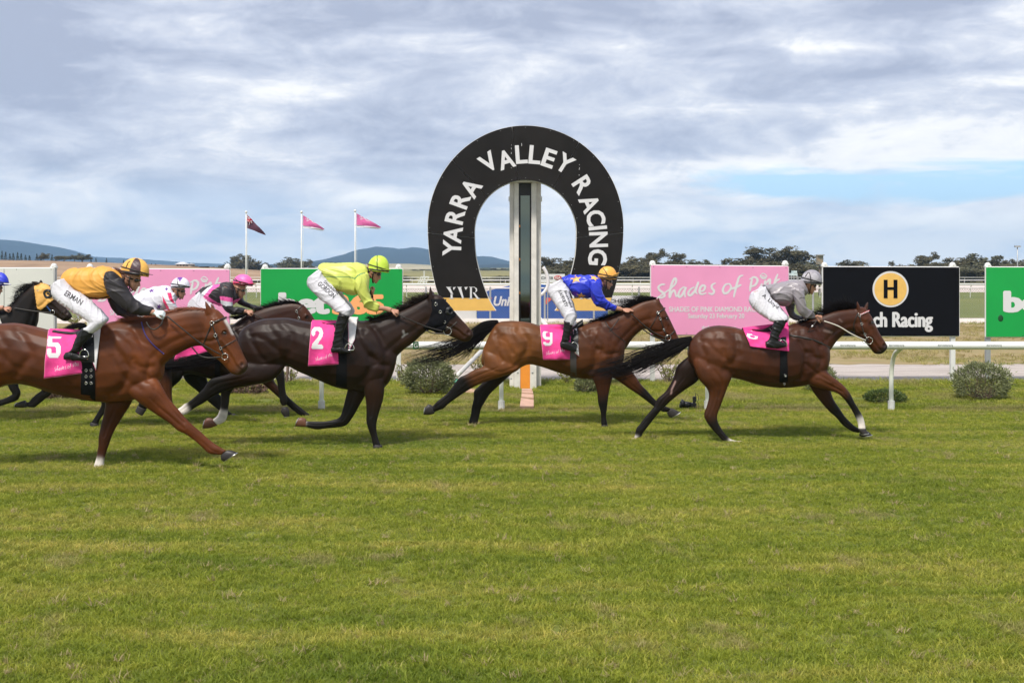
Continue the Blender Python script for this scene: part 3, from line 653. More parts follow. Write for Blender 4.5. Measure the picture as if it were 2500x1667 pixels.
for a in (0.3, 1.2, 2.2, 3.4): m.tube([c, c+Vector((math.cos(a)*.19, 0, math.sin(a)*.19))], .012, 4)
m.build('emblem', mat('grey_emblem', (.22,.22,.22), .5), t); m = MB(); m.tube([P(10, 657, DB)-Vector((0,.003,0)), P(10, 810, DB)-Vector((0,.003,0))], .004, 4); m.build('seam', BLACKP, t)

# =================================================================== HORSESHOE ARCH AND WINNING POST
DA = 21.5; AK = mat('arch_black', (0.013,0.011,0.010), 0.6, 0.001, 6, 0.25, 1.2, spec=.2)
arch = thing('horseshoe_arch', 'giant black horseshoe-shaped arch lettered in white around the winning post', 'arch', P(1283,760,DA))
def A(u, v, D=DA): return P(1000+u/3.137, 280+v/3.137, D)
def outer(a):   # a: angle from top, radians, negative left ; returns crop coords
    ry = 775 if abs(a) <= math.pi/2 else 1150
    return 888+748*math.sin(a), 860-ry*math.cos(a)
def inner(a):
    ry = 400
    if abs(a) <= math.pi/2: return 888+393*math.sin(a), 900-ry*math.cos(a)
    s_ = (-math.cos(a)); v = 900+s_*1150; v = min(v, 1503)
    dx = np.interp(v, [900,1000,1100,1250,1350,1430,1503], [393,391,381,343,308,276,228])
    return 888+math.copysign(dx, math.sin(a)), v
def amax():
    return math.pi/2+math.asin((1503-860)/1150)
am = amax(); nseg = 72; angs = [(-am)+2*am*i/nseg for i in range(nseg+1)]
def inner2(a):
    # match the inner point to the same height ratio so the feet end level
    if abs(a) <= math.pi/2: return inner(a)
    o = outer(a); v = 900+(o[1]-860)/(1503-860)*(1503-900)
    dx = np.interp(v, [900,1000,1100,1250,1350,1430,1503], [393,391,381,343,308,276,228]); return 888+math.copysign(dx, math.sin(a)), v
def strip(lo, hi, mt, name, y0=0.0, th=0.10, gap=0.002, ex=0.0):
    m = MB(); ang = [a for a in angs if lo-1e-6 <= a <= hi+1e-6]; ang = [lo+gap]+[a for a in ang if lo+gap < a < hi-gap]+[hi-gap]
    vs = []; 
    for a in ang:
        o = Vector(outer(a)); i_ = Vector(inner2(a)); d = (o-i_).normalized(); o = o+d*ex; i_ = i_-d*ex
        for p in (o, i_):
            for dy in (y0, y0+th): vs.append(A(p.x, p.y)+Vector((0, dy, 0)))
    k = len(ang); fs = []
    for i in range(k-1):
        a, b = i*4, i*4+4
        fs += [(a, b, b+2, a+2), (a+1, a+3, b+3, b+1), (a, a+1, b+1, b), (a+2, b+2, b+3, a+3)]
    fs += [(0,2,3,1), ((k-1)*4, (k-1)*4+1, (k-1)*4+3, (k-1)*4+2)]
    m.add(vs, fs); return m.build(name, mt, arch)
ab = am-0.105  # gold band begins
cuts = [-ab, -1.61, -0.85, -0.14, 0.58, 1.61, ab]
for i in range(len(cuts)-1): strip(cuts[i], cuts[i+1], AK, 'panel', th=.06)
strip(-am, -ab, GOLD, 'gold_foot', th=.06); strip(ab, am, GOLD, 'gold_foot', th=.06)
strip(-am, am, WHITE, 'backing_frame', y0=.062, th=.10, ex=5)
LT = [('Y',325,1022,87),('A',331,918,82),('R',348,778,77),('R',388,655,70),('A',470,560,57),('V',605,365,33),('A',738,344,17),('L',856,305,4),('L',960,308,-5),('E',1068,335,-19),('Y',1188,375,-32),
      ('R',1327,540,-57),('A',1380,680,-66),('C',1425,790,-78),('I',1441,868,-84),('N',1447,957,-88),('G',1440,1092,-94)]
for ch, u, v_, rt in LT:
    wd = {'I':8.5,'L':29,'C':37,'G':39,'N':37,'V':41,'A':40.5,'Y':40,'E':30,'R':35}[ch]
    o = text_on('letter', ch, 1000+u/3.137, 280+v_/3.137, 43, DA, PRINTW, arch, rot=rt, wpx=wd, bold=.028, depth=.004)
# chips and weathering lines in the paint
rc = random.Random(9)
for (u, v0, v1, n_) in ((780,230,480,7),(1300,380,470,4),(860,215,240,2)):
    m = MB()
    for k in range(n_):
        y = rc.uniform(v0, v1); x = u+rc.uniform(-2,2); p = A(x, y)-Vector((0,.003,0)); q_ = A(x+rc.uniform(-1,1), y+rc.uniform(4,14))-Vector((0,.003,0)); m.add([p-Vector((.004,0,0)), p+Vector((.004,0,0)), q_+Vector((.003,0,0)), q_-Vector((.003,0,0))], [(0,3,2,1)])
    o = m.build('paint_chips', PRINTW, arch); o['kind'] = 'stuff'
for a_ in np.linspace(-am*.97, am*.97, 17):
    for f_, e_ in ((outer, -14), (inner2, 14)):
        q_ = Vector(f_(a_)); d_ = (Vector(outer(a_))-Vector(inner2(a_))).normalized(); q_ = q_+d_*e_; m = MB(); m.ball(A(q_.x, q_.y)-Vector((0,.002,0)), (.006,.004,.006), 6, 4); m.build('rivet', GALV, arch)
# YVR serif monogram on both feet
def yvr(dx):
    f = lambda x, y: P(960+x/6.533+dx, 600+y/6.533, DA)-Vector((0,.004,0)); m = MB()
    def poly(ps): m.add([f(*p) for p in ps], [tuple(range(len(ps)))])
    poly([(850,660),(905,660),(958,770),(935,785)]); poly([(915,770),(948,762),(948,840),(915,840)]); poly([(845,655),(925,655),(925,663),(845,663)]); poly([(895,838),(968,838),(968,847),(895,847)]); poly([(955,663),(1000,655),(965,705),(958,700)])
    poly([(1030,660),(1080,660),(1125,830),(1105,850)]); poly([(1020,655),(1095,655),(1095,663),(1020,663)]); poly([(1135,660),(1190,655),(1160,705),(1150,695)])
    poly([(1225,660),(1255,660),(1255,840),(1225,840)]); poly([(1208,655),(1300,655),(1300,663),(1208,663)]); poly([(1208,838),(1275,838),(1275,847),(1208,847)]); poly([(1298,658),(1335,680),(1340,720),(1310,748),(1310,735),(1320,700),(1298,668)])
    poly([(1268,745),(1298,745),(1360,830),(1390,843),(1385,848),(1335,848)])
    m.build('monogram', PRINTW, arch)
yvr(0); yvr(1408-1138)

DP = 21.9
wp = thing('winning_post', 'white winning post column with a tall mirror strip inside the horseshoe arch', 'post', ((1283-CX)/FPX*DP, DP, 0))
X = lambda px: (px-CX)/FPX*DP
Z = lambda py: CAMH+(HY-py)/FPX*DP
for a, b, y in ((1244,1254.6,.14),(1255,1266.6,0.0),(1297.2,1310,0.0),(1310.4,1321.5,.14)):
    boxobj('side_panel', (X(a), DP+y, 0), (X(b), DP+y+.30, Z(446)), OLDWHITE, wp, .006)
boxobj('back_board', (X(1254), DP+.31, 0), (X(1311), DP+.36, Z(446)), BLACKP, wp)
boxobj('mirror_frame', (X(1266.8), DP+.10, Z(900)), (X(1297), DP+.13, Z(447)), BLACKP, wp)
MIR = mat('mirror_glass', (0.095,0.115,0.100), 0.04, metal=1.0)  # dark tint puts an unbuilt grandstand's reflection into the mirror colour
m = MB(); m.box((X(1271), DP+.085, Z(880)), (X(1293.5), DP+.098, Z(477))); o = m.build('mirror', MIR, wp)
for y in (552, 633, 715): boxobj('hinge', (X(1267.6), DP+.05, Z(y+3)), (X(1270), DP+.09, Z(y-3)), mat('orange_marker', (.8,.30,.06), .5), wp)
boxobj('target_strip', (X(1270.3), DP-.012, 0), (X(1293.8), DP+.06, Z(868)), mat('orange_strip', (0.86,0.30,0.035), 0.5, var=.05, vscale=4), wp)
boxobj('lower_board', (X(1255), DP-.03, 0), (X(1270), DP-.002, Z(868)), OLDWHITE, wp); boxobj('lower_board', (X(1294), DP-.03, 0), (X(1309.5), DP-.002, Z(868)), OLDWHITE, wp)
for px, py in ((1264,909),(1300,909),(1248,924),(1248,945)): 
    m = MB(); m.ball((X(px), DP-.034, Z(py)), (.018,.01,.018), 8, 5); m.build('bolt', GALV, wp)
boxobj('top_beam', (X(1244), DP-.05, Z(446)), (X(1322), DP+.42, Z(439)), OLDWHITE, wp, .01); boxobj('bracket', (X(1259), DP-.06, Z(439)), (X(1279), DP+.05, Z(436.5)), WHITE, wp); boxobj('bracket', (X(1289), DP-.06, Z(439)), (X(1309), DP+.05, Z(436.5)), WHITE, wp)
for px in (1241.5, 1319.5): boxobj('latch', (X(px), DP+.12, Z(491)), (X(px+4.5), DP+.2, Z(479)), WHITE, wp)
PAV = mat('pink_paver', (0.55,0.34,0.25), 0.8, 0.002, 50, 0.12, 9)
def paver(pts, h=.03, lab=None):
    q = [((x-CX)/FPX*(CAMH*FPX/(y-HY)), CAMH*FPX/(y-HY)) for x, y in pts]; m = MB()
    m.add([(a, b, .0) for a, b in q]+[(a, b, h) for a, b in q], [(3,2,1,0),(4,5,6,7),(0,1,5,4),(1,2,6,5),(2,3,7,6),(3,0,4,7)])
    o = m.build('paver', PAV); setprops(o, lab, 'paver', 'pavers leading to the winning post')
f4 = lambda x, y: (950+x/5.227, 760+y/5.227)
paver([f4(1668,1250),f4(1845,1250),f4(1845,1162),f4(1682,1140)], .05, 'largest pink paver nearest the track in front of the winning post')
paver([f4(1688,1130),f4(1843,1144),f4(1843,1103),f4(1690,1090)], .06, 'middle pink paver in front of the winning post')
paver([f4(1692,1080),f4(1838,1088),f4(1832,1068),f4(1692,1060)], .07, 'narrow pink paver close under the winning post'); paver([f4(1692,1056),f4(1828,1060),f4(1820,1040),f4(1692,1040)], .08, 'narrowest pink paver touching the winning post base')
paver([f4(870,1045),f4(1100,1050),f4(1100,1000),f4(900,995)], .03, 'pale paver lying in the grass behind the brown horse nine hind leg')

# =================================================================== RUNNING RAIL IN FRONT OF THE BOARDS
DR = 18.05; RZ = 1.093; rl = thing('running_rail', 'white plastic running rail on curved posts right behind the horses', 'rail', (0, DR, 0)); m = MB()
m.tube([((x-CX)/FPX*DR, DR, RZ) for x in range(-300, 2801, 100)], .064, 20); m.build('rail', mat('rail_plastic', (.78,.79,.76), .3, coat=.3), rl, True)
m = MB(); m.tube([(0,.5,0),(0,.5,.16)], .055, 10); sock = m.mesh('socket'); sock.materials.append(WHITE)
m = MB(); c = cat(np.array([(0,.5,.0),(0,.5,.5),(0,.46,.75),(0,.33,.93),(0,.14,1.01),(0,.02,1.05)]), 18); m.tube([tuple(p) for p in c], .036, 10); pm_ = m.mesh('post'); pm_.materials.append(mat('post_plastic', (.74,.76,.68), .35)); pm_.polygons.foreach_set('use_smooth', [True]*len(pm_.polygons))
for px in (-120, 292, 785, 1224, 1727, 2176, 2640):
    x = (px-CX)/FPX*18.55
    o = link('post', pm_, None, rl, False, False); o.location = (x, 0, 0)
    s_ = link('socket', sock, None, o, False, False); s_.location = (0, 0, 0)
GRN = mat('rail_print', (.03,.06,.04), .5)
for px in [1594-119*k for k in range(-8, 14)]:
    text_on('rail_lettering', '#yarravalleyracing', px, 843, 5, DR-.064, GRN, rl, wpx=37, depth=.003)
b = bx('rail_logo', 1008, 834, 1022, 852, .004, mat('rail_green', (.02,.10,.03), .5), rl, DR-.068)
t2 = text_on('rail_lettering', 'G', 1015, 843, 11, DR-.069, PRINTW, rl, wpx=9, depth=.004)

# =================================================================== PLANTS BY THE RAIL
SHRUB = mat('shrub_leaves', (0.22,0.24,0.11), 0.6, var=0.5, vscale=9, transl=0.2); TWIG = mat('twigs', (0.16,0.11,0.08), 0.9); DEAD = mat('dead_brush', (0.14,0.085,0.06), 0.9, var=.3, vscale=20)
YLEAF = mat('yellow_green_leaves', (0.24,0.25,0.05), 0.5, var=0.4, vscale=20, transl=.3); WEED = mat('weed_leaves', (0.09,0.13,0.03), 0.6, var=0.4, vscale=15, transl=.3)
def bush(label, x0, x1, ytop, ybot, n=8500, lm=SHRUB, ls=0.024, D=None, up=0.8, twigs=60):
    D = D or CAMH*FPX/(ybot-HY); c = P((x0+x1)/2, ybot, D); rx = (x1-x0)/2/FPX*D; h = (ybot-ytop)/FPX*D
    t = thing('bush', label, 'bush', (c.x, c.y, 0)); rnd = random.Random(int(x0)); st = MB(); lf = MB()
    for i in range(twigs):
        a = rnd.uniform(0, 6.28); rr = rnd.uniform(.2, 1); e = Vector((c.x+math.cos(a)*rr*rx*.85, c.y+math.sin(a)*rr*rx*.6, h*rnd.uniform(.5,.95)*(1.1-rr*.5)))
        b_ = Vector((c.x+math.cos(a)*rx*.12, c.y+math.sin(a)*rx*.1, 0)); st.tube([b_, b_.lerp(e, .5)+Vector((math.cos(a)*rx*.1,0,-h*.05)), e], [.007,.005,.002], 4)
    for i in range(n):
        a = rnd.uniform(0, 6.28); ph = math.acos(rnd.uniform(-.75, 1)); rr = rnd.uniform(.62, 1.0)**.6*(1+.07*math.sin(a*4+ph*5+x0)+.06*math.sin(a*9+ph*3)+rnd.uniform(-.05,.05)+(.18 if rnd.random() < .04 else 0))
        p = Vector((math.sin(ph)*math.cos(a)*rx*rr, math.sin(ph)*math.sin(a)*rx*.75*rr, math.cos(ph)*h*.52*rr+h*.5)); nrm = Vector((p.x/rx, p.y/rx, (p.z-h*.3)/h)).normalized()
        d = (nrm*0.8+Vector((rnd.gauss(0,.4), rnd.gauss(0,.4), rnd.gauss(.25,.4)))).normalized(); s_ = d.cross(Vector((rnd.gauss(0,1), rnd.gauss(0,1), rnd.gauss(0,1)))).normalized()
        q = ls*rnd.uniform(.7,1.4); p = p+Vector((c.x, c.y, 0)); lf.add([p, p+d*q+s_*q*.32, p+d*q*2.0, p+d*q-s_*q*.32], [(0,1,2,3)])
    st.build('stems', TWIG, t); lf.build('foliage', lm, t); return t
bush('large round grey-green bush left of the winning post', 985, 1108, 878, 962)
bush('large round grey-green bush at the right in front of the black board', 2328, 2466, 888, 976, 6000)
bush('half-hidden bush just in front of the leading horse chest', 1962, 2040, 893, 955, 2600)
bush('small dark bush under the belly of horse nine', 1405, 1458, 920, 960, 1800)
bush('low green clump of weeds left of the curved rail post', 2112, 2208, 954, 984, 2600, WEED, .022, twigs=20)
bush('low reddish dead brush under the dark horse two hind legs', 560, 650, 938, 962, 900, DEAD, .03, twigs=140)
bush('low reddish dead brush under the chestnut horse belly', 110, 190, 955, 975, 800, DEAD, .03, twigs=120)
def wiry(label, px, ytop, ybot, wpx, n=26, nl=9, D=None):
    D = D or CAMH*FPX/(ybot-HY); c = P(px, ybot, D); t = thing('shrub', label, 'shrub', (c.x, D, 0)); rnd = random.Random(px); st = MB(); lf = MB(); h = (ybot-ytop)/FPX*D; wd = wpx/FPX*D
    for i in range(n):
        e = Vector((c.x+rnd.uniform(-.5,.5)*wd, D+rnd.uniform(-.2,.2), h*rnd.uniform(.55,1))); b_ = Vector((c.x+rnd.uniform(-.06,.06), D, 0)); mid = b_.lerp(e,.5)+Vector((rnd.uniform(-.03,.03),0,0)); st.tube([b_, mid, e], [.006,.005,.003], 4)
        for j in range(nl):
            p = b_.lerp(e, rnd.uniform(.35,1)); d = Vector((rnd.gauss(0,1), rnd.gauss(0,.6), rnd.gauss(.2,.7))).normalized(); s_ = d.cross(Vector((0,1,0.2))).normalized(); q = .022*rnd.uniform(.7,1.4)
            lf.add([p, p+d*q+s_*q*.5, p+d*q*2, p+d*q-s_*q*.5], [(0,1,2,3)])
    st.build('stems', TWIG, t); lf.build('foliage', YLEAF, t)
wiry('wiry shrub with yellow-green leaves left of the leading horse hind leg', 1632, 870, 938, 66)
wiry('sparse leafy shrub left of the pink script board posts, near horse two chest', 975, 885, 935, 34, 10)
wiry('thin leafy shrub under the belly of dark horse two', 706, 885, 938, 60, 16)
wiry('thin leafy shrub left of the winning post base by the diagonal pole', 1170, 868, 925, 50, 16)
wiry('sparse shrub right of the winning post base', 1385, 905, 940, 50, 14); wiry('yellow-green flowering plant at the foot of the fence left of the yellow jockey knee', 180, 762, 785, 60, 30, 14, 46)
t = thing('stake', 'short brown wooden stake behind dark horse two belly', 'stake'); m = MB(); m.tube([P(700,938,22.6), P(703,890,22.6)], .03, 6); m.build('shaft', TWIG, t); boxobj('tip', tuple(P(700,892,22.6)-Vector((.0,.03,0))), tuple(P(706,888,22.6)+Vector((.0,.03,0))), TWIG, t)

# remote camera lying on the grass ------------------------------------------
t = thing('remote_camera', 'black camera with long lens and upright flash lying on the grass by the rail post', 'camera'); CK = mat('camera_black', (.012,.012,.013), .4); D = 18.7
F7 = lambda x, y: P(1500+x/4.704, 873+y/4.704, D)
m = MB(); m.tube([F7(760,525), F7(790,535)], [.075,.068], 16); m.tube([F7(785,533), F7(880,545)], [.055,.05], 16); m.build('lens', CK, t, True); m = MB(); a = F7(875,568); b = F7(937,518); m.box((a.x, D-.06, a.z), (b.x, D+.06, b.z)); m.build('body', CK, t)
a = F7(900,508); b = F7(940,445); boxobj('flash', (a.x, D-.03, a.z), (b.x, D+.04, b.z), CK, t, .008); m = MB(); m.tube([F7(932,450), F7(930,405)], .006, 5); m.tube([F7(915,520), F7(912,505)], .02, 6); m.build('aerial', CK, t)
m = MB(); m.tube([F7(x, y) for x, y in cat(np.array([(940,420),(958,430),(966,470),(958,510),(972,555)]), 14)], .005, 4); m.build('cable', CK, t); m = MB(); m.tube([F7(758,500), F7(766,520)], .012, 4); m.tube([F7(758,560), F7(762,545)], .012, 4); m.build('foot', CK, t)

# =================================================================== HAZE (the air itself)
hm = bpy.data.materials.new('haze_air'); hm.use_nodes = True; hm.node_tree.nodes.clear(); vo = hm.node_tree.nodes.new('ShaderNodeOutputMaterial'); vp = hm.node_tree.nodes.new('ShaderNodeVolumePrincipled')
vp.inputs['Color'].default_value = (0.42, 0.68, 1.0, 1); vp.inputs['Density'].default_value = 0.00024; vp.inputs['Anisotropy'].default_value = 0.0; hm.node_tree.links.new(vp.outputs[0], vo.inputs['Volume'])
m = MB(); m.box((-3600, -60, -2), (3600, 4700, 140)); hz_ = m.build('haze', hm); hz_['kind'] = 'stuff'; hz_['label'] = 'thin blue summer haze over the valley'
# =================================================================== GRASS
def grass_mat():
    m = bpy.data.materials.new('grass_blades'); m.use_nodes = True; n = m.node_tree.nodes; l = m.node_tree.links
    b = n['Principled BSDF']; b.inputs['Roughness'].default_value = 0.55; b.inputs['Specular IOR Level'].default_value = 0.35
    g = n.new('ShaderNodeNewGeometry')
    def noise(sc, st, det=3):
        mp = n.new('ShaderNodeMapping'); mp.inputs['Scale'].default_value = st; l.new(g.outputs['Position'], mp.inputs[0])
        z = n.new('ShaderNodeTexNoise'); z.inputs['Scale'].default_value = sc; z.inputs['Detail'].default_value = det; z.inputs['Roughness'].default_value = .6; l.new(mp.outputs[0], z.inputs['Vector']); return z
    def ramp(src, st):
        r = n.new('ShaderNodeValToRGB'); l.new(src, r.inputs[0]); e = r.color_ramp.elements
        while len(e) < len(st): e.new(.5)
        for i, (p, c) in enumerate(st): e[i].position = p; e[i].color = (*c, 1)
        return r
    def mix(f, a, b_, bt='MIX'):
        x = n.new('ShaderNodeMix'); x.data_type = 'RGBA'; x.blend_type = bt
        for s, v in ((x.inputs[0], f), (x.inputs[6], a), (x.inputs[7], b_)):
            if isinstance(v, float): s.default_value = v
            elif isinstance(v, tuple): s.default_value = (*v, 1)
            else: l.new(v, s)
        return x.outputs[2]
    bl = noise(1.0, (.35,1.3,.0), 4); b2_ = noise(1.0, (.13,2.6,.0), 3); av = n.new('ShaderNodeMath'); av.operation = 'MULTIPLY_ADD'; av.inputs[1].default_value = .72; hv_ = n.new('ShaderNodeMath'); hv_.operation = 'MULTIPLY'; hv_.inputs[1].default_value = .28; l.new(b2_.outputs[0], hv_.inputs[0]); l.new(bl.outputs[0], av.inputs[0]); l.new(hv_.outputs[0], av.inputs[2])
    a = ramp(av.outputs[0], [(.36, (.185,.250,.022)), (.5, (.290,.335,.034)), (.64, (.43,.41,.08))])
    oi = n.new('ShaderNodeObjectInfo'); r1 = ramp(oi.outputs['Random'], [(.0, (.62,.68,.6)), (.45, (1,1,1)), (.85, (1.28,1.2,1.25)), (1.0, (1.75,1.5,2.2))])
    c = mix(1.0, a.outputs[0], r1.outputs[0], 'MULTIPLY')
    dry = n.new('ShaderNodeAttribute'); dry.attribute_type = 'INSTANCER'; dry.attribute_name = 'dry'
    c = mix(dry.outputs['Fac'], c, (.46,.36,.19))
    l.new(c, b.inputs['Base Color'])
    tr = n.new('ShaderNodeBsdfTranslucent'); l.new(c, tr.inputs[0]); ms = n.new('ShaderNodeMixShader'); ms.inputs[0].default_value = .42
    l.new(b.outputs[0], ms.inputs[1]); l.new(tr.outputs[0], ms.inputs[2]); l.new(ms.outputs[0], n['Material Output'].inputs[0])
    return m
GM = grass_mat(); gcol = bpy.data.collections.new('grass_tufts'); NV = 10
for k in range(NV):
    rnd = random.Random(50+k); mb = MB(); nb = 15
    for i in range(nb):
        a = rnd.uniform(0, 6.28); r = rnd.uniform(0, .045); p = Vector((math.cos(a)*r, math.sin(a)*r, 0)); la = rnd.gauss(0, .62)*(1 if k < 7 else 1.9); lb = rnd.gauss(0, .62)*(1 if k < 7 else 1.9)
        h = rnd.uniform(.022, .048)*(1.25 if k in (2, 5) else 1); wd = rnd.uniform(.0016, .0030); t = rnd.uniform(0, 3.14); s = Vector((math.cos(t), math.sin(t), 0))*wd
        d = Vector((la, lb, 1)).normalized()*h; q = p+d*.55; e = q+(d*.45+Vector((la, lb, -.35))*h*.35)
        mb.add([p-s, p+s, q+s*.8, q-s*.8, e], [(0,1,2,3),(3,2,4)])
    me = mb.mesh('tuft'); me.materials.append(GM); o = bpy.data.objects.new('grass_tuft', me); gcol.objects.link(o)
def npn(x, y, s, seed):
    return (np.sin(x*s*1.3+seed)+np.sin(y*s*1.7+seed*2.1)+np.sin((x+y)*s*.9+seed*3.3)+np.sin((x*.7-y*1.2)*s*1.9+seed*.7)+np.sin((x*1.9+y*.6)*s*2.3+seed*1.7))/5
rs = np.random.RandomState(11); pts = []; scl = []; dr = []
def scatter(D0, D1, dens, smin, smax, mask=None, dryfn=None, full=False):
    W0 = D1*.47+1.2; n = int(dens*(D1-D0)*2*W0); x = rs.uniform(-W0, W0, n); y = rs.uniform(D0, D1, n)
    keep = np.abs(x) < y*.47+1.2
    if mask is not None: keep &= mask(x, y)
    x, y = x[keep], y[keep]; s = rs.uniform(smin, smax, len(x))*(1+.28*npn(x, y, 1.1, 1.0)+.16*npn(x, y, 4.0, 3.0))
    d = np.clip(dryfn(x, y), 0, 1) if dryfn is not None else np.zeros(len(x))
    d = np.maximum(d, (rs.uniform(0, 1, len(x)) < .035)*rs.uniform(.3, .9, len(x)))
    pts.append(np.stack([x, y, np.full(len(x), .004)], 1)); scl.append(s); dr.append(d)
def drynear(x, y):   # scuffed dry spots
    v = npn(x, y, 2.3, 5.0)+.6*npn(x, y, 7.0, 9.0); q = np.clip((v-.55)*3, 0, .7)
    return q*rs.uniform(.2, 1, len(x))
def drybank(x, y):
    v = npn(x, y, 1.2, 2.0)*.8+.5*npn(x, y, 5.0, 7.0); strip_ = np.exp(-((y-18.75)/.42)**2)*.75
    return np.clip((v-.0)*1.3, 0, .85)*rs.uniform(.3, 1, len(x))+strip_*rs.uniform(.1, 1, len(x))*(npn(x, y, 1.6, 4.0) > -.1)
gp = lambda x, y: npn(x, y, 3.1, 8.0)+.5*npn(x, y, 9.0, 2.0) < .95
scatter(5.6, 9.5, 1050, .75, 1.35, gp, drynear); scatter(9.5, 12.5, 850, .75, 1.3, gp, drynear); scatter(12.5, 18.3, 760, .62, 1.12, None, drynear)
scatter(18.3, 22.95, 560, .8, 1.7, lambda x, y: (npn(x, y, 1.9, 6.0) < .62) & ~((np.abs(x/y-.013) < .0068+.002*npn(x, y, 9.0, 1.0)) & (y > 18.6) & (y < 22.1)), drybank)
scatter(22.3, 23.25, 260, 1.2, 2.6, None, drybank)
scatter(27.0, 47.0, 26, 1.4, 3.2, lambda x, y: npn(x, y, .8, 3.0) > -.1, lambda x, y: np.clip(.6+.6*npn(x, y, .5, 4.0), 0, 1))
def straw(n_, D0, D1):
    y = D0+(D1-D0)*rs.uniform(0, 1, n_)**.8; x = rs.uniform(-1, 1, n_)*(y*.46); pts.append(np.stack([x, y, np.full(n_, .030)], 1)); scl.append(rs.uniform(.7, 1.6, n_)); dr.append(rs.uniform(.75, 1, n_))
straw(500, 6, 19)
pts = np.concatenate(pts); scl = np.concatenate(scl); dr = np.concatenate(dr); n = len(pts)
me = bpy.data.meshes.new('grass'); me.vertices.add(n); me.vertices.foreach_set('co', pts.astype(np.float32).ravel())
def fa(name, typ, arr, key='value'):
    a = me.attributes.new(name, typ, 'POINT'); a.data.foreach_set(key, arr.astype(np.float32).ravel() if typ != 'INT' else arr.astype(np.int32))
fa('scl', 'FLOAT', scl); fa('dry', 'FLOAT', dr); fa('idx', 'INT', rs.randint(0, NV, n)); fa('rot', 'FLOAT_VECTOR', np.stack([rs.normal(0,.12,n), rs.normal(0,.12,n), rs.uniform(0, 6.28, n)], 1), 'vector')
grass = bpy.data.objects.new('grass', me); COL.objects.link(grass); grass['kind'] = 'stuff'; grass['label'] = 'short green racecourse turf with scuffed dry patches'
ng = bpy.data.node_groups.new('grass_scatter', 'GeometryNodeTree'); ng.interface.new_socket('Geometry', in_out='INPUT', socket_type='NodeSocketGeometry'); ng.interface.new_socket('Geometry', in_out='OUTPUT', socket_type='NodeSocketGeometry')
q = ng.nodes; gi = q.new('NodeGroupInput'); go = q.new('NodeGroupOutput'); ip = q.new('GeometryNodeInstanceOnPoints'); ci = q.new('GeometryNodeCollectionInfo'); ci.inputs[0].default_value = gcol; ci.inputs['Separate Children'].default_value = True; ci.inputs['Reset Children'].default_value = True
def na(name, t):
    x = q.new('GeometryNodeInputNamedAttribute'); x.data_type = t; x.inputs[0].default_value = name; return x.outputs[0]
mp = q.new('GeometryNodeMeshToPoints'); ng.links.new(gi.outputs[0], mp.inputs[0]); ng.links.new(mp.outputs[0], ip.inputs['Points']); ng.links.new(ci.outputs[0], ip.inputs['Instance']); ip.inputs['Pick Instance'].default_value = True
ng.links.new(na('idx', 'INT'), ip.inputs['Instance Index']); ng.links.new(na('rot', 'FLOAT_VECTOR'), ip.inputs['Rotation']); ng.links.new(na('scl', 'FLOAT'), ip.inputs['Scale']); ng.links.new(ip.outputs[0], go.inputs[0])
md = grass.modifiers.new('scatter', 'NODES'); md.node_group = ng
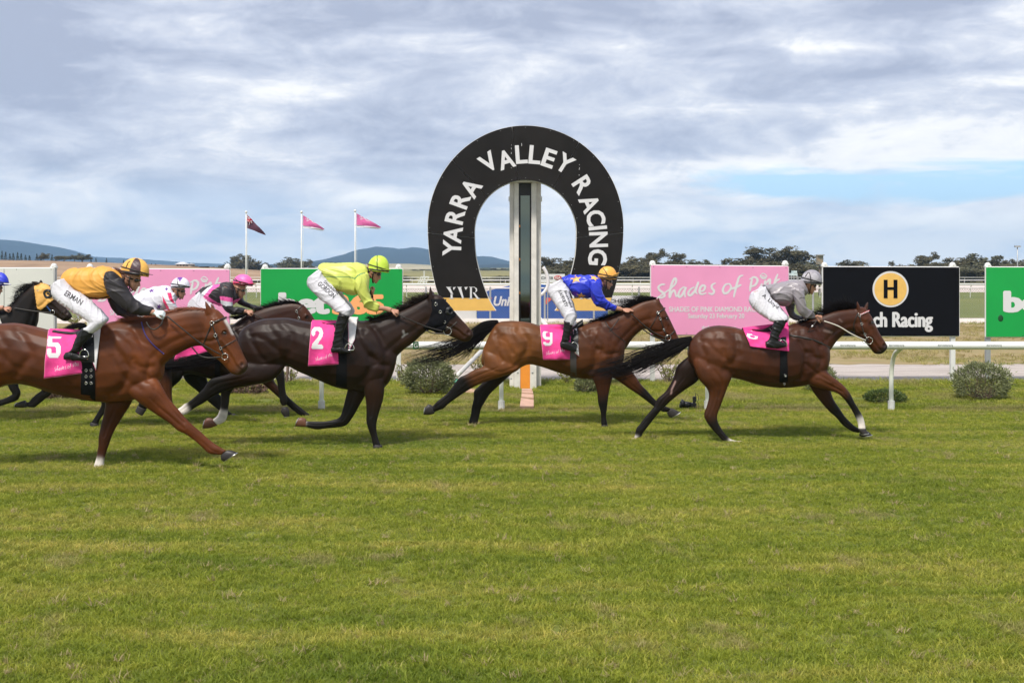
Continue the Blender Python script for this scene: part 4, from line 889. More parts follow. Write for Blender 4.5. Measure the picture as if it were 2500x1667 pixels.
# =================================================================== FIGURE TOOLKIT
class Crop:
    def __init__(s, ox, oy, sc): s.ox, s.oy, s.sc = ox, oy, sc
    def __call__(s, u, v): return (s.ox+u/s.sc, s.oy+v/s.sc)
def wpt(px, py, D, lat=0.0): return P(px, py, D+lat)
class Loft:
    """solid grown through cross-sections; a section is two outline points in a crop, a half-width and a side offset (metres, + away)"""
    def __init__(s, crop, secs, D, lat=0.0, cols=None, n=None, tag='', ns=18, pw=2.3, dst=0, root=False):
        rows = []
        if root:
            p, q = secs[0], secs[1]; cx, cy = (p[0]+p[2])/2, (p[1]+p[3])/2; ex, ey = (q[0]+q[2])/2, (q[1]+q[3])/2; dx, dy = (cx-ex)*.9, (cy-ey)*.9
            f = lambda x, y, k: (cx+(x-cx)*k+dx, cy+(y-cy)*k+dy)
            s1 = (*f(p[0], p[1], .45), *f(p[2], p[3], .45), p[4]*.35, lat*.45)
            p2 = (p[0]+(cx-p[0])*.12, p[1]+(cy-p[1])*.12, p[2]+(cx-p[2])*.12, p[3]+(cy-p[3])*.12, p[4]*.8, lat*.8)
            secs = [s1, p2]+list(secs[1:])
        if tag == 'neck':
            p, q = secs[-2], secs[-1]; vx, vy = ((q[0]+q[2])-(p[0]+p[2]))/2, ((q[1]+q[3])-(p[1]+p[3]))/2; vl = math.hypot(vx, vy); k = .085*FPX/D*crop.sc/vl; cx, cy = (q[0]+q[2])/2+vx*k, (q[1]+q[3])/2+vy*k; secs = list(secs)+[(cx+(q[0]-q[2])*.38, cy+(q[1]-q[3])*.38, cx+(q[2]-q[0])*.38, cy+(q[3]-q[1])*.38, q[4]*.85)]
        for q in secs:
            a = crop(q[0], q[1]); b = crop(q[2], q[3]); la = q[5] if len(q) > 5 else lat
            rows.append([a[0], a[1], b[0], b[1], q[4], la])
        s.rows = cat(rows, n or max(8, (len(rows)-1)*4+1)); s.cols = cols; s.D = D; s.tag = tag; s.ns = ns; s.pw = pw; s.dst = dst
    def pt(s, t, v, lat_sign=0.0):
        """point at param t along, v across 0..1 -> source px"""
        r = s.rows[int(round(t*(len(s.rows)-1)))]
        return (r[0]+(r[2]-r[0])*v, r[1]+(r[3]-r[1])*v)
    def center(s):
        out = []; rad = []
        for r in s.rows:
            a = wpt(r[0], r[1], s.D, r[5]); b = wpt(r[2], r[3], s.D, r[5]); out.append((a+b)/2); rad.append(max((a-b).length/2, 0.012))
        return np.array(out), np.array(rad)
    def add(s, mb, shrink=1.0, grow=0.0):
        vs = []; n = s.ns; k = len(s.rows)
        for r in s.rows:
            a = wpt(r[0], r[1], s.D, r[5]); b = wpt(r[2], r[3], s.D, r[5]); c = (a+b)/2; h = (a-b)/2*shrink
            if grow: h = h*(1+grow/max(h.length, .01))
            w_ = (r[4]*shrink+grow)
            for j in range(n):
                t = 2*math.pi*j/n; cx, sx = math.cos(t), math.sin(t); e = 2/s.pw
                vs.append(c+h*math.copysign(abs(cx)**e, cx)+Vector((0, w_*math.copysign(abs(sx)**e, sx), 0)))
        fs = [(i*n+j, i*n+(j+1)%n, (i+1)*n+(j+1)%n, (i+1)*n+j) for i in range(k-1) for j in range(n)]
        fs += [tuple(range(n))[::-1], tuple((k-1)*n+j for j in range(n))]
        mb.add(vs, fs)
def remesh(mb, vox, smooth=6, fac=0.6):
    me = mb.mesh('tmp'); bm = bmesh.new(); bm.from_mesh(me); bmesh.ops.recalc_face_normals(bm, faces=bm.faces[:]); bm.to_mesh(me); bm.free()
    o = bpy.data.objects.new('tmp', me); COL.objects.link(o); m = o.modifiers.new('r', 'REMESH'); m.mode = 'VOXEL'; m.voxel_size = vox; m.adaptivity = 0
    if smooth: q = o.modifiers.new('s', 'SMOOTH'); q.iterations = smooth; q.factor = fac
    dg = bpy.context.evaluated_depsgraph_get(); dg.update(); out = bpy.data.meshes.new_from_object(o.evaluated_get(dg)); bpy.data.objects.remove(o); bpy.data.meshes.remove(me); return out
def getco(me):
    a = np.zeros(len(me.vertices)*3, np.float32); me.vertices.foreach_get('co', a); return a.reshape(-1, 3).astype(float)
def getno(me):
    a = np.zeros(len(me.vertices)*3, np.float32); me.vertices.foreach_get('normal', a); return a.reshape(-1, 3).astype(float)
def setco(me, c): me.vertices.foreach_set('co', c.astype(np.float32).ravel()); me.update()
def topx(c): return np.stack([c[:, 0]/c[:, 1]*FPX+CX, HY-(c[:, 2]-CAMH)/c[:, 1]*FPX], 1)
def segdist(p, line):
    """distance of 2D pts to polyline"""
    line = np.asarray(line, float); d = np.full(len(p), 1e9)
    for a, b in zip(line[:-1], line[1:]):
        ab = b-a; t = np.clip(((p-a)@ab)/(ab@ab+1e-9), 0, 1); d = np.minimum(d, np.linalg.norm(p-(a+t[:, None]*ab), axis=1))
    return d
def inpoly(p, poly):
    x, y = p[:, 0], p[:, 1]; r = np.zeros(len(p), bool); n = len(poly)
    for i in range(n):
        x1, y1 = poly[i]; x2, y2 = poly[(i+1) % n]
        c = ((y1 > y) != (y2 > y)) & (x < (x2-x1)*(y-y1)/((y2-y1)+1e-12)+x1); r ^= c
    return r
def paint(me, col):
    a = me.color_attributes.new('Col', 'FLOAT_COLOR', 'POINT'); c = np.ones((len(me.vertices), 4), np.float32); c[:, :3] = col; a.data.foreach_set('color', c.ravel())
def closest_loft(co, lofts):
    """index of loft, param t per vertex"""
    best = np.full(len(co), 1e9); li = np.zeros(len(co), int); tt = np.zeros(len(co))
    for i, lf in enumerate(lofts):
        c, r = lf.center()
        d = np.linalg.norm(co[:, None, :]-c[None], axis=2)/r[None]
        j = d.argmin(1); dm = d[np.arange(len(co)), j]; u = dm < best
        best[u] = dm[u]; li[u] = i; tt[u] = j[u]/(len(c)-1)
    return li, tt
def smoothcol(me, col, it=2):
    e = np.zeros(len(me.edges)*2, np.int32); me.edges.foreach_get('vertices', e); e = e.reshape(-1, 2)
    for _ in range(it):
        acc = col.copy(); cnt = np.ones(len(col)); np.add.at(acc, e[:, 0], col[e[:, 1]]); np.add.at(acc, e[:, 1], col[e[:, 0]]); np.add.at(cnt, e[:, 0], 1); np.add.at(cnt, e[:, 1], 1); col = acc/cnt[:, None]
    return col
def bvh_of(me):
    co = [v.co.copy() for v in me.vertices]; return BVHTree.FromPolygons(co, [tuple(p.vertices) for p in me.polygons])
def surf(bv, px, py, off=0.004, D=15.0, lat=-0.2):
    o = Vector((0, 0, CAMH)); d = (P(px, py, 10)-o).normalized(); h = bv.ray_cast(o, d)
    if h[0] is None:
        return wpt(px, py, D, lat), False
    return h[0]-d*off, True
def strap(mb, bv, pts, wd, off=0.005, D=15.0, lat=-0.12, th=0.004, mirror=False, n=None, lift=None):
    """a flat strap lying on the surface along a picture-space path"""
    c = cat(np.array(pts), n or max(6, len(pts)*5)); P3 = []
    last = None
    for i, (x, y) in enumerate(c):
        p, ok = surf(bv, x, y, off, D, lat)
        if not ok and last is not None: p = wpt(x, y, last.y, 0)
        if ok: last = p
        P3.append(p)
    k = len(P3); vs = []
    for i, p in enumerate(P3):
        t = (P3[min(i+1, k-1)]-P3[max(i-1, 0)]).normalized(); s_ = t.cross(Vector((0, 1, 0))).normalized(); nn = Vector((0, -1, 0))
        for a, b in ((1, 0), (-1, 0), (-1, -1), (1, -1)): vs.append(p+s_*wd/2*a+nn*th*(0 if b == 0 else -1)*1.0)
    fs = [(i*4+j, i*4+(j+1) % 4, (i+1)*4+(j+1) % 4, (i+1)*4+j) for i in range(k-1) for j in range(4)]+[(0,1,2,3), tuple((k-1)*4+j for j in (3,2,1,0))]
    mb.add(vs, fs)
    if mirror:
        mb.add([Vector((v.x, 2*D-v.y, v.z)) for v in vs], [f[::-1] for f in fs])
    return P3
def hair(mb, line, spread, n, D, lat=(-.03, .03), r=.0035, seg=12, tmin=.6, wild=0.15, seed=1, t0=0.0, wav=1.0):
    """strands following a picture-space line; spread = half width per control point (px)"""
    rnd = random.Random(seed); k = len(line)
    if t0 <= .06 and n > 90: tailcore(mb, line, spread, D)
    L_ = cat(np.array([(*p, s_) for p, s_ in zip(line, spread)]), 60)
    d = np.gradient(L_[:, :2], axis=0); nr = np.stack([-d[:, 1], d[:, 0]], 1); nr /= (np.linalg.norm(nr, axis=1)[:, None]+1e-9)
    for i in range(n):
        u = rnd.gauss(0, .5); u = max(-1.1, min(1.1, u)); ts = rnd.uniform(0, t0); te = rnd.uniform(tmin, 1.0); la = rnd.uniform(*lat); fl = rnd.gauss(0, wild); ph = rnd.uniform(0, 6.28); am = rnd.uniform(.02, .1)*wav; pts = []
        for j in range(seg):
            f = j/(seg-1); t = ts+(te-ts)*f; q = t*59; a = min(int(q), 58); fr = q-a; row = L_[a]*(1-fr)+L_[a+1]*fr; nn = nr[a]
            o = (u*(1-.25*f*f)+fl*f*f+am*math.sin(f*6+ph)*f)*row[2]
            pts.append(wpt(row[0]+nn[0]*o, row[1]+nn[1]*o, D, la*(1+f*.6)))
        mb.tube(pts, [r*(1-.75*(j/(seg-1))**2) for j in range(seg)], 3, cap=False)

def mane(m, crest, dirs, n, D, seed=1, r=.0033, lat=.035, curl=.25, both=True):
    """locks rooted along the crest; dirs = (dx, dy) px reach of a lock at each crest point"""
    rnd = random.Random(seed); C_ = cat(np.array([(*a, *b) for a, b in zip(crest, dirs)]), 80)
    for i in range(n):
        q = C_[rnd.randint(0, 79)]; k = rnd.uniform(.35, 1.15); sg = rnd.choice((-1, 1)) if both else -1; la = rnd.uniform(.2, 1)*lat*sg; a = rnd.gauss(0, .11); dx, dy = q[2]*k, q[3]*k; ca, sa = math.cos(a), math.sin(a); dx, dy = dx*ca-dy*sa, dx*sa+dy*ca; c2 = rnd.gauss(0, curl); pts = []; ph = rnd.uniform(0, 6)
        x0, y0 = q[0]+rnd.uniform(-2, 2), q[1]+rnd.uniform(-.5, 3.5)
        for j in range(9):
            f = j/8; wv = math.sin(f*5+ph)*1.1*f; pts.append(wpt(x0+dx*f-dy*c2*f*f+wv*.4, y0+dy*f+dx*c2*f*f*.6+wv+f*f*abs(dx)*.10, D, la*(1+f)))
        m.tube(pts, [r*(1-.8*(j/8)**1.5) for j in range(9)], 3, cap=False)
def tailcore(m, line, spread, D, upto=.45):
    L_ = cat(np.array([(*p, s_) for p, s_ in zip(line, spread)]), 40)[:int(40*upto)]; n = len(L_)
    m.tube([wpt(x, y, D) for x, y, s_ in L_], [max(.010, s_*.50*(1-.75*(i/n)**2)*D/FPX) for i, (x, y, s_) in enumerate(L_)], 10)
# ------------------------------------------------------------------- coats
def coatmat(name, rough=0.42):
    m = mat(name, (.1,.05,.03), rough, 0.0010, 260, 0.30, 3.2, attr='Col', spec=0.27, stretch=(.5,1,1)); return m
COATM = coatmat('horse_coat', 0.47)
HAIRK = mat('black_horsehair', (0.007,0.005,0.005), 0.5, spec=.12); HAIRC = mat('chestnut_horsehair', (0.20,0.055,0.018), 0.5); HAIRD = mat('dark_brown_horsehair', (0.014,0.008,0.006), 0.5, spec=.15)
HOOFM = mat('hoof_horn', (0.022,0.018,0.017), 0.5, 0.001, 60, .2, 30); HOOFW = mat('pale_hoof', (0.42,0.33,0.26), 0.6, 0.001, 60, .2, 30); EYEM = mat('horse_eye', (0.008,0.005,0.004), 0.08, coat=1.0)
SHOE = mat('horseshoe_metal', (0.6,0.6,0.6), 0.35, metal=1.0)
def rampcol(t, stops):
    ts = [s_[0] for s_ in stops]; return np.stack([np.interp(t, ts, [s_[1][k] for s_ in stops]) for k in range(3)], 1)
TORSO_GROOVES = [ # (points in torso (t, v)), width m, depth m
 ([(.80,.08),(.86,.30),(.88,.55),(.86,.80)], .030, .010), ([(.66,.10),(.71,.32),(.76,.55),(.74,.80),(.68,.92)], .040, .016),
 ([(.78,.50),(.83,.60),(.90,.62)], .03, .010), ([(.72,.15),(.79,.40),(.80,.62)], .028, .007),
 ([(.30,.12),(.35,.35),(.36,.60),(.31,.86)], .045, .014), ([(.20,.10),(.26,.35),(.27,.60)], .035, .007), ([(.10,.18),(.14,.45),(.20,.75)], .028, .009),
 ([(.15,.30),(.24,.50),(.30,.72)], .03, .006), ([(.36,.92),(.48,.84),(.60,.88)], .04, .006),
 ([(.44,.25),(.46,.75)], .018, .003), ([(.49,.25),(.51,.8)], .018, .003), ([(.54,.25),(.56,.8)], .018, .003), ([(.59,.25),(.61,.8)], .018, .003)]
NECK_GROOVES = [([(.15,.75),(.45,.70),(.75,.66),(.97,.62)], .030, .0065), ([(.05,.35),(.35,.33),(.7,.30)], .04, .0025)]
HEAD_GROOVES = [([(.20,.92),(.34,.70),(.36,.45),(.28,.25)], .018, .007), ([(.42,.50),(.62,.46),(.76,.50)], .012, -.005), ([(.45,.62),(.65,.58),(.8,.62)], .014, .005), ([(.86,.78),(.93,.70),(.99,.72)], .007, .006), ([(.24,.30),(.30,.18),(.40,.22)], .014, -.006), ([(.50,.25),(.70,.22),(.85,.25)], .012, .003)]
def make_horse(name, label, D, lofts, ears, coat, hair_fn, hooves, eye, nostril, extra_cols=None, extra_grooves=None, group='racehorses at full gallop', vox=0.0115, loc_px=None):
    mb = MB()
    for lf in lofts: lf.add(mb)
    for e in ears: e.add(mb)
    me = remesh(mb, vox, 5, .55); co = getco(me); no = getno(me); pxy = topx(co); scale = FPX/D
    # muscle relief
    dsp = np.zeros(len(co)); byt = {l.tag: l for l in lofts}
    side = np.abs(no[:, 1])
    def doit(tag, gl):
        if tag not in byt: return
        lf = byt[tag]
        for pts, wd, dep in gl:
            line = [lf.pt(t, v) for t, v in cat(np.array(pts), 8)]
            d = segdist(pxy, line)/(wd*1.4*scale)
            dsp[:] -= dep*1.55*np.exp(-d*d*1.3)*np.clip(side*1.3, 0, 1)
    doit('torso', TORSO_GROOVES); doit('neck', NECK_GROOVES); doit('head', HEAD_GROOVES)
    for lf in lofts[3:]:
        k0 = len(lf.rows)
        for v_, w_, e_, t0_, t1_ in ((.62,.007,.006,.66,.93),(.30,.009,.004,.30,.60),(.60,.012,.006,.18,.50)):
            line = [lf.pt(t, v_) for t in np.linspace(t0_, t1_, 8)]; dd = segdist(pxy, line)/(w_*scale); c3_ = lf.center()[0]; near = np.abs(co[:, 1]-c3_[:, 1].mean()) < .16
            dsp -= e_*np.exp(-dd*dd)*side*near
    for crop, pts, wd, dep in (extra_grooves or []):
        d = segdist(pxy, cat(np.array([crop(*p) for p in pts]), max(8, len(pts)*4)))/(wd*1.4*scale); dsp -= dep*np.exp(-d*d*1.3)*np.clip(-no[:, 1]*1.5, 0, 1)
    ex, ey = eye; de = np.linalg.norm(pxy-np.array([ex, ey]), axis=1)/scale; dsp -= .010*np.exp(-(de/.022)**2)*(no[:, 1] < 0); dsp += .006*np.exp(-((de-.035)/.012)**2)*(pxy[:, 1] < ey)*side
    if nostril:
        dn = np.linalg.norm((pxy-np.array(nostril))*np.array([1, .75]), axis=1)/scale; dsp -= .014*np.exp(-(dn/.016)**2)*side; dsp += .005*np.exp(-((dn-.03)/.011)**2)*side
    def nz(s_, sd): return (np.sin(co[:, 0]*s_*1.3+sd+1.7*np.sin(co[:, 2]*s_*.8+sd))+np.sin(co[:, 2]*s_*1.1+sd*2+1.5*np.sin(co[:, 0]*s_*.9+co[:, 1]*s_))+np.sin((co[:, 0]*.8+co[:, 2]*.9)*s_*1.7+co[:, 1]*s_+sd*3))/3
    big = np.isin(closest_loft(co[::1], lofts)[0], [0, 1]).astype(float)
    dsp += nz(11, 1.0)*.0016*big*side
    co += no*dsp[:, None]; setco(me, co)
    # coat colour, loft by loft
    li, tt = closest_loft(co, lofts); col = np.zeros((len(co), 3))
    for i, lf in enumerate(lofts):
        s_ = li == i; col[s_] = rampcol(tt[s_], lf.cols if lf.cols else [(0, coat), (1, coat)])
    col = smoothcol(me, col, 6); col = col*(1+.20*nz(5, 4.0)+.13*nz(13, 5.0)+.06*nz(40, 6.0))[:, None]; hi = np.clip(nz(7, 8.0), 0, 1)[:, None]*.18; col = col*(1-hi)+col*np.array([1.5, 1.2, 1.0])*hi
    col = col*np.array([.62, .60, .46])
    if extra_cols:
        for fn in extra_cols: col = fn(col, pxy, co, no, scale, li)
    if nostril:
        k = np.exp(-(dn/.014)**2)[:, None]*(side[:, None]); col = col*(1-k)+np.array([.03,.012,.012])*k
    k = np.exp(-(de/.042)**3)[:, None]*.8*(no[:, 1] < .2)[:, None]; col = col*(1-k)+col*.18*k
    paint(me, col)
    c0 = lofts[0].center()[0].mean(0); th = thing(name, label, 'horse', (c0[0], D, 0), group)
    body = link('body', me, COATM, th, True); bv = bvh_of_shift(me, base(th))
    for (a, mt) in hooves:
        h = MB(); a.add(h); hm = remesh(h, .006, 3); ho = link('hoof', hm, mt, th, True)
        if len(a.rows) == 5: continue
        r = a.rows[-1]; r0 = a.rows[0]; s_ = MB(); p1 = wpt(r[0], r[1], D, r[5]); p2 = wpt(r[2], r[3], D, r[5]); cc = (p1+p2)/2; ax = (p1-p2)/2
        pts = [cc+ax*math.cos(t)*1.02+Vector((0, r[4]*1.02*math.sin(t), 0)) for t in np.linspace(0, 2*math.pi, 17)]; s_.tube(pts, .005, 5, cap=False); s_.build('horseshoe', SHOE, ho)
    m = MB(); p, ok = surf(bv, ex, ey, -.008, D); m.ball(p, (.026, .016, .021), 12, 8); m.build('eye', EYEM, th, True)
    for hn, mt, f in hair_fn:
        m = MB(); f(m); m.build(hn, mt, th, True)
    return th, bv, byt
def bvh_of_shift(me, b):
    co = [v.co+b for v in me.vertices]; return BVHTree.FromPolygons(co, [tuple(p.vertices) for p in me.polygons])
def cloth_patch(name, bv, quad, parent, mt, D, nx=22, ny=26, off=0.012, wave=0.008, over=True, edge=None, fold=0.0):
    """cloth draped on the flank from 4 picture-space corners (TL, TR, BR, BL)"""
    q = [np.array(p, float) for p in quad]; mb = MB(); vs = []
    for j in range(ny+1):
        v = j/ny
        for i in range(nx+1):
            u = i/nx; p = (q[0]*(1-u)+q[1]*u)*(1-v)+(q[3]*(1-u)+q[2]*u)*v
            w, ok = surf(bv, p[0], p[1], off, D, -.2)
            if not ok: w = wpt(p[0], p[1], D, -.06)
            w = w-Vector((0, wave*(1.2+math.sin(u*8+v*4)+.6*math.sin(u*17-v*6)+.5*math.sin(v*13+u*5))*(.25+v)*.8+fold*v*v, 0)); vs.append(w)
    # keep it from creasing: relax
    A_ = np.array([tuple(v) for v in vs]).reshape(ny+1, nx+1, 3)
    for _ in range(3): A_[1:-1, 1:-1, 1] = .5*A_[1:-1, 1:-1, 1]+.125*(A_[:-2, 1:-1, 1]+A_[2:, 1:-1, 1]+A_[1:-1, :-2, 1]+A_[1:-1, 2:, 1])
    vs = [Vector(p) for p in A_.reshape(-1, 3)]
    fs = [(j*(nx+1)+i, j*(nx+1)+i+1, (j+1)*(nx+1)+i+1, (j+1)*(nx+1)+i) for j in range(ny) for i in range(nx)]
    if over:   # over the back and down the other side
        n0 = len(vs); vs2 = [Vector((v.x, 2*D-v.y, v.z)) for v in vs]; vs += vs2; fs += [tuple(n0+k for k in f[::-1]) for f in fs]
        mid = len(vs); 
        for i in range(nx+1): p = vs[i]; vs.append(Vector((p.x, D, p.z+.02)))
        for i in range(nx): fs.append((i+1, i, mid+i, mid+i+1)); fs.append((mid+i+1, mid+i, n0+i, n0+i+1))
    mb.add(vs, fs); me = mb.mesh(name); o = link(name, me, mt, parent, True); sm = o.modifiers.new('thick', 'SOLIDIFY'); sm.thickness = .004; sm.offset = -1
    cb = BVHTree.FromPolygons(vs, fs)
    if edge is not None:
        e = MB(); path = [A_[ny, i] for i in range(nx+1)]; e.tube([Vector(p) for p in path], .004, 5); e.tube([Vector(A_[j, 0]) for j in range(ny+1)], .004, 5); e.build('binding', edge, o)
    return o, cb
def decal(name, me, bv, cx, cy, sx, sy, rot, mt, parent, D, off=0.006, shear=0.0, sub=1):
    """flat print laid on a curved surface; me in unit text space"""
    if sub:
        bm = bmesh.new(); bm.from_mesh(me); bmesh.ops.triangulate(bm, faces=bm.faces[:])
        bmesh.ops.subdivide_edges(bm, edges=[e for e in bm.edges if e.calc_length() > .25], cuts=2, use_grid_fill=True); bm.to_mesh(me); bm.free()
    co = getco(me); x0, x1 = co[:, 0].min(), co[:, 0].max(); y0, y1 = co[:, 1].min(), co[:, 1].max(); u = (co[:, 0]-(x0+x1)/2)/(x1-x0)*sx; v = (co[:, 1]-(y0+y1)/2)/(y1-y0)*sy
    c, s_ = math.cos(R(rot)), math.sin(R(rot)); X_ = cx+u*c+v*s_; Y_ = cy+u*s_*1.0-v*c
    X_ = cx+u*c-(-v)*s_*-1.0*-1.0 if False else cx+(u*c-(-v)*(s_)); Y_ = cy+(u*s_+(-v)*c)
    out = []; lastd = D-.2
    for x, y in zip(X_, Y_):
        p, ok = surf(bv, x, y, off, D)
        if not ok: p = P(x, y, lastd)
        else: lastd = p.y
        out.append(p)
    me2 = bpy.data.meshes.new(name); me2.from_pydata([tuple(p) for p in out], [], [tuple(f.vertices) for f in me.polygons]); return link(name, me2, mt, parent)

DIG = {'5': [[(.92,.0),(.18,.0)],[(.16,.02),(.12,.42)],[(.12,.42),(.70,.42)],[(.72,.44),(.86,.56),(.86,.84),(.72,.97)],[(.70,1.0),(.22,1.0)],[(.20,.98),(.08,.86),(.08,.72)]],
       '2': [[(.10,.26),(.12,.12),(.28,.0)],[(.28,.0),(.68,.0)],[(.68,.0),(.88,.14),(.88,.34)],[(.88,.34),(.72,.52)],[(.72,.52),(.14,.92)],[(.10,1.0),(.92,1.0)]],
       '9': [[(.14,.14),(.14,.42)],[(.30,.0),(.70,.0)],[(.14,.14),(.30,.0)],[(.14,.42),(.30,.54)],[(.30,.54),(.80,.54)],[(.70,.0),(.86,.14)],[(.86,.14),(.86,.84)],[(.86,.84),(.70,1.0)],[(.70,1.0),(.30,1.0)],[(.30,1.0),(.15,.90)]],
       '6': [[(.86,.20),(.86,.12),(.70,.0)],[(.70,.0),(.30,.0)],[(.30,.0),(.14,.14)],[(.14,.14),(.14,.86)],[(.14,.86),(.30,1.0)],[(.30,1.0),(.70,1.0)],[(.70,1.0),(.86,.86)],[(.86,.86),(.86,.58)],[(.86,.58),(.70,.46)],[(.70,.46),(.16,.46)]]}
def digit(s_):
    st = [[(x*.66, -y) for x, y in q] for q in DIG[s_]]; return ribbon(st, .25 if s_ in '25' else .20, lambda a, b: Vector((a, b, 0)), 0.0, .042).mesh('digit')
# =================================================================== JOCKEY TOOLKIT
SKIN = mat('skin', (0.46,0.23,0.15), 0.5, var=.08, vscale=14, attr=None); BREECH = mat('white_breeches', (0.60,0.59,0.63), 0.65, 0.006, 26, .05, 8, stretch=(1,1,1.6))
GLOSSK = mat('goggle_lens', (0.008,0.008,0.008), 0.08, coat=1); CAPK = mat('helmet_black', (0.012,0.012,0.014), 0.35)
def folds(co, no, amp, seed, ang=.6, freq=30):
    """cloth creases: ridged, direction-dominated ripples"""
    x, y, z = co[:, 0], co[:, 1], co[:, 2]; d = x*math.cos(ang)+z*math.sin(ang); e = -x*math.sin(ang)+z*math.cos(ang)
    w = .35*np.sin(e*9+seed)+.25*np.sin(y*13+seed*2)+.2*np.sin(d*7+seed*3)
    r = 1-np.abs(np.sin(d*freq*.5+w*4+seed)); q = 1-np.abs(np.sin(e*freq*.33+w*5+seed*1.7+d*4)); m = .5+.5*np.sin(d*5+e*7+seed)
    s2 = 1-np.abs(np.sin(d*freq*.95+e*11+w*6+seed*2)); return co+no*(((r**3*m+q**3*(1-m))*.8+.35*s2**3)[:, None]-.12)*amp*2.3
def cloth(name, lofts, parent, mt, vox=.008, amp=.010, seed=1, ang=.6, freq=34, colfn=None, coll=None, smooth=5, grow=0.0):
    mb = MB()
    for l in lofts: l.add(mb, 1.0, grow)
    me = remesh(mb, vox, smooth, .55); co = getco(me); co = folds(co, getno(me), amp, seed, ang, freq); setco(me, co)
    if colfn is not None: paint(me, colfn(topx(co), co, getno(me)))
    o = link(name, me, mt, parent, True); return o, bvh_of_shift(me, base(parent))
def frame(ox, oy, D, tilt, sc, lat=0.0):
    o = wpt(ox, oy, D, lat); c, s_ = math.cos(R(tilt)), math.sin(R(tilt))
    def f(x, y, z): return o+Vector(((x*c-z*s_)*sc, y*sc, (x*s_+z*c)*sc))
    return f
def head_into(mb, f):
    secs = [(.090,-.118,.050,-.112,.022),(.096,-.098,.010,-.080,.044),(.097,-.070,-.035,-.055,.058),(.096,-.040,-.062,-.025,.066),(.090,-.005,-.085,.010,.072),(.098,.025,-.096,.045,.075),(.092,.060,-.092,.075,.073),(.06,.100,-.06,.105,.055),(.02,.122,-.02,.122,.02)]
    rows = cat(np.array(secs), 33); n = 20; vs = []
    for r in rows:
        c = ((r[0]+r[2])/2, (r[1]+r[3])/2); h = ((r[0]-r[2])/2, (r[1]-r[3])/2)
        for j in range(n):
            t = 2*math.pi*j/n; vs.append(f(c[0]+h[0]*math.cos(t), r[4]*math.sin(t), c[1]+h[1]*math.cos(t)))
    k = len(rows); mb.add(vs, [(i*n+j, i*n+(j+1) % n, (i+1)*n+(j+1) % n, (i+1)*n+j) for i in range(k-1) for j in range(n)]+[tuple(range(n))[::-1], tuple((k-1)*n+j for j in range(n))])
    # nose, lips, brow, ears
    mb.tube([f(.088,0,.010), f(.104,0,-.018), f(.117,0,-.044), f(.106,0,-.052)], [.008,.010,.0145,.010], 8)
    for s_ in (-1, 1): mb.ball(f(.102, .011*s_, -.050), .008, 8, 6); mb.tube([f(.092,.012*s_,.024), f(.086,.038*s_,.020), f(.062,.056*s_,.012)], [.010,.010,.007], 6)
    mb.tube([f(.094,-.020,-.076), f(.103,0,-.072), f(.094,.020,-.076)], [.004,.007,.004], 6); mb.tube([f(.091,-.016,-.086), f(.100,0,-.084), f(.091,.016,-.086)], [.004,.0075,.004], 6); mb.ball(f(.088,0,-.108), (.016,.016,.014), 8, 6)
    for s_ in (-1, 1):
        pts = [f(.010,.074*s_,-.022), f(.012,.078*s_,.004), f(-.002,.084*s_,.022), f(-.020,.086*s_,.012), f(-.016,.082*s_,-.010), f(-.002,.076*s_,-.028)]
        mb.tube(pts, [.007,.007,.007,.007,.007,.006], 6); mb.ball(f(-.003,.075*s_,-.002), (.014,.008,.02), 8, 6)
def hand_into(mb, w, d, up, side, grip=1.0, sc=1.0):
    """w wrist point, d direction of the hand, up = back of the hand, fingers curl by grip"""
    d = Vector(d).normalized(); up = Vector(up); up = (up-d*up.dot(d)).normalized(); s_ = d.cross(up)*side
    L_ = .085*sc; palm0 = w+d*.01; palm1 = w+d*L_
    for k in range(4):
        o = s_*(.030-.020*k)*sc; a = palm0+o*.6; b = palm1+o; mb.tube([a, (a+b)/2, b], [.015*sc,.0145*sc,.0125*sc], 8)
        ln = (.072,.080,.074,.058)[k]*sc; p = b; dd = d.copy(); pts = [b]; rr = [.0105*sc]
        for j, fr in enumerate((.42,.32,.26)):
            an = grip*(.95,1.35,.9)[j]*(1+.06*k); dd = (dd*math.cos(an)-up*math.sin(an)).normalized() if j == 0 else rotv(dd, s_*side, an*1.0, up, d)
            p = p+dd*ln*fr; pts.append(p); rr.append((.0098,.0088,.0075)[j]*sc)
        mb.tube(pts, rr, 7); mb.ball(pts[-1], rr[-1], 7, 5)
    t0 = w+d*.025*sc+s_*.026*sc; t1 = t0+(d*.6+s_*.8-up*.2).normalized()*.036*sc; t2 = t1+(d*.85-up*.5*grip+s_*.1).normalized()*.030*sc; t3 = t2+(d*.5-up*.8*grip-s_*.3).normalized()*.024*sc
    mb.tube([w+d*.01, t0, t1, t2, t3], [.013*sc,.014*sc,.012*sc,.0105*sc,.0085*sc], 7); mb.ball(t3, .0085*sc, 7, 5)
def rotv(v, ax, an, up, d):
    # curl inside the plane spanned by d and up
    x, y = v.dot(d), v.dot(up); c, s_ = math.cos(-an), math.sin(-an); return (d*(x*c-y*s_)+up*(x*s_+y*c)).normalized()
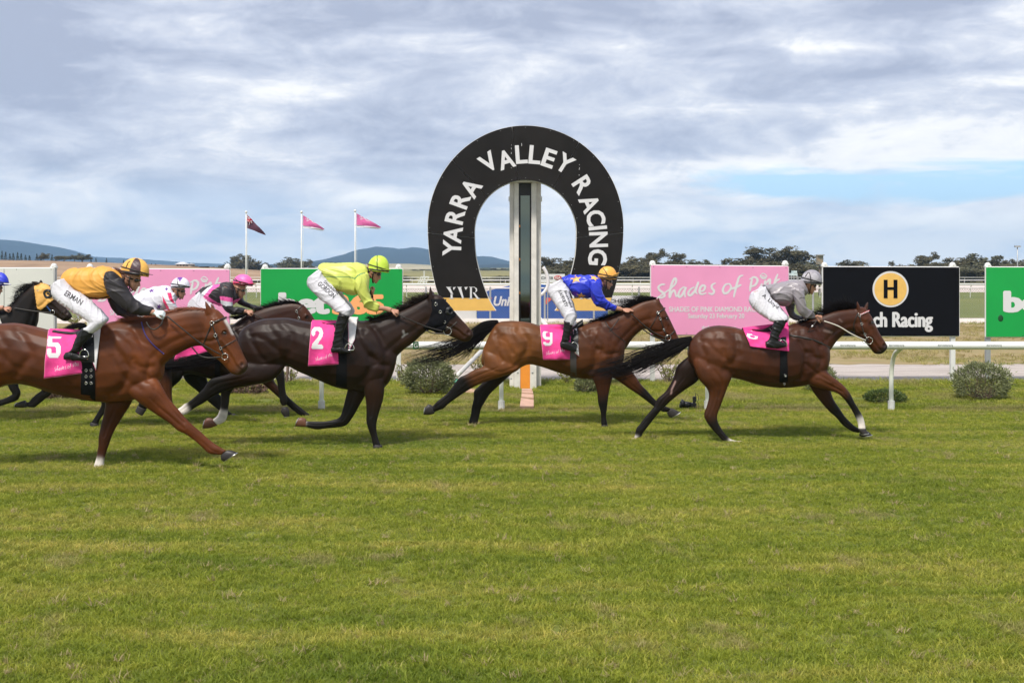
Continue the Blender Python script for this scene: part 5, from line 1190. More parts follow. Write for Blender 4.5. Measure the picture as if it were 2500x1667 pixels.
def capset(parent, D, back, front, top_h, visor, colfn, lat=0.0, hw=.112, visor_mat=None, stripe_mat=None, strap_pts=None):
    """helmet with silk cover: back/front rim px, dome height px, visor tip px"""
    s = FPX/D; b = np.array(back, float); f = np.array(front, float); c = (b+f)/2; ax = (f-b)/2; L_ = np.linalg.norm(ax); ex = ax/L_; ey = np.array([ex[1], -ex[0]])  # up
    if ey[1] > 0: ey = -ey
    def g(u, v, w_): q = c+ex*u*L_+ey*v*top_h; return wpt(q[0], q[1], D, lat+w_)
    hm = thing  # noqa
    mb = MB(); n, m = 36, 16; vs = []
    for i in range(m+1):
        ph = (math.pi/2)*(i/m)*1.12
        for j in range(n):
            t = 2*math.pi*j/n; r = math.sin(ph)**.9 if ph < math.pi/2 else math.sin(ph); hgt = math.cos(ph)
            wr = 1+.010*math.sin(j*5.1+i*1.3)+.012*math.sin(j*2.3-i*2.2)
            vs.append(g(r*math.cos(t)*wr*1.0+.03*hgt, max(hgt, -.22)*wr if hgt > 0 else hgt*.9, r*math.sin(t)*hw*wr))
    mb.add(vs, [(i*n+j, (i+1)*n+j, (i+1)*n+(j+1) % n, i*n+(j+1) % n) for i in range(m) for j in range(n)]); me = mb.mesh('cap')
    bm = bmesh.new(); bm.from_mesh(me); bmesh.ops.subdivide_edges(bm, edges=bm.edges[:], cuts=1, use_grid_fill=True); bm.to_mesh(me); bm.free()
    co = getco(me); px = topx(co); u = ((px-c)@ex)/L_; v = ((px-c)@ey)/top_h; w_ = (co[:, 1]-D-lat)/hw; paint(me, colfn(u, v, w_))
    cap = link('cap_cover', me, mat('cap_silk', (1,1,1), .45, .0025, 45, .04, 20, attr='Col'), parent, True); sm = cap.modifiers.new('t', 'SOLIDIFY'); sm.thickness = .004
    # dark helmet shell below the cover and the peak
    mb = MB(); 
    mb.tube([g(math.cos(t)*.93, -.05, math.sin(t)*hw*.95) for t in np.linspace(0, 2*math.pi, 25)], .012, 8, cap=False); mb.build('helmet_rim', CAPK, cap, True)
    mb = MB(); vs = []; q = np.array(visor, float)-c; vu, vv = (q@ex)/L_, (q@ey)/top_h; nn = 14
    for k in range(4):
        f_ = k/3
        for j in range(nn+1):
            t = -1.1+2.2*j/nn; r = 1+(vu-1)*f_*math.cos(t*.8); y = .02+(vv-.02)*f_*max(0, math.cos(t))
            vs.append(g(r*math.cos(t)*.98, y, math.sin(t)*hw*(1+.05*f_)))
    mb.add(vs, [(k*(nn+1)+j, k*(nn+1)+j+1, (k+1)*(nn+1)+j+1, (k+1)*(nn+1)+j) for k in range(3) for j in range(nn)]); me = mb.mesh('visor'); vz = link('visor', me, visor_mat or CAPK, cap, True); sm = vz.modifiers.new('t', 'SOLIDIFY'); sm.thickness = .006
    # goggle elastic round the cap and the cross strap
    mb = MB(); pts = [g(math.cos(t)*1.015, .16-.14*math.cos(t), math.sin(t)*hw*1.02) for t in np.linspace(-math.pi*.94, -.1, 24)]; mb.tube(pts, .0065, 5)
    pts = [g(math.cos(t)*1.015, .16-.14*math.cos(t), math.sin(t)*hw*1.02) for t in np.linspace(.1, math.pi*.94, 24)]; mb.tube(pts, .0065, 5)
    if strap_pts:
        cc = cat(np.array(strap_pts), 14)
        mb.tube([g(a, b_, -hw*math.sqrt(max(0.02, 1-a*a-max(b_, 0)**2))*1.04) for a, b_ in cc], .0055, 5)
    mb.build('goggle_strap', STRAP, cap, True)
    return cap, g
def make_jockey(label, D, lofts_skin, head, neck, hands, jacket, jmat, jcol, breeches, boots, cap, glove=None, name='person', jseed=1, jang=.6, jfreq=34, jamp=.010, decals=(), extra=None, group='jockeys riding in the race', bamp=.007, hairm=None, stock=True):
    j0 = jacket[0].center()[0].mean(0); th = thing(name, label, 'person', (j0[0], D, j0[2]), group)
    mb = MB()
    for l in lofts_skin: l.add(mb)
    for l in jacket: l.add(mb, .66)
    for l in breeches: l.add(mb, .66)
    for l in boots: l.add(mb, .80)
    ox, oy, tilt, sc = head; f = frame(ox, oy, D, tilt, sc); head_into(mb, f)
    mb.tube([f(-.035,0,-.02), f(-.05,0,-.08), wpt(neck[0], neck[1], D)], [.058*sc,.056*sc,.062*sc], 12)
    for h in hands:
        if glove is None: hand_into(mb, *h)
    me = remesh(mb, .0062, 2, .5); co = getco(me)
    fx = np.array([tuple(f(.0,0,-.05))]); body = link('body', me, SKIN, th, True)
    if glove is not None:
        for h in hands:
            g_ = MB(); hand_into(g_, *h, sc=1.12) if len(h) < 6 else hand_into(g_, *h); g_.tube([h[0]-Vector(h[1]).normalized()*.035, h[0]+Vector(h[1]).normalized()*.03], [.032,.028], 10); gm = remesh(g_, .006, 2); link('glove', gm, glove, th, True)
    jk, jb = cloth('silks', jacket, th, jmat, .008, jamp, jseed, jang, jfreq, jcol)
    br, bb = cloth('breeches', breeches, th, BREECH, .008, bamp, jseed+3, -.8, 30)
    for k in range(0, len(boots), 2):
        m = MB(); boots[k].add(m); boots[k+1].add(m); bm_ = remesh(m, .007, 3); co = getco(bm_); co = folds(co, getno(bm_), .005, k+jseed, 1.4, 60); setco(bm_, co); link('boot', bm_, LEATHER, th, True)
    # goggles, chin strap, collar
    g = MB()
    for s_ in (-1, 1): g.ball(f(.078, .034*s_, .002), (.026*sc, .030*sc, .023*sc), 12, 8)
    g.tube([f(.090,-.01,.004), f(.098,0,.004), f(.090,.01,.004)], .010, 6); go = g.build('goggles', GLOSSK, th, True)
    g = MB()
    for s_ in (-1, 1):
        pts = [f(.050,.063*s_,.004), f(.02,.079*s_,.006), f(-.03,.084*s_,.012)]; g.tube(pts, .009, 5)
        g.tube([f(.014,.080*s_,.02), f(.022,.078*s_,-.03), f(.034,.060*s_,-.085), f(.052,.030*s_,-.122), f(.058,0,-.128)], .0068, 6)
    g.build('chin_strap', STRAP, th, True)
    if stock:
        g = MB(); a = f(-.030,0,-.085); b_ = wpt(neck[0], neck[1], D); g.tube([a.lerp(b_, .25), a.lerp(b_, .9)], [.060*sc,.068*sc], 14, cap=False); g.build('collar', stock if not isinstance(stock, bool) else mat('white_stock', (.6,.6,.64), .7, .003, 40), th, True)
    if hairm is not None:
        g = MB(); g.ball(f(-.055,0,-.012), (.050*sc,.070*sc,.055*sc), 12, 10); hm = remesh(g, .01, 2); link('hair', hm, hairm, th, True)
    capset(th, D, *cap)
    for d_ in decals:
        nm, s_, cx, cy, wx, hy, rot, target, mt = d_
        tm = textmesh(s_, 1.0, .012) if isinstance(s_, str) else s_
        decal(nm, tm, jb if target == 'j' else bb, cx, cy, wx, hy, rot, mt, jk if target == 'j' else br, D, .004)
    return th, jb, bb, f
def starmesh(n=5, r=.42):
    m = MB(); m.add([(0,0,0)]+[(math.sin(math.pi*i/n)*(1 if i % 2 == 0 else r), math.cos(math.pi*i/n)*(1 if i % 2 == 0 else r), 0) for i in range(2*n)], [(0, 1+i, 1+(i+1) % (2*n)) for i in range(2*n)]); return m.mesh('star')
def saddle_set(label, D, bv, quad, num, numbox, girth, seat, flap, crop, irons, lining=None, script=None, edge=None, fold=0.0, numrot=0, wave=.013, numshape=None, girth_mat=None):
    q = [crop(*p) for p in quad]; c = wpt(q[0][0], q[0][1], D); th = thing('saddle', label, 'saddle', (c.x, D, c.z), 'race saddles and number cloths')
    cl, cb = cloth_patch('saddle_cloth', bv, q, th, PINK, D, edge=edge, fold=fold, wave=wave)
    if num:
        x, y, wx, hy = numbox; p = crop(x, y)
        decal('number', digit(num), cb, p[0], p[1], wx/crop.sc, hy/crop.sc, numrot, PRINTW, cl, D, .007, sub=0)
    if script:
        x, y, wx, hy, rr = script; p = crop(x, y); m = MB(); mm = ribbon([[(a, -b) for a, b in s_] for s_ in SCRIPT], 26, lambda a, b: Vector((a, b, 0)), .4)
        decal('script', mm.mesh('s'), cb, p[0], p[1], wx/crop.sc, hy/crop.sc, rr, mat('faint_script', (.85,.55,.70), .6), cl, D, .007, sub=0)
    if lining:
        o, _ = cloth_patch('sheepskin_pad', bv, [crop(*p) for p in lining], th, mat('pad_white', (.72,.70,.70), .8, .003, 50, .05, 20), D, 6, 16, .016, .002, True, edge=PINK)
    g = MB(); strap_wide(g, bv, [crop(*p) for p in girth[0]], [crop(*p) for p in girth[1]], D, .010); g.build('girth', girth_mat or mat('girth_web', (.008,.008,.009), .8, .001, 80, spec=.12), th, True)
    for (a, b_) in girth[2] if len(girth) > 2 else []:
        m = MB(); p, ok = surf(bv, *crop(a, b_), .016, D); m.torus(p, .014, .0028, n=12, m=5); m.build('buckle', METAL, th, True)
    s_ = MB(); Loft(crop, seat, D, 0).add(s_); me = remesh(s_, .009, 3); link('seat', me, LEATHER, th, True)
    f_ = MB(); strap_wide(f_, bv, [crop(*p) for p in flap[0]], [crop(*p) for p in flap[1]], D, .026, mirror=True); o = f_.build('flap', LEATHER, th, True)
    for x, y, rx, ry, lt in irons:
        p = wpt(*crop(x, y), D, lt); m = MB(); pts = [p+Vector((rx*math.cos(t), 0, ry*math.sin(t))) for t in np.linspace(-.35, math.pi+.35, 18)]; m.tube(pts, .006, 6); m.tube([pts[0], pts[-1]], .009, 6)
        m.build('stirrup', METAL, th, True); m = MB(); tp = wpt(*crop(*flap[0][0]), D, lt*.9); m.tube([p+Vector((0,0,ry)), tp.lerp(p, .5)+Vector((0,.01,0)), tp], .009, 5); m.build('stirrup_leather', LEATHER, th, True)
    return th, cb
def strap_wide(mb, bv, left, right, D, off, mirror=True, n=16):
    L_ = cat(np.array(left), n); R_ = cat(np.array(right), n); vs = []; k = 5; ld = D-.25
    for i in range(n):
        for j in range(k+1):
            p2 = L_[i]*(1-j/k)+R_[i]*j/k; p, ok = surf(bv, p2[0], p2[1], off, D)
            if not ok: p = wpt(p2[0], p2[1], D, -.05)
            vs.append(p)
    A_ = np.array([tuple(v) for v in vs]).reshape(n, k+1, 3)
    for _ in range(2): A_[1:-1, :, 1] = .5*A_[1:-1, :, 1]+.25*(A_[:-2, :, 1]+A_[2:, :, 1])
    vs = [Vector(p) for p in A_.reshape(-1, 3)]; fs = [(i*(k+1)+j, i*(k+1)+j+1, (i+1)*(k+1)+j+1, (i+1)*(k+1)+j) for i in range(n-1) for j in range(k)]
    mb.add(vs, fs)
    if mirror: mb.add([Vector((v.x, 2*D-v.y, v.z)) for v in vs], [f[::-1] for f in fs])
def bridle_set(label, D, bv, crop, straps, rings, reins, loc, rein_mat=None, smat=None, wd=.016, name='bridle'):
    p = wpt(*crop(*loc), D); th = thing(name, label, 'bridle', (p.x, D, p.z), 'bridles')
    for nm, pts, mt, w_ in straps:
        m = MB(); strap(m, bv, [crop(*q) for q in pts], w_ or wd, .006, D, -.08, .005, True); m.build(nm, mt or smat or STRAP, th, True)
    for x, y, r, rr in rings:
        q, ok = surf(bv, *crop(x, y), .012, D, -.08); m = MB(); m.torus(q, r, rr, n=20, m=6); m.torus(Vector((q.x, 2*D-q.y, q.z)), r, rr, n=20, m=6); m.build('bit_ring' if r > .03 else 'buckle', METAL, th, True)
    for pts in reins:
        c = cat(np.array([(*crop(q[0], q[1]), q[2]) for q in pts]), 20); m = MB(); m.tube([wpt(a, b, D, l_) for a, b, l_ in c], .0085, 6); m.build('rein', rein_mat or STRAP, th, True)
    return th
# =================================================================== THE RUNNERS
cG = Crop(1480, 620, 3.2667); cG7 = Crop(1500, 880, 4.704); cJG = Crop(1780, 640, 5.873); cF = Crop(1000, 620, 3.2667); cJF = Crop(1300, 560, 6.533)
cE = Crop(420, 600, 3.0747); cE2 = Crop(400, 820, 4.9); cJE = Crop(740, 600, 7.84); cA = Crop(0, 600, 2.8); cA2 = Crop(0, 820, 4.9); cA5 = Crop(0, 560, 6.533); cQ = Crop(0, 500, 3.675); c3 = Crop(300, 680, 6.533); c4 = Crop(480, 620, 7.84); cS = Crop(0, 0, 1.0)
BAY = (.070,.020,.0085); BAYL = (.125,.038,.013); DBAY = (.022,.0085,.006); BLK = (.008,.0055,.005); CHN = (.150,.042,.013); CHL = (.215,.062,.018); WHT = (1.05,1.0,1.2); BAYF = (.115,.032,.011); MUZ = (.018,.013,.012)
def legcols(c, a=.35, b=.55, white=None, blk=BLK):
    s = [(0, c), (a, c), (b, blk)]
    if white: s += [(white-.03, blk), (white+.02, WHT), (1, WHT)]
    else: s += [(1, blk)]
    return s
def blob(crop, pts, r, c, k=.8):
    def fn(col, pxy, co, no, scale, li):
        line = [crop(*p) for p in pts]; line = line if len(line) > 1 else line+[(line[0][0]+.1, line[0][1])]
        d = segdist(pxy, line)/(r*scale); w = (np.exp(-d**3)*k*(no[:, 1] < .2))[:, None]; return col*(1-w)+np.array(c)*w
    return fn
def polypaint(crop, poly, c, only=None):
    def fn(col, pxy, co, no, scale, li):
        s = inpoly(pxy, [crop(*p) for p in poly]) 
        if only is not None: s &= np.isin(li, only)
        col = col.copy(); col[s] = c; return col
    return fn
def earL(crop, a, b, tip, D, lat, col=None):
    mx = ((a[0]+b[0])/2, (a[1]+b[1])/2); m1 = (a[0]*.55+tip[0]*.45, a[1]*.55+tip[1]*.45); m2 = (b[0]*.55+tip[0]*.45, b[1]*.55+tip[1]*.45)
    return Loft(crop, [(a[0], a[1]+12, b[0], b[1]+12, .026), (m1[0]-2, m1[1], m2[0]+2, m2[1], .024), (tip[0]-3, tip[1], tip[0]+3, tip[1], .008)], D, lat, n=9, ns=10)

# ---------------------------------------------------------------- G : leading bay, grey silks
D = 15.36
T = Loft(cG, [(668,690,648,800,.08),(760,605,690,900,.17),(870,570,790,990,.24),(1000,578,950,985,.27),(1110,605,1060,1000,.275),(1250,612,1230,1048,.28),(1400,585,1390,1068,.285),(1520,550,1540,1058,.27),(1620,545,1660,1025,.24),(1715,640,1740,960,.18),(1775,750,1768,880,.10)], D, tag='torso', cols=[(0,BAY),(.25,BAYL),(.5,BAY),(.8,BAY),(1,BAY)])
Nk = Loft(cG, [(1480,555,1640,900,.17),(1580,535,1760,800,.135),(1700,492,1835,700,.11),(1800,458,1900,640,.10),(1900,440,1965,612,.09),(2010,432,2000,620,.085)], D, tag='neck', cols=[(0,BAY),(1,BAY)])
H = Loft(cG, [(2000,422,1970,600,.08),(2055,425,1985,645,.098),(2105,482,2040,682,.10),(2145,562,2085,728,.082),(2180,632,2115,765,.066),(2218,690,2142,795,.060),(2240,730,2190,798,.05),(2238,755,2215,780,.03)], D, tag='head', cols=[(0,BAY),(.3,BAYF),(.62,BAYF),(.76,MUZ),(1,MUZ)])
nh = Loft(cG7, [(1380,0,870,0,.14),(1350,180,960,200,.11),(1310,280,1060,320,.08),(1265,400,1085,410,.06),(1225,510,1060,520,.05),(1185,620,1028,620,.044),(1190,700,1055,700,.038),(1235,785,1120,790,.028),(1290,860,1190,865,.028),(1335,900,1235,915,.032),(1370,912,1310,945,.03),(1420,920,1380,952,.03)], D, -.13, legcols(BAYL,.35,.6,.87), root=True)
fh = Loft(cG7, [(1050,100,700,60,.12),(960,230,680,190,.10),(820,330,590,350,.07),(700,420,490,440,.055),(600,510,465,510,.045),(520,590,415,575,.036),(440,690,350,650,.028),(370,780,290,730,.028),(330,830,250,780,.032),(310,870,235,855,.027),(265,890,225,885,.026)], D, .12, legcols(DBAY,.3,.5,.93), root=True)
nf = Loft(cG, [(1740,900,1560,1000,.13),(1790,965,1640,1050,.10),(1850,1010,1740,1080,.07),(1905,1060,1840,1110,.052),(1945,1110,1890,1150,.045),(1975,1170,1925,1195,.034),(2010,1230,1960,1250,.028),(2045,1290,1985,1300,.032),(2062,1345,2005,1350,.028),(2070,1395,2010,1395,.03)], D, -.10, legcols(BAYL,.4,.55,.82), root=True)
ff = Loft(cG, [(1780,1000,1600,1020,.10),(1790,1090,1650,1100,.07),(1815,1160,1720,1190,.055),(1865,1235,1778,1255,.045),(1905,1295,1830,1300,.04),(1950,1340,1880,1360,.029),(1990,1375,1935,1400,.03),(2020,1390,1975,1420,.03),(2045,1405,2015,1425,.027)], D, .10, legcols(BAY,.25,.45), root=True)
hv = [(Loft(cG7, [(1412,918,1400,952,.034),(1470,922,1455,956,.042),(1510,944,1500,958,.044)], D, -.13, n=7), HOOFW), (Loft(cG7, [(262,884,240,912,.034),(215,886,205,918,.042),(172,893,178,910,.044)], D, .12, n=7), HOOFW),
      (Loft(cG, [(2070,1390,2012,1398,.034),(2082,1418,2024,1426,.042),(2092,1430,2034,1438,.046)], D, -.10, n=7), HOOFM), (Loft(cG, [(2058,1404,2018,1436,.034),(2092,1416,2022,1452,.044),(2120,1442,2040,1456,.046)], D, .10, n=7), HOOFM)]
def hG1(m): hair(m, [cG(690,680),cG(600,715),cG(480,770),cG(330,830),cG(170,890),cG(-20,930),cG(-150,945)], [7,13,19,24,25,20,13], 460, D, (-.05,.05), .0040, 14, .4, .55, 3, .05, 1.6)
def hG2(m):
    mane(m, [cG(2008,428),cG(1960,432),cG(1880,446),cG(1780,468),cG(1680,500),cG(1560,540)], [(-22,-20),(-32,-27),(-40,-24),(-38,-15),(-28,-6),(-16,-1)], 760, D, 4)
G, bG, tG = make_horse('racehorse', 'leading bay horse ridden by the jockey in grey silks, nearest the right edge', D, [T,Nk,H,nh,fh,nf,ff], [earL(cG,(1998,435),(2035,445),(1998,372),D,-.05), earL(cG,(2052,425),(2085,440),(2090,378),D,.05)], BAY, [('tail',HAIRK,hG1),('mane',HAIRK,hG2)], hv, cG(2120,549), cG(2220,728),
   [blob(cG7,[(700,240),(660,330),(650,380)],.012,(.35,.22,.2),.7), blob(cG,[(1740,610),(1800,625)],.018,(.26,.19,.17),.5), blob(cG,[(1860,520),(1880,540)],.012,(.22,.15,.13),.4)], extra_grooves=[(cG,[(1030,615),(1050,720),(1035,830),(1005,940)],.030,.014),(cG,[(880,700),(940,780),(985,880)],.03,.008),(cG,[(1600,880),(1680,950),(1780,1010)],.02,.010),(cG,[(1540,700),(1590,820),(1570,960)],.035,.012),(cG,[(1660,680),(1720,760),(1730,860)],.02,.008),(cG,[(2040,640),(2000,600),(1985,540)],.012,.006),(cG,[(1700,1000),(1800,1050),(1890,1100)],.010,.008),(cG7,[(1150,120),(1230,250),(1200,420)],.02,.008)])  # pale neck blobs paint sweat shine into the coat
saddle_set('black race saddle on bright pink rumpled cloth under the grey jockey', D, bG, [(1095,602),(1452,560),(1460,775),(1150,735)], '6', (1170,647,95,62), ([(1388,745),(1385,900),(1380,1068)],[(1440,745),(1448,900),(1450,1066)],[(1428,970),(1420,1035)]),
   [(1145,592,1150,602,.09),(1230,600,1235,615,.12),(1300,570,1300,625,.14),(1400,545,1400,600,.12)], ([(1300,590),(1320,660),(1370,740)],[(1420,560),(1435,660),(1440,740)]), cG, [(1408,722,.055,.06,-.33),(1400,722,.055,.06,.33)], None, None, edge=PINK, fold=.0, numrot=14, wave=.014)
bridle_set('dark bridle with red and white browband and pale rein on the leading bay', D, bG, cG, [('browband',[(2022,488),(2060,470),(2100,452)],mat('red_browband',(.5,.05,.06),.5),.02),('cheekpiece',[(2020,490),(2036,560),(2060,640),(2092,690)],None,.015),('throat_lash',[(2008,470),(1975,560),(1985,640)],None,.012),('breastplate',[(1460,650),(1560,665),(1680,695),(1785,750)],None,.024)],
   [(2020,488,.018,.003),(2038,557,.015,.003),(2064,642,.015,.003),(2096,690,.048,.004)], [[(1738,535,-.16),(1850,575,-.17),(1960,640,-.15),(2070,690,-.115)]], (2020,488), rein_mat=mat('pale_rein',(.62,.58,.50),.5))
m = MB(); 
for i in range(6): 
    p, _ = surf(bG, *cG(2030+i*12, 484-i*5.4), .016, D); m.ball(p, .009, 6, 4)
bt = m.build('browband_beads', PRINTW, None); bt.parent = [o for o in COL.objects if o.name.startswith('bridle')][-1]; b_ = base(bt.parent); bt.data.transform(Matrix.Translation(-b_))
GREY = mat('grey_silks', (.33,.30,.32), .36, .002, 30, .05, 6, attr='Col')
def gcol_(pxy, co, no):  # darker lower and far sleeves: part fabric, part satin shading put into the colour
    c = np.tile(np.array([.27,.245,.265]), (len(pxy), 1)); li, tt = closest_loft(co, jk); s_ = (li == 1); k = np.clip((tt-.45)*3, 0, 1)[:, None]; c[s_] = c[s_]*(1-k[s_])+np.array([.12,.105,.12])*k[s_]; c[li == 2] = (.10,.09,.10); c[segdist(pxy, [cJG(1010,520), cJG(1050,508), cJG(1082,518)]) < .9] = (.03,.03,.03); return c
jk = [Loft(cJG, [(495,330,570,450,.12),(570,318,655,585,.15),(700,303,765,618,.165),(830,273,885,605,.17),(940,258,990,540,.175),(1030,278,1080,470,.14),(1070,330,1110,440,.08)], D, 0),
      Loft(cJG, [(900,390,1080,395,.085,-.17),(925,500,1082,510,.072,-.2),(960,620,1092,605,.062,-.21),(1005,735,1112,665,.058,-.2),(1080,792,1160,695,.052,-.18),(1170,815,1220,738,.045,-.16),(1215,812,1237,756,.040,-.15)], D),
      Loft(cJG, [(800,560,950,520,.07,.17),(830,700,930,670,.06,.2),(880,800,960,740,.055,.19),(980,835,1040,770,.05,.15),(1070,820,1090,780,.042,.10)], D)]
br = [Loft(cJG, [(300,520,470,345,.15,0),(310,620,600,460,.16,0)], D), Loft(cJG, [(315,450,520,345,.13,-.08),(285,560,600,500,.13,-.12),(370,690,690,600,.115,-.18),(480,770,770,700,.10,-.24),(580,832,836,770,.085,-.29),(640,858,842,832,.07,-.31)], D),
      Loft(cJG, [(315,450,520,345,.13,.08),(285,560,600,500,.13,.12),(370,690,690,600,.115,.18),(480,770,780,700,.10,.24),(590,832,846,770,.085,.29),(650,858,852,832,.07,.31)], D)]
def boots(crop, shaft, foot, D, dx=8):
    out = []
    for s_, d in ((-1, 0), (1, dx)):
        out += [Loft(crop, [(a+d, b, c+d, e, w_, s_*.33) for a, b, c, e, w_ in shaft], D), Loft(crop, [(a+d, b, c+d, e, w_, s_*.33) for a, b, c, e, w_ in foot], D)]
    return out
bt = boots(cJG, [(650,822,835,832,.062),(620,930,790,920,.058),(595,1020,730,1030,.05),(570,1100,710,1100,.046),(545,1140,700,1150,.045)], [(522,1150,530,1220,.035),(600,1100,600,1235,.045),(700,1120,700,1235,.045),(770,1150,775,1225,.04),(818,1178,815,1210,.028)], D)
fore = [Loft(cJG, [(1205,808,1230,762,.034,-.15),(1240,800,1262,762,.030,-.14)], D)]
hd = [(wpt(*cJG(1245,782), D, -.14), (1,.15,-.25), (0,-1,.6), 1, 1.0), (wpt(*cJG(1110,800), D, .08), (1,-.1,-.1), (0,1,.6), -1, 1.0)]
lg = lambda u, v, w_: np.where(((np.sin(u*6)+np.cos(v*5+w_*3)) > .4)[:, None], np.array([.42,.40,.43]), np.array([.30,.28,.31]))
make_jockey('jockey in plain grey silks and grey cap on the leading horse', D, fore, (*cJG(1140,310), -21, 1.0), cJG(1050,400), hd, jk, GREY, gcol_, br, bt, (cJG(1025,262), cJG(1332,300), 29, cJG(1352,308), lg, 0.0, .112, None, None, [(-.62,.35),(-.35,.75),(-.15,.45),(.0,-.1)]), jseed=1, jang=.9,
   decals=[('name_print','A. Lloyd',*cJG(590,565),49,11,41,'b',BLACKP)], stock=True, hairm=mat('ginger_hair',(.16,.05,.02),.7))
def whip(label, D, pts, lat, r=.006, knob=None, tag=None):
    m = MB(); c = [wpt(p[0], p[1], D, lat) for p in pts]; t = thing('whip', label, 'whip', c[0], 'riding whips'); m.tube(c, [r*1.3]+[r]*(len(c)-2)+[r*.6], 6); m.build('shaft', STRAP, t, True)
    if knob: m = MB(); a = wpt(*knob[0], D, lat); b = wpt(*knob[1], D, lat); m.tube([a, a.lerp(b,.3), b], [.016,.021,.015], 10); m.build('handle', LEATHER, t, True)
    if tag: m = MB(); a = wpt(*tag[0], D, lat-.002); b = wpt(*tag[1], D, lat-.002); m.tube([a, b], .010, 8); m.build('band', PRINTW, t, True)
whip('thin black whip pointing down from the grey jockey hand', D, [cJG(1250,850), cJG(1190,925), cJG(960,1215)], -.19, .006, (cJG(1262,735), cJG(1345,745)), (cJG(1200,905), cJG(1182,930)))

# ---------------------------------------------------------------- F : bay number nine, blue silks
D = 16.7
T = Loft(cF, [(655,600,585,760,.07),(705,545,575,880,.15),(800,532,680,955,.22),(860,535,800,960,.25),(960,547,930,885,.255),(1060,577,1040,897,.26),(1200,605,1190,948,.27),(1340,575,1340,990,.285),(1450,540,1450,1000,.27),(1560,520,1570,990,.25),(1660,570,1660,930,.20),(1718,670,1700,880,.12)], D, tag='torso', cols=[(0,(.23,.082,.026)),(.3,(.25,.092,.030)),(.55,(.19,.066,.022)),(.8,(.11,.034,.013)),(1,BAY)])
Nk = Loft(cF, [(1440,545,1600,900,.17),(1560,508,1700,790,.14),(1680,462,1775,680,.115),(1790,405,1845,612,.10),(1880,368,1890,600,.088),(1955,355,1935,600,.08)], D, tag='neck', cols=[(0,BAY),(.5,BAYL),(1,BAYL)])
H = Loft(cF, [(1960,350,1880,575,.08),(2010,398,1905,615,.10),(2046,460,1960,660,.10),(2086,540,2020,700,.08),(2120,612,2060,728,.066),(2146,670,2085,762,.06),(2162,710,2120,778,.05),(2162,740,2145,768,.03)], D, tag='head', cols=[(0,BAYL),(.4,BAYF),(.65,BAYF),(.8,MUZ),(1,MUZ)])
nh = Loft(cF, [(900,870,570,780,.13),(860,930,590,890,.11),(720,985,520,920,.085),(600,1022,450,960,.06),(500,1068,396,985,.045),(430,1112,345,1050,.035),(370,1152,298,1110,.028),(305,1200,248,1150,.028),(272,1232,213,1178,.032),(215,1252,190,1205,.027),(190,1270,165,1215,.03)], D, -.13, legcols((.22,.078,.025),.30,.45), root=True)
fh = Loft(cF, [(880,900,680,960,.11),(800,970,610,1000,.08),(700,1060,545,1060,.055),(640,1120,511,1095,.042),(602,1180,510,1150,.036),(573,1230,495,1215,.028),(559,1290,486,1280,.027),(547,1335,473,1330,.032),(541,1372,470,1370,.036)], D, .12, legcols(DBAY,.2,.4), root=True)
nf = Loft(cF, [(1640,850,1440,880,.12),(1625,950,1455,980,.09),(1605,1040,1478,1040,.065),(1590,1110,1495,1110,.05),(1580,1190,1503,1190,.042),(1574,1240,1518,1240,.032),(1568,1300,1526,1300,.026),(1576,1340,1526,1345,.03),(1580,1372,1530,1375,.03)], D, -.10, legcols(BAY,.40,.55), root=True)
ff = Loft(cF, [(1740,880,1600,980,.09),(1800,970,1660,1010,.07),(1848,1040,1760,1080,.05),(1892,1085,1828,1125,.042),(1950,1150,1900,1180,.03),(2005,1195,1960,1225,.028),(2048,1215,2010,1255,.032),(2085,1230,2055,1262,.027)], D, .10, legcols(BAYL,.30,.5), root=True)
hv = [(Loft(cF, [(200,1272,176,1205,.034),(165,1282,148,1198,.044),(110,1282,122,1225,.046)], D, -.13, n=7), HOOFM), (Loft(cF, [(541,1350,470,1352,.035),(546,1372,464,1372,.045),(548,1388,462,1388,.046)], D, .12, n=7), HOOFM),
      (Loft(cF, [(1580,1360,1530,1362,.034),(1588,1382,1524,1384,.042),(1590,1394,1522,1394,.045)], D, -.10, n=7), HOOFM), (Loft(cF, [(2085,1228,2052,1266,.034),(2125,1243,2066,1296,.043),(2162,1260,2086,1305,.046)], D, .10, n=7), HOOFM)]
def hF1(m): hair(m, [cF(712,548),cF(620,580),cF(540,640),cF(440,710),cF(300,775),cF(130,825),cF(-60,870)], [6,13,16,20,24,22,14], 460, D, (-.05,.05), .0040, 14, .35, .6, 13, .05, 1.6); hair(m, [cF(560,640),cF(510,720),cF(460,800),cF(430,850)], [14,14,12,8], 40, D, (-.05,.05), .0025, 10, .6, .5, 14, .2)
def hF2(m):
    mane(m, [cF(1968,350),cF(1930,354),cF(1880,370),cF(1820,395),cF(1760,425),cF(1680,465),cF(1580,505),cF(1480,530)], [(-24,-4),(-34,-9),(-40,-12),(-42,-10),(-38,-6),(-32,-3),(-30,-1),(-26,1)], 760, D, 15)
Fh, bF, tF = make_horse('racehorse', 'bay horse number nine with pink cloth passing the winning post', D, [T,Nk,H,nh,fh,nf,ff], [earL(cF,(1962,400),(2012,425),(1984,345),D,-.05), earL(cF,(1930,362),(1962,366),(1936,332),D,.05)], BAYL, [('tail',HAIRK,hF1),('mane',HAIRK,hF2)], hv, cF(2050,516), cF(2140,690), extra_grooves=[(cF,[(860,620),(940,700),(930,820)],.035,.012),(cF,[(700,640),(760,760),(800,860)],.035,.010),(cF,[(600,900),(720,940),(840,900)],.02,.008),(cF,[(1520,600),(1600,740),(1590,900)],.035,.012),(cF,[(1440,640),(1500,780),(1470,940)],.03,.009),(cF,[(1500,620),(1440,760)],.012,-.004)])
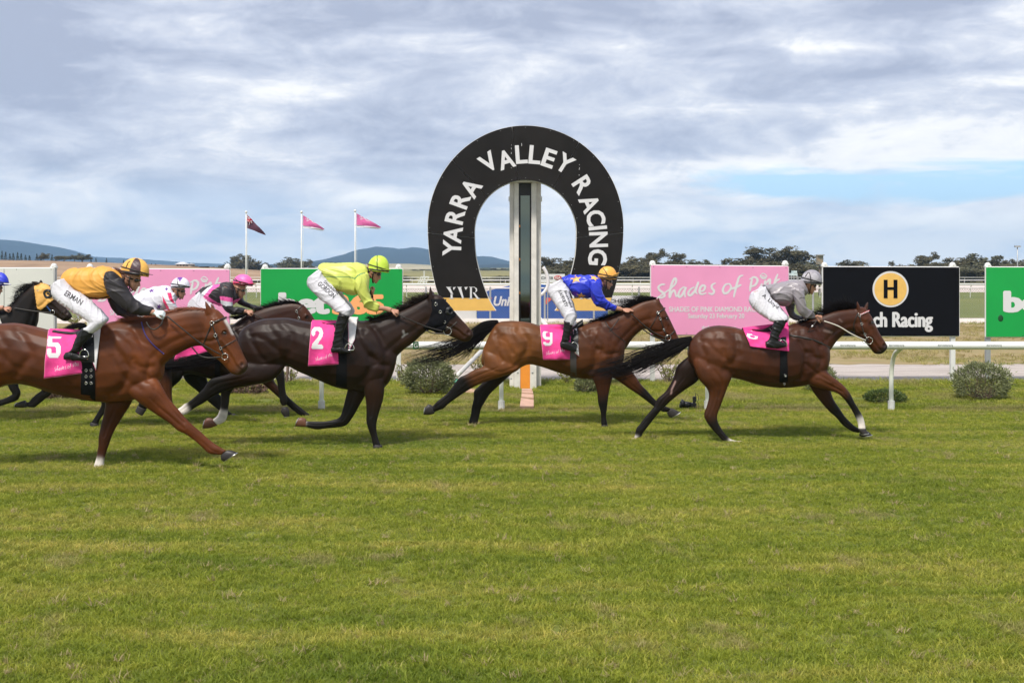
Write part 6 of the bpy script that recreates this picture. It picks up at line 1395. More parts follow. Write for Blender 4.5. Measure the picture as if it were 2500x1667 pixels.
saddle_set('race saddle on pink cloth printed with a white nine', D, bF, [(1042,578),(1290,572),(1278,840),(1066,843)], '9', (1100,668,78,128), ([(1282,760),(1282,880),(1284,990)],[(1330,760),(1330,880),(1332,992)],[]),
   [(1215,590,1220,600,.09),(1270,590,1275,610,.12),(1320,560,1320,610,.13),(1380,520,1385,570,.11)], ([(1270,590),(1285,680),(1300,760)],[(1345,560),(1345,660),(1340,750)]), cF, [(1312,735,.05,.055,-.33),(1308,735,.05,.055,.33)], [(1300,545),(1330,545),(1352,815),(1318,790)], (1162,780,150,40,-4), edge=mat('pale_pink_binding',(.85,.35,.45),.6), girth_mat=mat('grey_girth',(.07,.06,.06),.6))
bridle_set('black bridle on the bay horse number nine', D, bF, cF, [('browband',[(1982,470),(2012,450),(2040,430)],None,.018),('cheekpiece',[(1982,470),(2002,525),(2028,600),(2054,655)],None,.015),('throat_lash',[(1980,478),(1950,540),(1910,605)],None,.012),('noseband',[(2010,690),(2075,650),(2120,610)],None,.014),('breastplate',[(1560,540),(1600,600),(1650,650),(1720,700)],None,.014)],
   [(1979,468,.016,.006),(1999,517,.016,.003),(2028,603,.015,.003),(2062,668,.040,.004)], [[(1770,480,-.14),(1860,560,-.13),(1940,620,-.12),(2040,668,-.11)],[(1860,600,-.09),(1920,640,-.08),(1990,675,-.06),(2050,690,-.08)]], (1982,470))
def bluecol(pxy, co, no):
    c = np.tile(np.array([.018,.035,.56]), (len(pxy), 1)); return c
BLUESILK = mat('blue_silks', (.022,.040,.52), .33, .002, 30, .06, 6); STARG = mat('gold_star', (.82,.46,.13), .45)
jk = [Loft(cJF, [(455,770,560,930,.12),(540,736,660,1050,.15),(680,726,780,1098,.165),(820,734,900,1088,.17),(940,722,990,1040,.175),(1030,748,1080,960,.15),(1085,810,1110,920,.09)], D, 0),
      Loft(cJF, [(905,820,1095,850,.09,-.16),(915,960,1115,970,.080,-.2),(940,1090,1150,1070,.068,-.2),(1000,1205,1212,1150,.062,-.18),(1120,1262,1272,1180,.056,-.15),(1240,1292,1322,1205,.05,-.13),(1310,1298,1342,1215,.043,-.12)], D),
      Loft(cJF, [(920,850,1080,880,.07,.16),(925,1040,1070,1020,.06,.2),(990,1180,1120,1150,.055,.18),(1130,1240,1230,1200,.05,.14),(1250,1280,1290,1240,.042,.10)], D)]
br = [Loft(cJF, [(258,960,440,795,.15,0),(275,1080,560,930,.16,0)], D), Loft(cJF, [(275,890,450,795,.13,-.08),(248,1000,565,930,.13,-.12),(308,1122,602,1060,.115,-.18),(388,1242,642,1180,.10,-.24),(458,1352,672,1290,.085,-.28),(508,1442,692,1390,.072,-.31),(516,1505,648,1535,.062,-.32)], D),
      Loft(cJF, [(275,890,450,795,.13,.08),(248,1000,565,930,.13,.12),(308,1122,602,1060,.115,.18),(400,1242,655,1180,.10,.24),(475,1352,690,1290,.085,.28),(525,1442,706,1390,.072,.31),(560,1500,690,1500,.06,.32)], D)]
bt = boots(cF, [(1230,535,1306,545,.056),(1225,600,1292,600,.052),(1217,650,1280,650,.047),(1206,700,1275,690,.045)], [(1198,705,1203,748,.035),(1240,690,1235,762,.045),(1290,708,1285,775,.042),(1332,745,1327,778,.028)], D)
fore = [Loft(cJF, [(1290,1290,1320,1215,.036,-.12),(1370,1300,1392,1232,.032,-.11),(1420,1308,1440,1255,.028,-.10)], D)]
hd = [(wpt(*cJF(1432,1282), D, -.10), (1,.05,.02), (0,-.5,1), 1, .12), (wpt(*cJF(1300,1262), D, .09), (1,-.1,-.1), (0,.5,1), -1, .9)]
yl = lambda u, v, w_: np.tile(np.array([.80,.40,.07]), (len(u), 1))
make_jockey('jockey in royal blue silks with gold stars and gold cap on horse nine', D, fore, (*cJF(1160,810), -16, .98), cJF(1075,860), hd, jk, BLUESILK, None, br, bt, (cJF(1040,752), cJF(1345,768), 26, cJF(1388,690), yl, 0.0, .108, mat('gold_visor',(.72,.38,.08),.5), None, [(-.5,.8),(-.2,.5),(.1,0)]), jseed=2, jang=1.0,
   decals=[('star',starmesh(),*cJF(690,785),29,19,-6,'j',STARG),('star',starmesh(),*cJF(775,1055),25,15,8,'j',STARG),('star',starmesh(),*cJF(985,768),24,13,20,'j',STARG),('name_print','LAFFERTY',*cJF(492,1105),42,8,66,'b',BLACKP),('sponsor_print','Stockland',*cJF(575,1105),44,6,68,'b',BLACKP)], stock=False, hairm=mat('red_hair',(.20,.06,.02),.7))
whip('thin black whip slanting down below the outstretched hand of the blue jockey', D, [cF(1672,515), cF(1600,610), cF(1508,722)], -.18)

# ---------------------------------------------------------------- E : dark number two, lime silks
D = 14.77
T = Loft(cE, [(508,650,500,800,.08),(565,595,520,900,.17),(680,550,610,960,.23),(780,541,740,950,.25),(880,541,860,905,.255),(980,562,950,945,.26),(1100,580,1090,1005,.27),(1230,575,1220,1060,.28),(1360,562,1350,1085,.275),(1470,565,1470,1095,.25),(1560,605,1570,1080,.21),(1640,700,1632,1020,.15),(1692,800,1668,930,.09)], D, tag='torso', cols=[(0,DBAY),(.25,(.032,.012,.008)),(.5,(.030,.012,.008)),(.8,(.027,.010,.007)),(1,DBAY)])
Nk = Loft(cE, [(1400,565,1560,950,.18),(1500,552,1655,865,.15),(1600,530,1735,785,.125),(1700,492,1812,728,.108),(1800,448,1872,672,.097),(1890,400,1912,640,.087),(1945,372,1940,632,.08)], D, tag='neck', cols=[(0,(.03,.013,.009)),(1,(.036,.015,.010))])
H = Loft(cE, [(1945,360,1900,605,.08),(2012,372,1935,632,.10),(2072,430,1990,657,.10),(2122,495,2055,670,.08),(2172,550,2105,687,.066),(2218,600,2150,706,.06),(2252,640,2190,722,.052),(2263,670,2235,712,.03)], D, tag='head', cols=[(0,DBAY),(.45,(.05,.02,.012)),(.62,(.065,.023,.011)),(.80,(.05,.018,.010)),(.92,(.03,.016,.012)),(1,MUZ)])
nh = Loft(cE2, [(1480,380,900,300,.14),(1300,530,800,440,.11),(1050,592,700,475,.08),(850,627,600,500,.055),(700,677,538,530,.042),(590,725,480,620,.036),(480,802,380,715,.028),(370,862,290,790,.028),(300,917,250,808,.033),(240,947,200,850,.03),(215,946,165,870,.028)], D, -.13, legcols(DBAY,.2,.4,.80), root=True)
fh = Loft(cE2, [(1100,500,800,560,.09),(870,610,690,620,.06),(795,700,680,720,.038),(784,790,680,800,.032),(772,865,670,870,.03),(760,960,655,915,.036),(735,1020,640,950,.032),(690,1050,600,985,.028),(640,1065,580,1000,.027)], D, .12, legcols(BLK,.2,.4,.60), root=True)
nf = Loft(cE, [(1600,950,1420,960,.13),(1596,1050,1440,1080,.09),(1586,1150,1455,1170,.065),(1562,1230,1458,1250,.05),(1540,1310,1458,1320,.044),(1535,1370,1474,1380,.034),(1545,1430,1494,1435,.028),(1561,1480,1504,1485,.032),(1574,1510,1510,1505,.032)], D, -.10, legcols((.035,.014,.009),.3,.5), root=True)
ff = Loft(cE, [(1500,960,1330,1000,.11),(1470,1080,1315,1090,.085),(1412,1190,1292,1180,.06),(1358,1285,1272,1255,.05),(1310,1345,1250,1290,.044),(1250,1362,1205,1305,.036),(1170,1370,1140,1316,.028),(1090,1379,1060,1316,.03),(1035,1368,1012,1314,.033),(1005,1358,988,1316,.03)], D, .10, legcols((.03,.012,.009),.2,.35,.955), root=True)
hv = [(Loft(cE2, [(215,945,165,868,.034),(180,950,140,872,.042),(150,955,118,890,.045)], D, -.13, n=7), HOOFW), (Loft(cE2, [(640,1070,575,985,.034),(560,1100,520,978,.044),(470,1108,490,1010,.046)], D, .12, n=7), mat('brown_hoof',(.14,.055,.03),.5)),
      (Loft(cE, [(1576,1495,1510,1490,.035),(1582,1518,1506,1512,.044),(1584,1528,1504,1524,.046)], D, -.10, n=7), HOOFM), (Loft(cE, [(1012,1360,1006,1300,.034),(970,1358,978,1286,.044),(922,1354,950,1292,.046)], D, .10, n=7), MATS['brown_hoof'])]
def hE1(m): hair(m, [(588,842),(565,852),(530,868),(490,880),(445,888),(395,893),(360,898)], [5,9,13,15,14,11,7], 460, D, (-.05,.05), .0042, 14, .45, .45, 23, .05, 1.4)
def hE2(m):
    mane(m, [cE(1950,370),cE(1900,396),cE(1850,424),cE(1780,456),cE(1700,492),cE(1600,528),cE(1500,550)], [(-22,-6),(-34,-10),(-38,-9),(-38,-5),(-32,-3),(-24,-6),(-18,-8)], 720, D, 24)
HOOD = [(1942,400),(1985,395),(2055,398),(2100,440),(2140,495),(2128,530),(2085,560),(2062,600),(2050,645),(1990,655),(1905,640),(1880,615),(1925,560),(1950,480)]
E_, bE, tE = make_horse('racehorse', 'dark brown horse number two in a black blinker hood, white hind socks', D, [T,Nk,H,nh,fh,nf,ff], [earL(cE,(1920,408),(1972,412),(1938,300),D,-.05), earL(cE,(1955,385),(1985,395),(1955,335),D,.05)], DBAY, [('tail',HAIRK,hE1),('mane',HAIRD,hE2)], hv, cE(2090,490), cE(2226,650),
   [blob(cE,[(1735,640),(1745,668),(1730,685)],.014,(.30,.29,.29),.6), blob(cE,[(1745,672),(1768,660)],.01,(.30,.29,.29),.6)], vox=.011)  # pale blobs paint a shiny spot into the chest coat
hc = thing('blinker_hood', 'black blinker hood with eye cup on the dark horse number two', 'blinkers', wpt(*cE(2000,500), D)); 
def hoodpatch(name, crop, poly, bv, D, mt, parent, off=.007, step=3.2):
    pp = [crop(*p) for p in poly]; xs = [p[0] for p in pp]; ys = [p[1] for p in pp]; gx = np.arange(min(xs)-step, max(xs)+step, step/2); gy = np.arange(min(ys)-step, max(ys)+step, step/2); X_, Y_ = np.meshgrid(gx, gy); q = np.stack([X_.ravel(), Y_.ravel()], 1); ins = inpoly(q, pp); ids = -np.ones(len(q), int); vs = []
    for i in np.where(ins)[0]:
        p, ok = surf(bv, q[i, 0], q[i, 1], off, D)
        if ok and abs(p.y-D) < .25: ids[i] = len(vs); vs.append(p)
    nx = len(gx); fs = []
    for r in range(len(gy)-1):
        for c in range(nx-1):
            a = [ids[r*nx+c], ids[r*nx+c+1], ids[(r+1)*nx+c+1], ids[(r+1)*nx+c]]
            if min(a) >= 0: fs.append(tuple(a))
    n0 = len(vs); m = MB(); m.add(vs, fs); m.add([Vector((v.x, 2*D-v.y, v.z)) for v in vs], [f[::-1] for f in fs]); o = m.build(name, mt, parent, True); sm = o.modifiers.new('t', 'SOLIDIFY'); sm.thickness = .004; return o
hoodpatch('hood_cloth', cE, HOOD, bE, D, mat('black_hood', (.006,.006,.008), .8, .001, 60, spec=.12), hc)
p, _ = surf(bE, *cE(2088,490), .02, D); m = MB(); m.torus(p+Vector((0,-.01,0)), .036, .012, Vector((.55,-1,0)), 20, 8); m.torus(p+Vector((-.01,-.0,0)), .045, .012, Vector((.55,-1,0)), 20, 8); m.build('eye_cup', mat('cup_rubber', (.02,.02,.022), .3), hc, True)
saddle_set('race saddle on dirt-splashed pink cloth printed with a white two', D, bE, [(1048,572),(1240,575),(1250,888),(1024,902)], '2', (1091,692,88,165), ([(1236,800),(1232,950),(1228,1062)],[(1312,800),(1312,950),(1312,1076)],[]),
   [(1125,566,1130,576,.09),(1190,580,1195,590,.12),(1260,565,1260,615,.13),(1330,545,1335,600,.12)], ([(1215,590),(1225,680),(1238,800)],[(1320,560),(1322,680),(1315,800)]), cE, [(1332,770,.058,.062,-.33),(1326,770,.058,.062,.33)], [(1322,548),(1392,550),(1372,700),(1328,790)], (1140,835,130,40,-8), edge=mat('pale_pink_binding',(.85,.35,.45),.6))
bridle_set('black bridle with silver buckles over the blinker hood of horse two', D, bE, cE, [('browband',[(1982,440),(2020,420),(2058,404)],None,.022),('cheekpiece',[(1982,440),(2010,490),(2040,560),(2060,610)],mat('brown_leather',(.035,.018,.013),.4),.018),('noseband',[(2050,640),(2095,610),(2140,570)],None,.012)],
   [(1980,438,.019,.0035),(2014,496,.018,.004),(2046,572,.016,.003),(2068,641,.050,.004)], [[(1690,512,-.14),(1760,545,-.15),(1830,575,-.14),(1920,610,-.13),(2030,640,-.12)],[(1905,635,-.05),(1960,655,-.06),(2040,660,-.08)]], (1982,440))
LIME = mat('lime_silks', (.58,.62,.12), .42, .002, 30, .05, 6, attr='Col')
def limecol(pxy, co, no):
    c = np.tile(np.array([.60,.66,.13]), (len(pxy), 1)); g = np.array([.03,.22,.09]); d = segdist(pxy, [cJE(410,592),cJE(700,598),cJE(880,600),cJE(990,625)]); c[(d < .95)] = g
    d = segdist(pxy, [cJE(990,630),cJE(1040,575),cJE(1110,535),cJE(1180,522)]); c[(d < 1.1) & (no[:, 1] < 0)] = g; return c
jk = [Loft(cJE, [(318,390,440,640,.13),(400,345,600,830,.155),(600,328,760,885,.165),(800,323,900,935,.17),(960,333,1030,945,.175),(1080,348,1130,820,.18),(1180,385,1230,660,.13),(1235,440,1262,600,.085)], D, 0),
      Loft(cJE, [(1010,560,1245,520,.088,-.16),(998,700,1252,680,.08,-.2),(1040,880,1250,865,.068,-.21),(1100,1035,1290,960,.062,-.2),(1180,1165,1335,1045,.058,-.18),(1290,1232,1392,1075,.054,-.16),(1395,1250,1455,1110,.05,-.15),(1440,1240,1475,1145,.04,-.14)], D),
      Loft(cJE, [(1030,600,1210,560,.075,.16),(1090,780,1240,720,.062,.2),(1170,900,1280,850,.05,.2),(1240,960,1300,900,.044,.16)], D)]
br = [Loft(cJE, [(100,660,325,450,.155,0),(140,840,500,690,.165,0)], D), Loft(cJE, [(110,620,330,450,.13,-.08),(98,770,425,600,.135,-.11),(200,905,565,780,.12,-.17),(360,1055,685,920,.105,-.22),(520,1165,795,1060,.09,-.27),(640,1262,885,1170,.08,-.30),(705,1292,905,1265,.068,-.32),(740,1305,882,1352,.058,-.33)], D),
      Loft(cJE, [(110,620,330,450,.13,.08),(98,770,425,600,.135,.11),(240,905,620,780,.12,.17),(430,1055,760,920,.105,.22),(590,1165,870,1060,.09,.27),(710,1262,960,1170,.08,.30),(790,1300,985,1255,.068,.32),(850,1320,930,1350,.055,.33)], D)]
c7 = Crop(700, 740, 5.113)
bt = boots(c7, [(655,118,785,172,.062),(630,190,762,225,.06),(608,260,740,285,.056),(600,340,715,350,.053),(588,420,700,420,.048),(573,500,700,490,.045),(562,545,715,545,.044)], [(552,560,557,612,.035),(620,530,625,620,.045),(700,548,700,622,.045),(760,578,760,622,.04),(805,592,803,618,.028)], D, 14)
fore = [Loft(cJE, [(1430,1238,1470,1150,.040,-.14),(1560,1248,1600,1160,.034,-.13),(1670,1278,1700,1190,.028,-.13)], D), Loft(cJE, [(1255,950,1300,905,.036,.16),(1300,990,1340,930,.028,.12)], D)]
hd = [(wpt(*cJE(1690,1232), D, -.13), (1,.05,-.28), (0,-.6,1), 1, .95), (wpt(*cJE(1325,935), D, .10), (.3,-.1,1), (1,0,-.2), -1, 1.0)]
lm = lambda u, v, w_: np.tile(np.array([.52,.70,.06]), (len(u), 1))
make_jockey('jockey in lime yellow silks with green piping and lime cap on horse two', D, fore, (*cJE(1340,500), -24, 1.04), cJE(1210,540), hd, jk, LIME, limecol, br, bt, (cJE(1225,428), cJE(1645,478), 34, cJE(1682,466), lm, 0.0, .112, mat('lime_visor',(.48,.62,.06),.5), None, [(-.22,.98),(-.17,.5),(-.08,-.05)]), jseed=3, jang=.5, jamp=.012,
   decals=[('name_print','GORDON',*cJE(450,840),51,12,41,'b',BLACKP),('sponsor_print','Stockland',*cJE(540,795),46,7,41,'b',BLACKP)], stock=True, hairm=mat('dark_hair',(.02,.012,.01),.7))
whip('black whip held upright in the lime jockey far hand', D, [cJE(1320,960), cJE(1370,1130), cJE(1425,1370)], .12, .006, (cJE(1300,850), cJE(1325,1000)))

# ---------------------------------------------------------------- A : chestnut number five, yellow and dark silks
D = 13.24
T = Loft(cA, [(-230,640,-240,800,.08),(-180,570,-220,920,.17),(-80,538,-150,980,.24),(20,530,-30,975,.26),(120,528,95,945,.27),(250,553,230,962,.28),(380,582,370,1008,.29),(520,590,510,1042,.30),(650,560,650,1065,.29),(750,520,780,1070,.27),(860,512,890,1060,.25),(960,545,990,1020,.22),(1050,610,1068,960,.17),(1108,720,1112,890,.10)], D, tag='torso', cols=[(0,CHN),(.3,CHN),(.6,CHN),(.85,CHL),(1,CHL)])
Nk = Loft(cA, [(770,520,1000,980,.19),(890,502,1092,850,.165),(1000,482,1162,778,.142),(1110,460,1238,728,.125),(1220,438,1312,694,.108),(1320,425,1362,684,.097),(1400,430,1402,684,.088)], D, tag='neck', cols=[(0,CHN),(1,CHN)])
H = Loft(cA, [(1440,410,1362,645,.085),(1492,440,1388,692,.11),(1550,506,1442,742,.11),(1592,590,1502,787,.09),(1632,668,1548,837,.072),(1667,748,1584,874,.066),(1692,800,1632,884,.058),(1695,832,1670,866,.03)], D, tag='head', cols=[(0,CHN),(.35,CHL),(.68,CHL),(.82,(.07,.035,.025)),(1,(.03,.024,.024))], root=True)
nf = Loft(cA, [(1080,900,850,1000,.14),(1110,970,940,1060,.11),(1152,1040,1010,1112,.08),(1212,1110,1090,1167,.06),(1272,1180,1165,1217,.05),(1322,1228,1215,1262,.046),(1372,1270,1272,1290,.036),(1422,1315,1338,1338,.03),(1462,1347,1392,1388,.03),(1495,1368,1428,1420,.034),(1532,1390,1480,1427,.028),(1552,1396,1512,1428,.03)], D, -.11, [(0,CHL),(.5,(.19,.05,.014)),(1,(.17,.045,.014))], root=True)
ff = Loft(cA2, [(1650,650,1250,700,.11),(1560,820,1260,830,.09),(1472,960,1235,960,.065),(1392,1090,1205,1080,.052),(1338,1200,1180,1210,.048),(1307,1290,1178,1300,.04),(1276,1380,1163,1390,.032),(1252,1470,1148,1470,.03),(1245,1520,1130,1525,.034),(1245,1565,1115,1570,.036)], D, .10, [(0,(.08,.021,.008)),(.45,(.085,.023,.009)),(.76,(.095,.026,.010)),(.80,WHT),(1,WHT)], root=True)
nh = Loft(cA, [(60,850,-200,850,.14),(10,960,-230,920,.11),(-120,1040,-270,960,.07),(-230,1090,-340,1010,.05),(-330,1150,-400,1090,.035),(-430,1230,-480,1180,.03),(-480,1260,-520,1200,.03)], D, -.13, [(0,CHN),(1,CHN)], root=True)
fh = Loft(cA, [(20,850,-160,850,.12),(-60,980,-220,960,.09),(-150,1080,-270,1060,.05),(-200,1180,-300,1160,.04),(-250,1260,-320,1250,.03),(-270,1340,-340,1330,.03)], D, .13, [(0,CHN),(1,CHN)], root=True)
hv = [(Loft(cA, [(1556,1394,1508,1432,.036),(1592,1400,1512,1462,.046),(1624,1414,1532,1474,.048)], D, -.11, n=7), HOOFM), (Loft(cA2, [(1246,1555,1118,1555,.038),(1252,1585,1108,1590,.046),(1254,1600,1106,1600,.048)], D, .10, n=7), HOOFW),
      (Loft(cA, [(-480,1262,-525,1200,.036),(-540,1290,-560,1215,.046)], D, -.13, n=5), HOOFM), (Loft(cA, [(-268,1335,-345,1330,.036),(-262,1365,-350,1360,.046)], D, .13, n=5), HOOFM)]
def hA2(m):
    mane(m, [cA(1420,432),cA(1370,428),cA(1300,430),cA(1220,442),cA(1120,462),cA(1020,482),cA(930,498),cA(850,506)], [(-24,2),(-34,-2),(-40,-2),(-42,1),(-40,3),(-36,0),(-34,-3),(-26,-4)], 620, D, 34)
def hA1(m): hair(m, [cA(-215,640),cA(-300,680),cA(-420,760),cA(-560,850)], [8,20,24,14], 120, D, (-.05,.05), .0045, 10, .5, .3, 33, .05)
A_h, bA, tA = make_horse('racehorse', 'bright chestnut horse number five, nearest on the left, with a white blaze', D, [T,Nk,H,nh,fh,nf,ff], [earL(cA,(1408,458),(1462,448),(1402,376),D,-.055), earL(cA,(1445,425),(1480,440),(1440,395),D,.05)], CHN, [('tail',HAIRC,hA1),('mane',HAIRC,hA2)], hv, cA(1534,597), cA(1655,812),
   [blob(cA,[(1548,512),(1572,552),(1592,594)],.026,(.65,.6,.55),.95)], extra_grooves=[(cA2,[(1850,640),(1960,760),(2080,900),(2200,1030)],.014,.008),(cA2,[(1900,860),(2020,960),(2130,1060)],.014,.007),(cA2,[(1350,250),(1430,420),(1500,520),(1680,640)],.03,.010),(cA2,[(1480,330),(1640,420),(1750,470),(1850,590)],.025,.008),(c3,[(100,900),(220,960),(400,1050),(560,1130)],.02,.006),(c3,[(640,880),(900,820),(1250,780)],.03,.006)])
saddle_set('race saddle on clean pink cloth printed with a white five', D, bA, [(332,580),(560,590),(560,870),(304,905)], '5', (370,686,100,160), ([(556,800),(552,930),(550,1055)],[(646,790),(650,930),(652,1062)],[(588,850),(622,850),(588,893),(622,893),(588,938),(622,938)]),
   [(375,572,378,592,.11),(450,580,452,600,.13),(530,583,540,612,.14),(640,556,650,610,.12)], ([(520,592),(535,690),(556,800)],[(640,570),(644,690),(646,795)]), cA, [(575,745,.05,.06,-.34),(570,745,.05,.06,.34)], [(628,585),(690,560),(656,850),(632,780)], (455,825,170,46,-6), edge=mat('pale_pink_binding',(.85,.35,.45),.6))
bridle_set('brown leather bridle with silver rings on the chestnut horse', D, bA, cA, [('browband',[(1450,527),(1500,508),(1548,488)],MATS['brown_leather'],.024),('cheekpiece',[(1449,535),(1472,600),(1500,680),(1528,745)],None,.015),('throat_lash',[(1447,535),(1415,610),(1388,680)],None,.014),('noseband',[(1512,700),(1570,665),(1618,640)],MATS['brown_leather'],.010),('neck_strap',[(966,520),(990,600),(1040,670),(1120,740)],mat('blue_strap',(.03,.03,.20),.5),.012)],
   [(1447,528,.021,.004),(1472,612,.018,.004),(1508,700,.015,.003),(1537,757,.036,.004)], [[(1140,480,-.17),(1250,570,-.18),(1370,665,-.16),(1510,745,-.13)],[(1000,520,-.18),(1025,560,-.2),(1060,570,-.2),(1100,540,-.19),(1115,500,-.17)],[(1310,690,-.10),(1360,745,-.10),(1420,765,-.10),(1510,760,-.12)]], (1449,535))
YS = mat('yellow_dark_silks', (.8,.4,.08), .55, .002, 30, .05, 6, attr='Col')
def ycol(pxy, co, no):
    c = np.tile(np.array([.72,.35,.06]), (len(pxy), 1)); dk = np.array([.018,.014,.017]); li, tt = closest_loft(co, jk); c[li > 0] = dk
    s_ = inpoly(pxy, [cA5(1830,720),cA5(1950,790),cA5(2000,900),cA5(1960,1000),cA5(1780,1020),cA5(1695,880)]) & (no[:, 1] < .3); c[s_] = dk; b = segdist(pxy, [cA5(1300,1045),cA5(1420,1092),cA5(1600,1102),cA5(1780,1060)]) < 1.6; c[b] = dk; return c
jk = [Loft(cA5, [(1000,768,1180,940,.13),(1110,650,1290,1030,.16),(1300,617,1430,1098,.175),(1500,612,1600,1108,.18),(1680,595,1770,1080,.185),(1820,636,1900,970,.18),(1920,715,1975,900,.13),(1980,790,2005,890,.085)], D, 0),
      Loft(cQ, [(935,690,1108,655,.095,-.16),(965,790,1135,745,.082,-.2),(1050,885,1178,810,.068,-.21),(1140,955,1232,860,.062,-.2),(1250,990,1292,903,.054,-.18),(1345,993,1372,928,.043,-.16)], D),
      Loft(cQ, [(970,790,1090,760,.08,.16),(985,900,1090,860,.068,.2),(1050,985,1120,925,.058,.2),(1140,1010,1180,955,.05,.17),(1235,1025,1255,985,.04,.14)], D)]
br = [Loft(cA5, [(850,930,1040,770,.165,0),(870,1080,1200,930,.175,0)], D), Loft(cA5, [(880,890,1050,775,.14,-.08),(838,1040,1205,960,.14,-.12),(975,1190,1352,1060,.125,-.18),(1175,1322,1495,1190,.108,-.24),(1355,1435,1625,1330,.094,-.29),(1430,1500,1715,1430,.082,-.32),(1375,1560,1640,1525,.07,-.335),(1325,1577,1488,1665,.06,-.34)], D),
      Loft(cA5, [(880,890,1050,775,.14,.08),(838,1040,1205,960,.14,.12),(975,1190,1352,1060,.125,.18),(1190,1322,1510,1190,.108,.24),(1375,1435,1640,1330,.094,.29),(1445,1500,1725,1430,.082,.32),(1390,1560,1650,1525,.07,.335)], D)]
c8 = Crop(0, 760, 6.533)
bt = boots(c8, [(1318,262,1492,352,.062),(1250,340,1440,430,.06),(1208,450,1372,490,.054),(1170,560,1292,580,.048),(1105,640,1280,645,.046)], [(1028,690,1040,765,.036),(1110,640,1108,778,.046),(1220,660,1215,788,.046),(1320,708,1315,790,.04),(1400,738,1396,778,.028)], D)
def sec2(crop, secs, D): return Loft(crop, secs, D)
hd = [(wpt(*cQ(1385,965), D, -.16), (1,.05,-.1), (0,-.6,1), 1, .85), (wpt(*cQ(1262,1008), D, .12), (1,-.1,-.1), (0,.5,1), -1, .9)]
fore = [Loft(cQ, [(1330,988,1360,935,.036,-.16),(1385,985,1400,945,.028,-.16)], D)]
def qc(u, v, w_):
    c = np.tile(np.array([.80,.44,.09]), (len(u), 1)); ang = np.arctan2(w_, u); c[(ang > -1.95) & (ang < -1.15)] = np.array([.055,.025,.032]); c[(ang > .5) & (ang < 1.3)] = np.array([.055,.025,.032]); c[(v < .06) & (u < .2)] = np.array([.05,.022,.03]); return c
make_jockey('jockey with yellow vest, dark sleeves and quartered yellow cap on chestnut five', D, fore, (*cA5(2082,775), -19, 1.10), cA5(1960,850), hd, jk, YS, ycol, br, bt, (cQ(1080,592), cQ(1338,628), 36, cQ(1376,632), qc, 0.0, .125, CAPK, None, [(-.65,.25),(-.55,.6),(-.4,.75)]), jseed=4, jang=.4, jfreq=26,
   glove=mat('pale_glove',(.60,.66,.66),.7), decals=[('name_print','ERMAN',*cA5(1175,1090),48,14,32,'b',BLACKP)], stock=False, hairm=mat('brown_hair',(.10,.04,.02),.7))
m = MB(); hair(m, [cA5(1990,720),cA5(1940,680),cA5(1880,640),cA5(1800,600)], [5,4,4,2], 60, D, (-.03,.03), .003, 8, .5, .4, 44, .1); pn = [o for o in COL.objects if o.get('category') == 'person'][-1]; m.build('ponytail', MATS['brown_hair'], pn, True)

# ---------------------------------------------------------------- D : bay behind, black and pink silks
D = 17.7
T = Loft(cS, [(393,840,394,880,.08),(404,812,400,910,.17),(430,800,427,922,.23),(470,801,466,913,.25),(512,803,510,924,.26),(560,793,560,936,.27),(602,788,605,936,.25),(642,800,642,920,.2),(668,830,662,895,.1)], D, tag='torso', cols=[(0,DBAY),(1,DBAY)])
Nk = Loft(cS, [(572,790,612,890,.17),(600,770,650,860,.14),(640,752,690,845,.12),(680,742,712,835,.1),(715,738,725,825,.09)], D, tag='neck', cols=[(0,DBAY),(.5,BAY),(1,BAY)])
H = Loft(cS, [(722,738,722,800,.08),(742,745,730,815,.1),(758,764,742,826,.1),(772,786,756,838,.08),(786,808,768,848,.066),(797,828,779,856,.058),(802,842,786,862,.04)], D, tag='head', cols=[(0,BAY),(.6,BAYF),(.85,MUZ),(1,MUZ)])
l1 = Loft(cS, [(450,880,400,860,.13),(446,920,386,900,.1),(416,950,366,925,.06),(392,968,352,952,.045),(372,985,342,972,.035),(357,1000,337,990,.03)], D, -.12, legcols(DBAY,.1,.3), root=True)
l2 = Loft(cS, [(510,890,440,880,.12),(505,925,450,925,.09),(520,948,482,955,.055),(541,968,508,980,.045),(546,985,526,995,.036),(558,1003,543,1008,.028),(569,1010,553,1018,.03)], D, .12, legcols(BLK,.1,.3), root=True)
l3 = Loft(cE2, [(1300,430,1000,500,.1),(1330,560,1180,570,.08),(1442,670,1310,680,.055),(1502,740,1398,762,.042),(1582,810,1498,852,.03),(1682,890,1608,937,.028),(1752,940,1690,987,.032)], D, .10, legcols(BAY,.3,.5), root=True)
l4 = Loft(cE2, [(1440,400,1300,420,.08),(1447,520,1350,530,.045),(1452,620,1365,620,.035),(1467,700,1378,710,.03),(1478,772,1386,782,.034),(1466,830,1410,832,.026)], D, -.10, legcols(BLK,.1,.3), root=True)
hv = [(Loft(cS, [(358,1000,336,990,.034),(348,1015,330,1004,.045)], D, -.12, n=5), HOOFM), (Loft(cS, [(570,1008,556,1020,.034),(587,1016,568,1021,.045)], D, .12, n=5), HOOFM), (Loft(cE2, [(1762,945,1722,995,.034),(1812,963,1730,1012,.043),(1870,990,1752,1022,.046)], D, .10, n=7), HOOFM), (Loft(cE2, [(1476,850,1416,855,.034),(1502,900,1402,912,.044),(1500,975,1440,965,.03)], D, -.10, n=7), HOOFM)]
def hD2(m): mane(m, [c4(1990,950),c4(1880,930),c4(1750,935),c4(1600,965),c4(1450,1010),c4(1250,1080),c4(1000,1160),c4(760,1230)], [(-16,-6),(-26,-10),(-30,-10),(-30,-7),(-28,-7),(-26,-8),(-26,-8),(-24,-6)], 760, D, 54)
def hD1(m): hair(m, [(398,835),(375,845),(345,862),(320,880)], [3,6,7,4], 120, D, (-.04,.04), .004, 9, .5, .3, 53, .05)
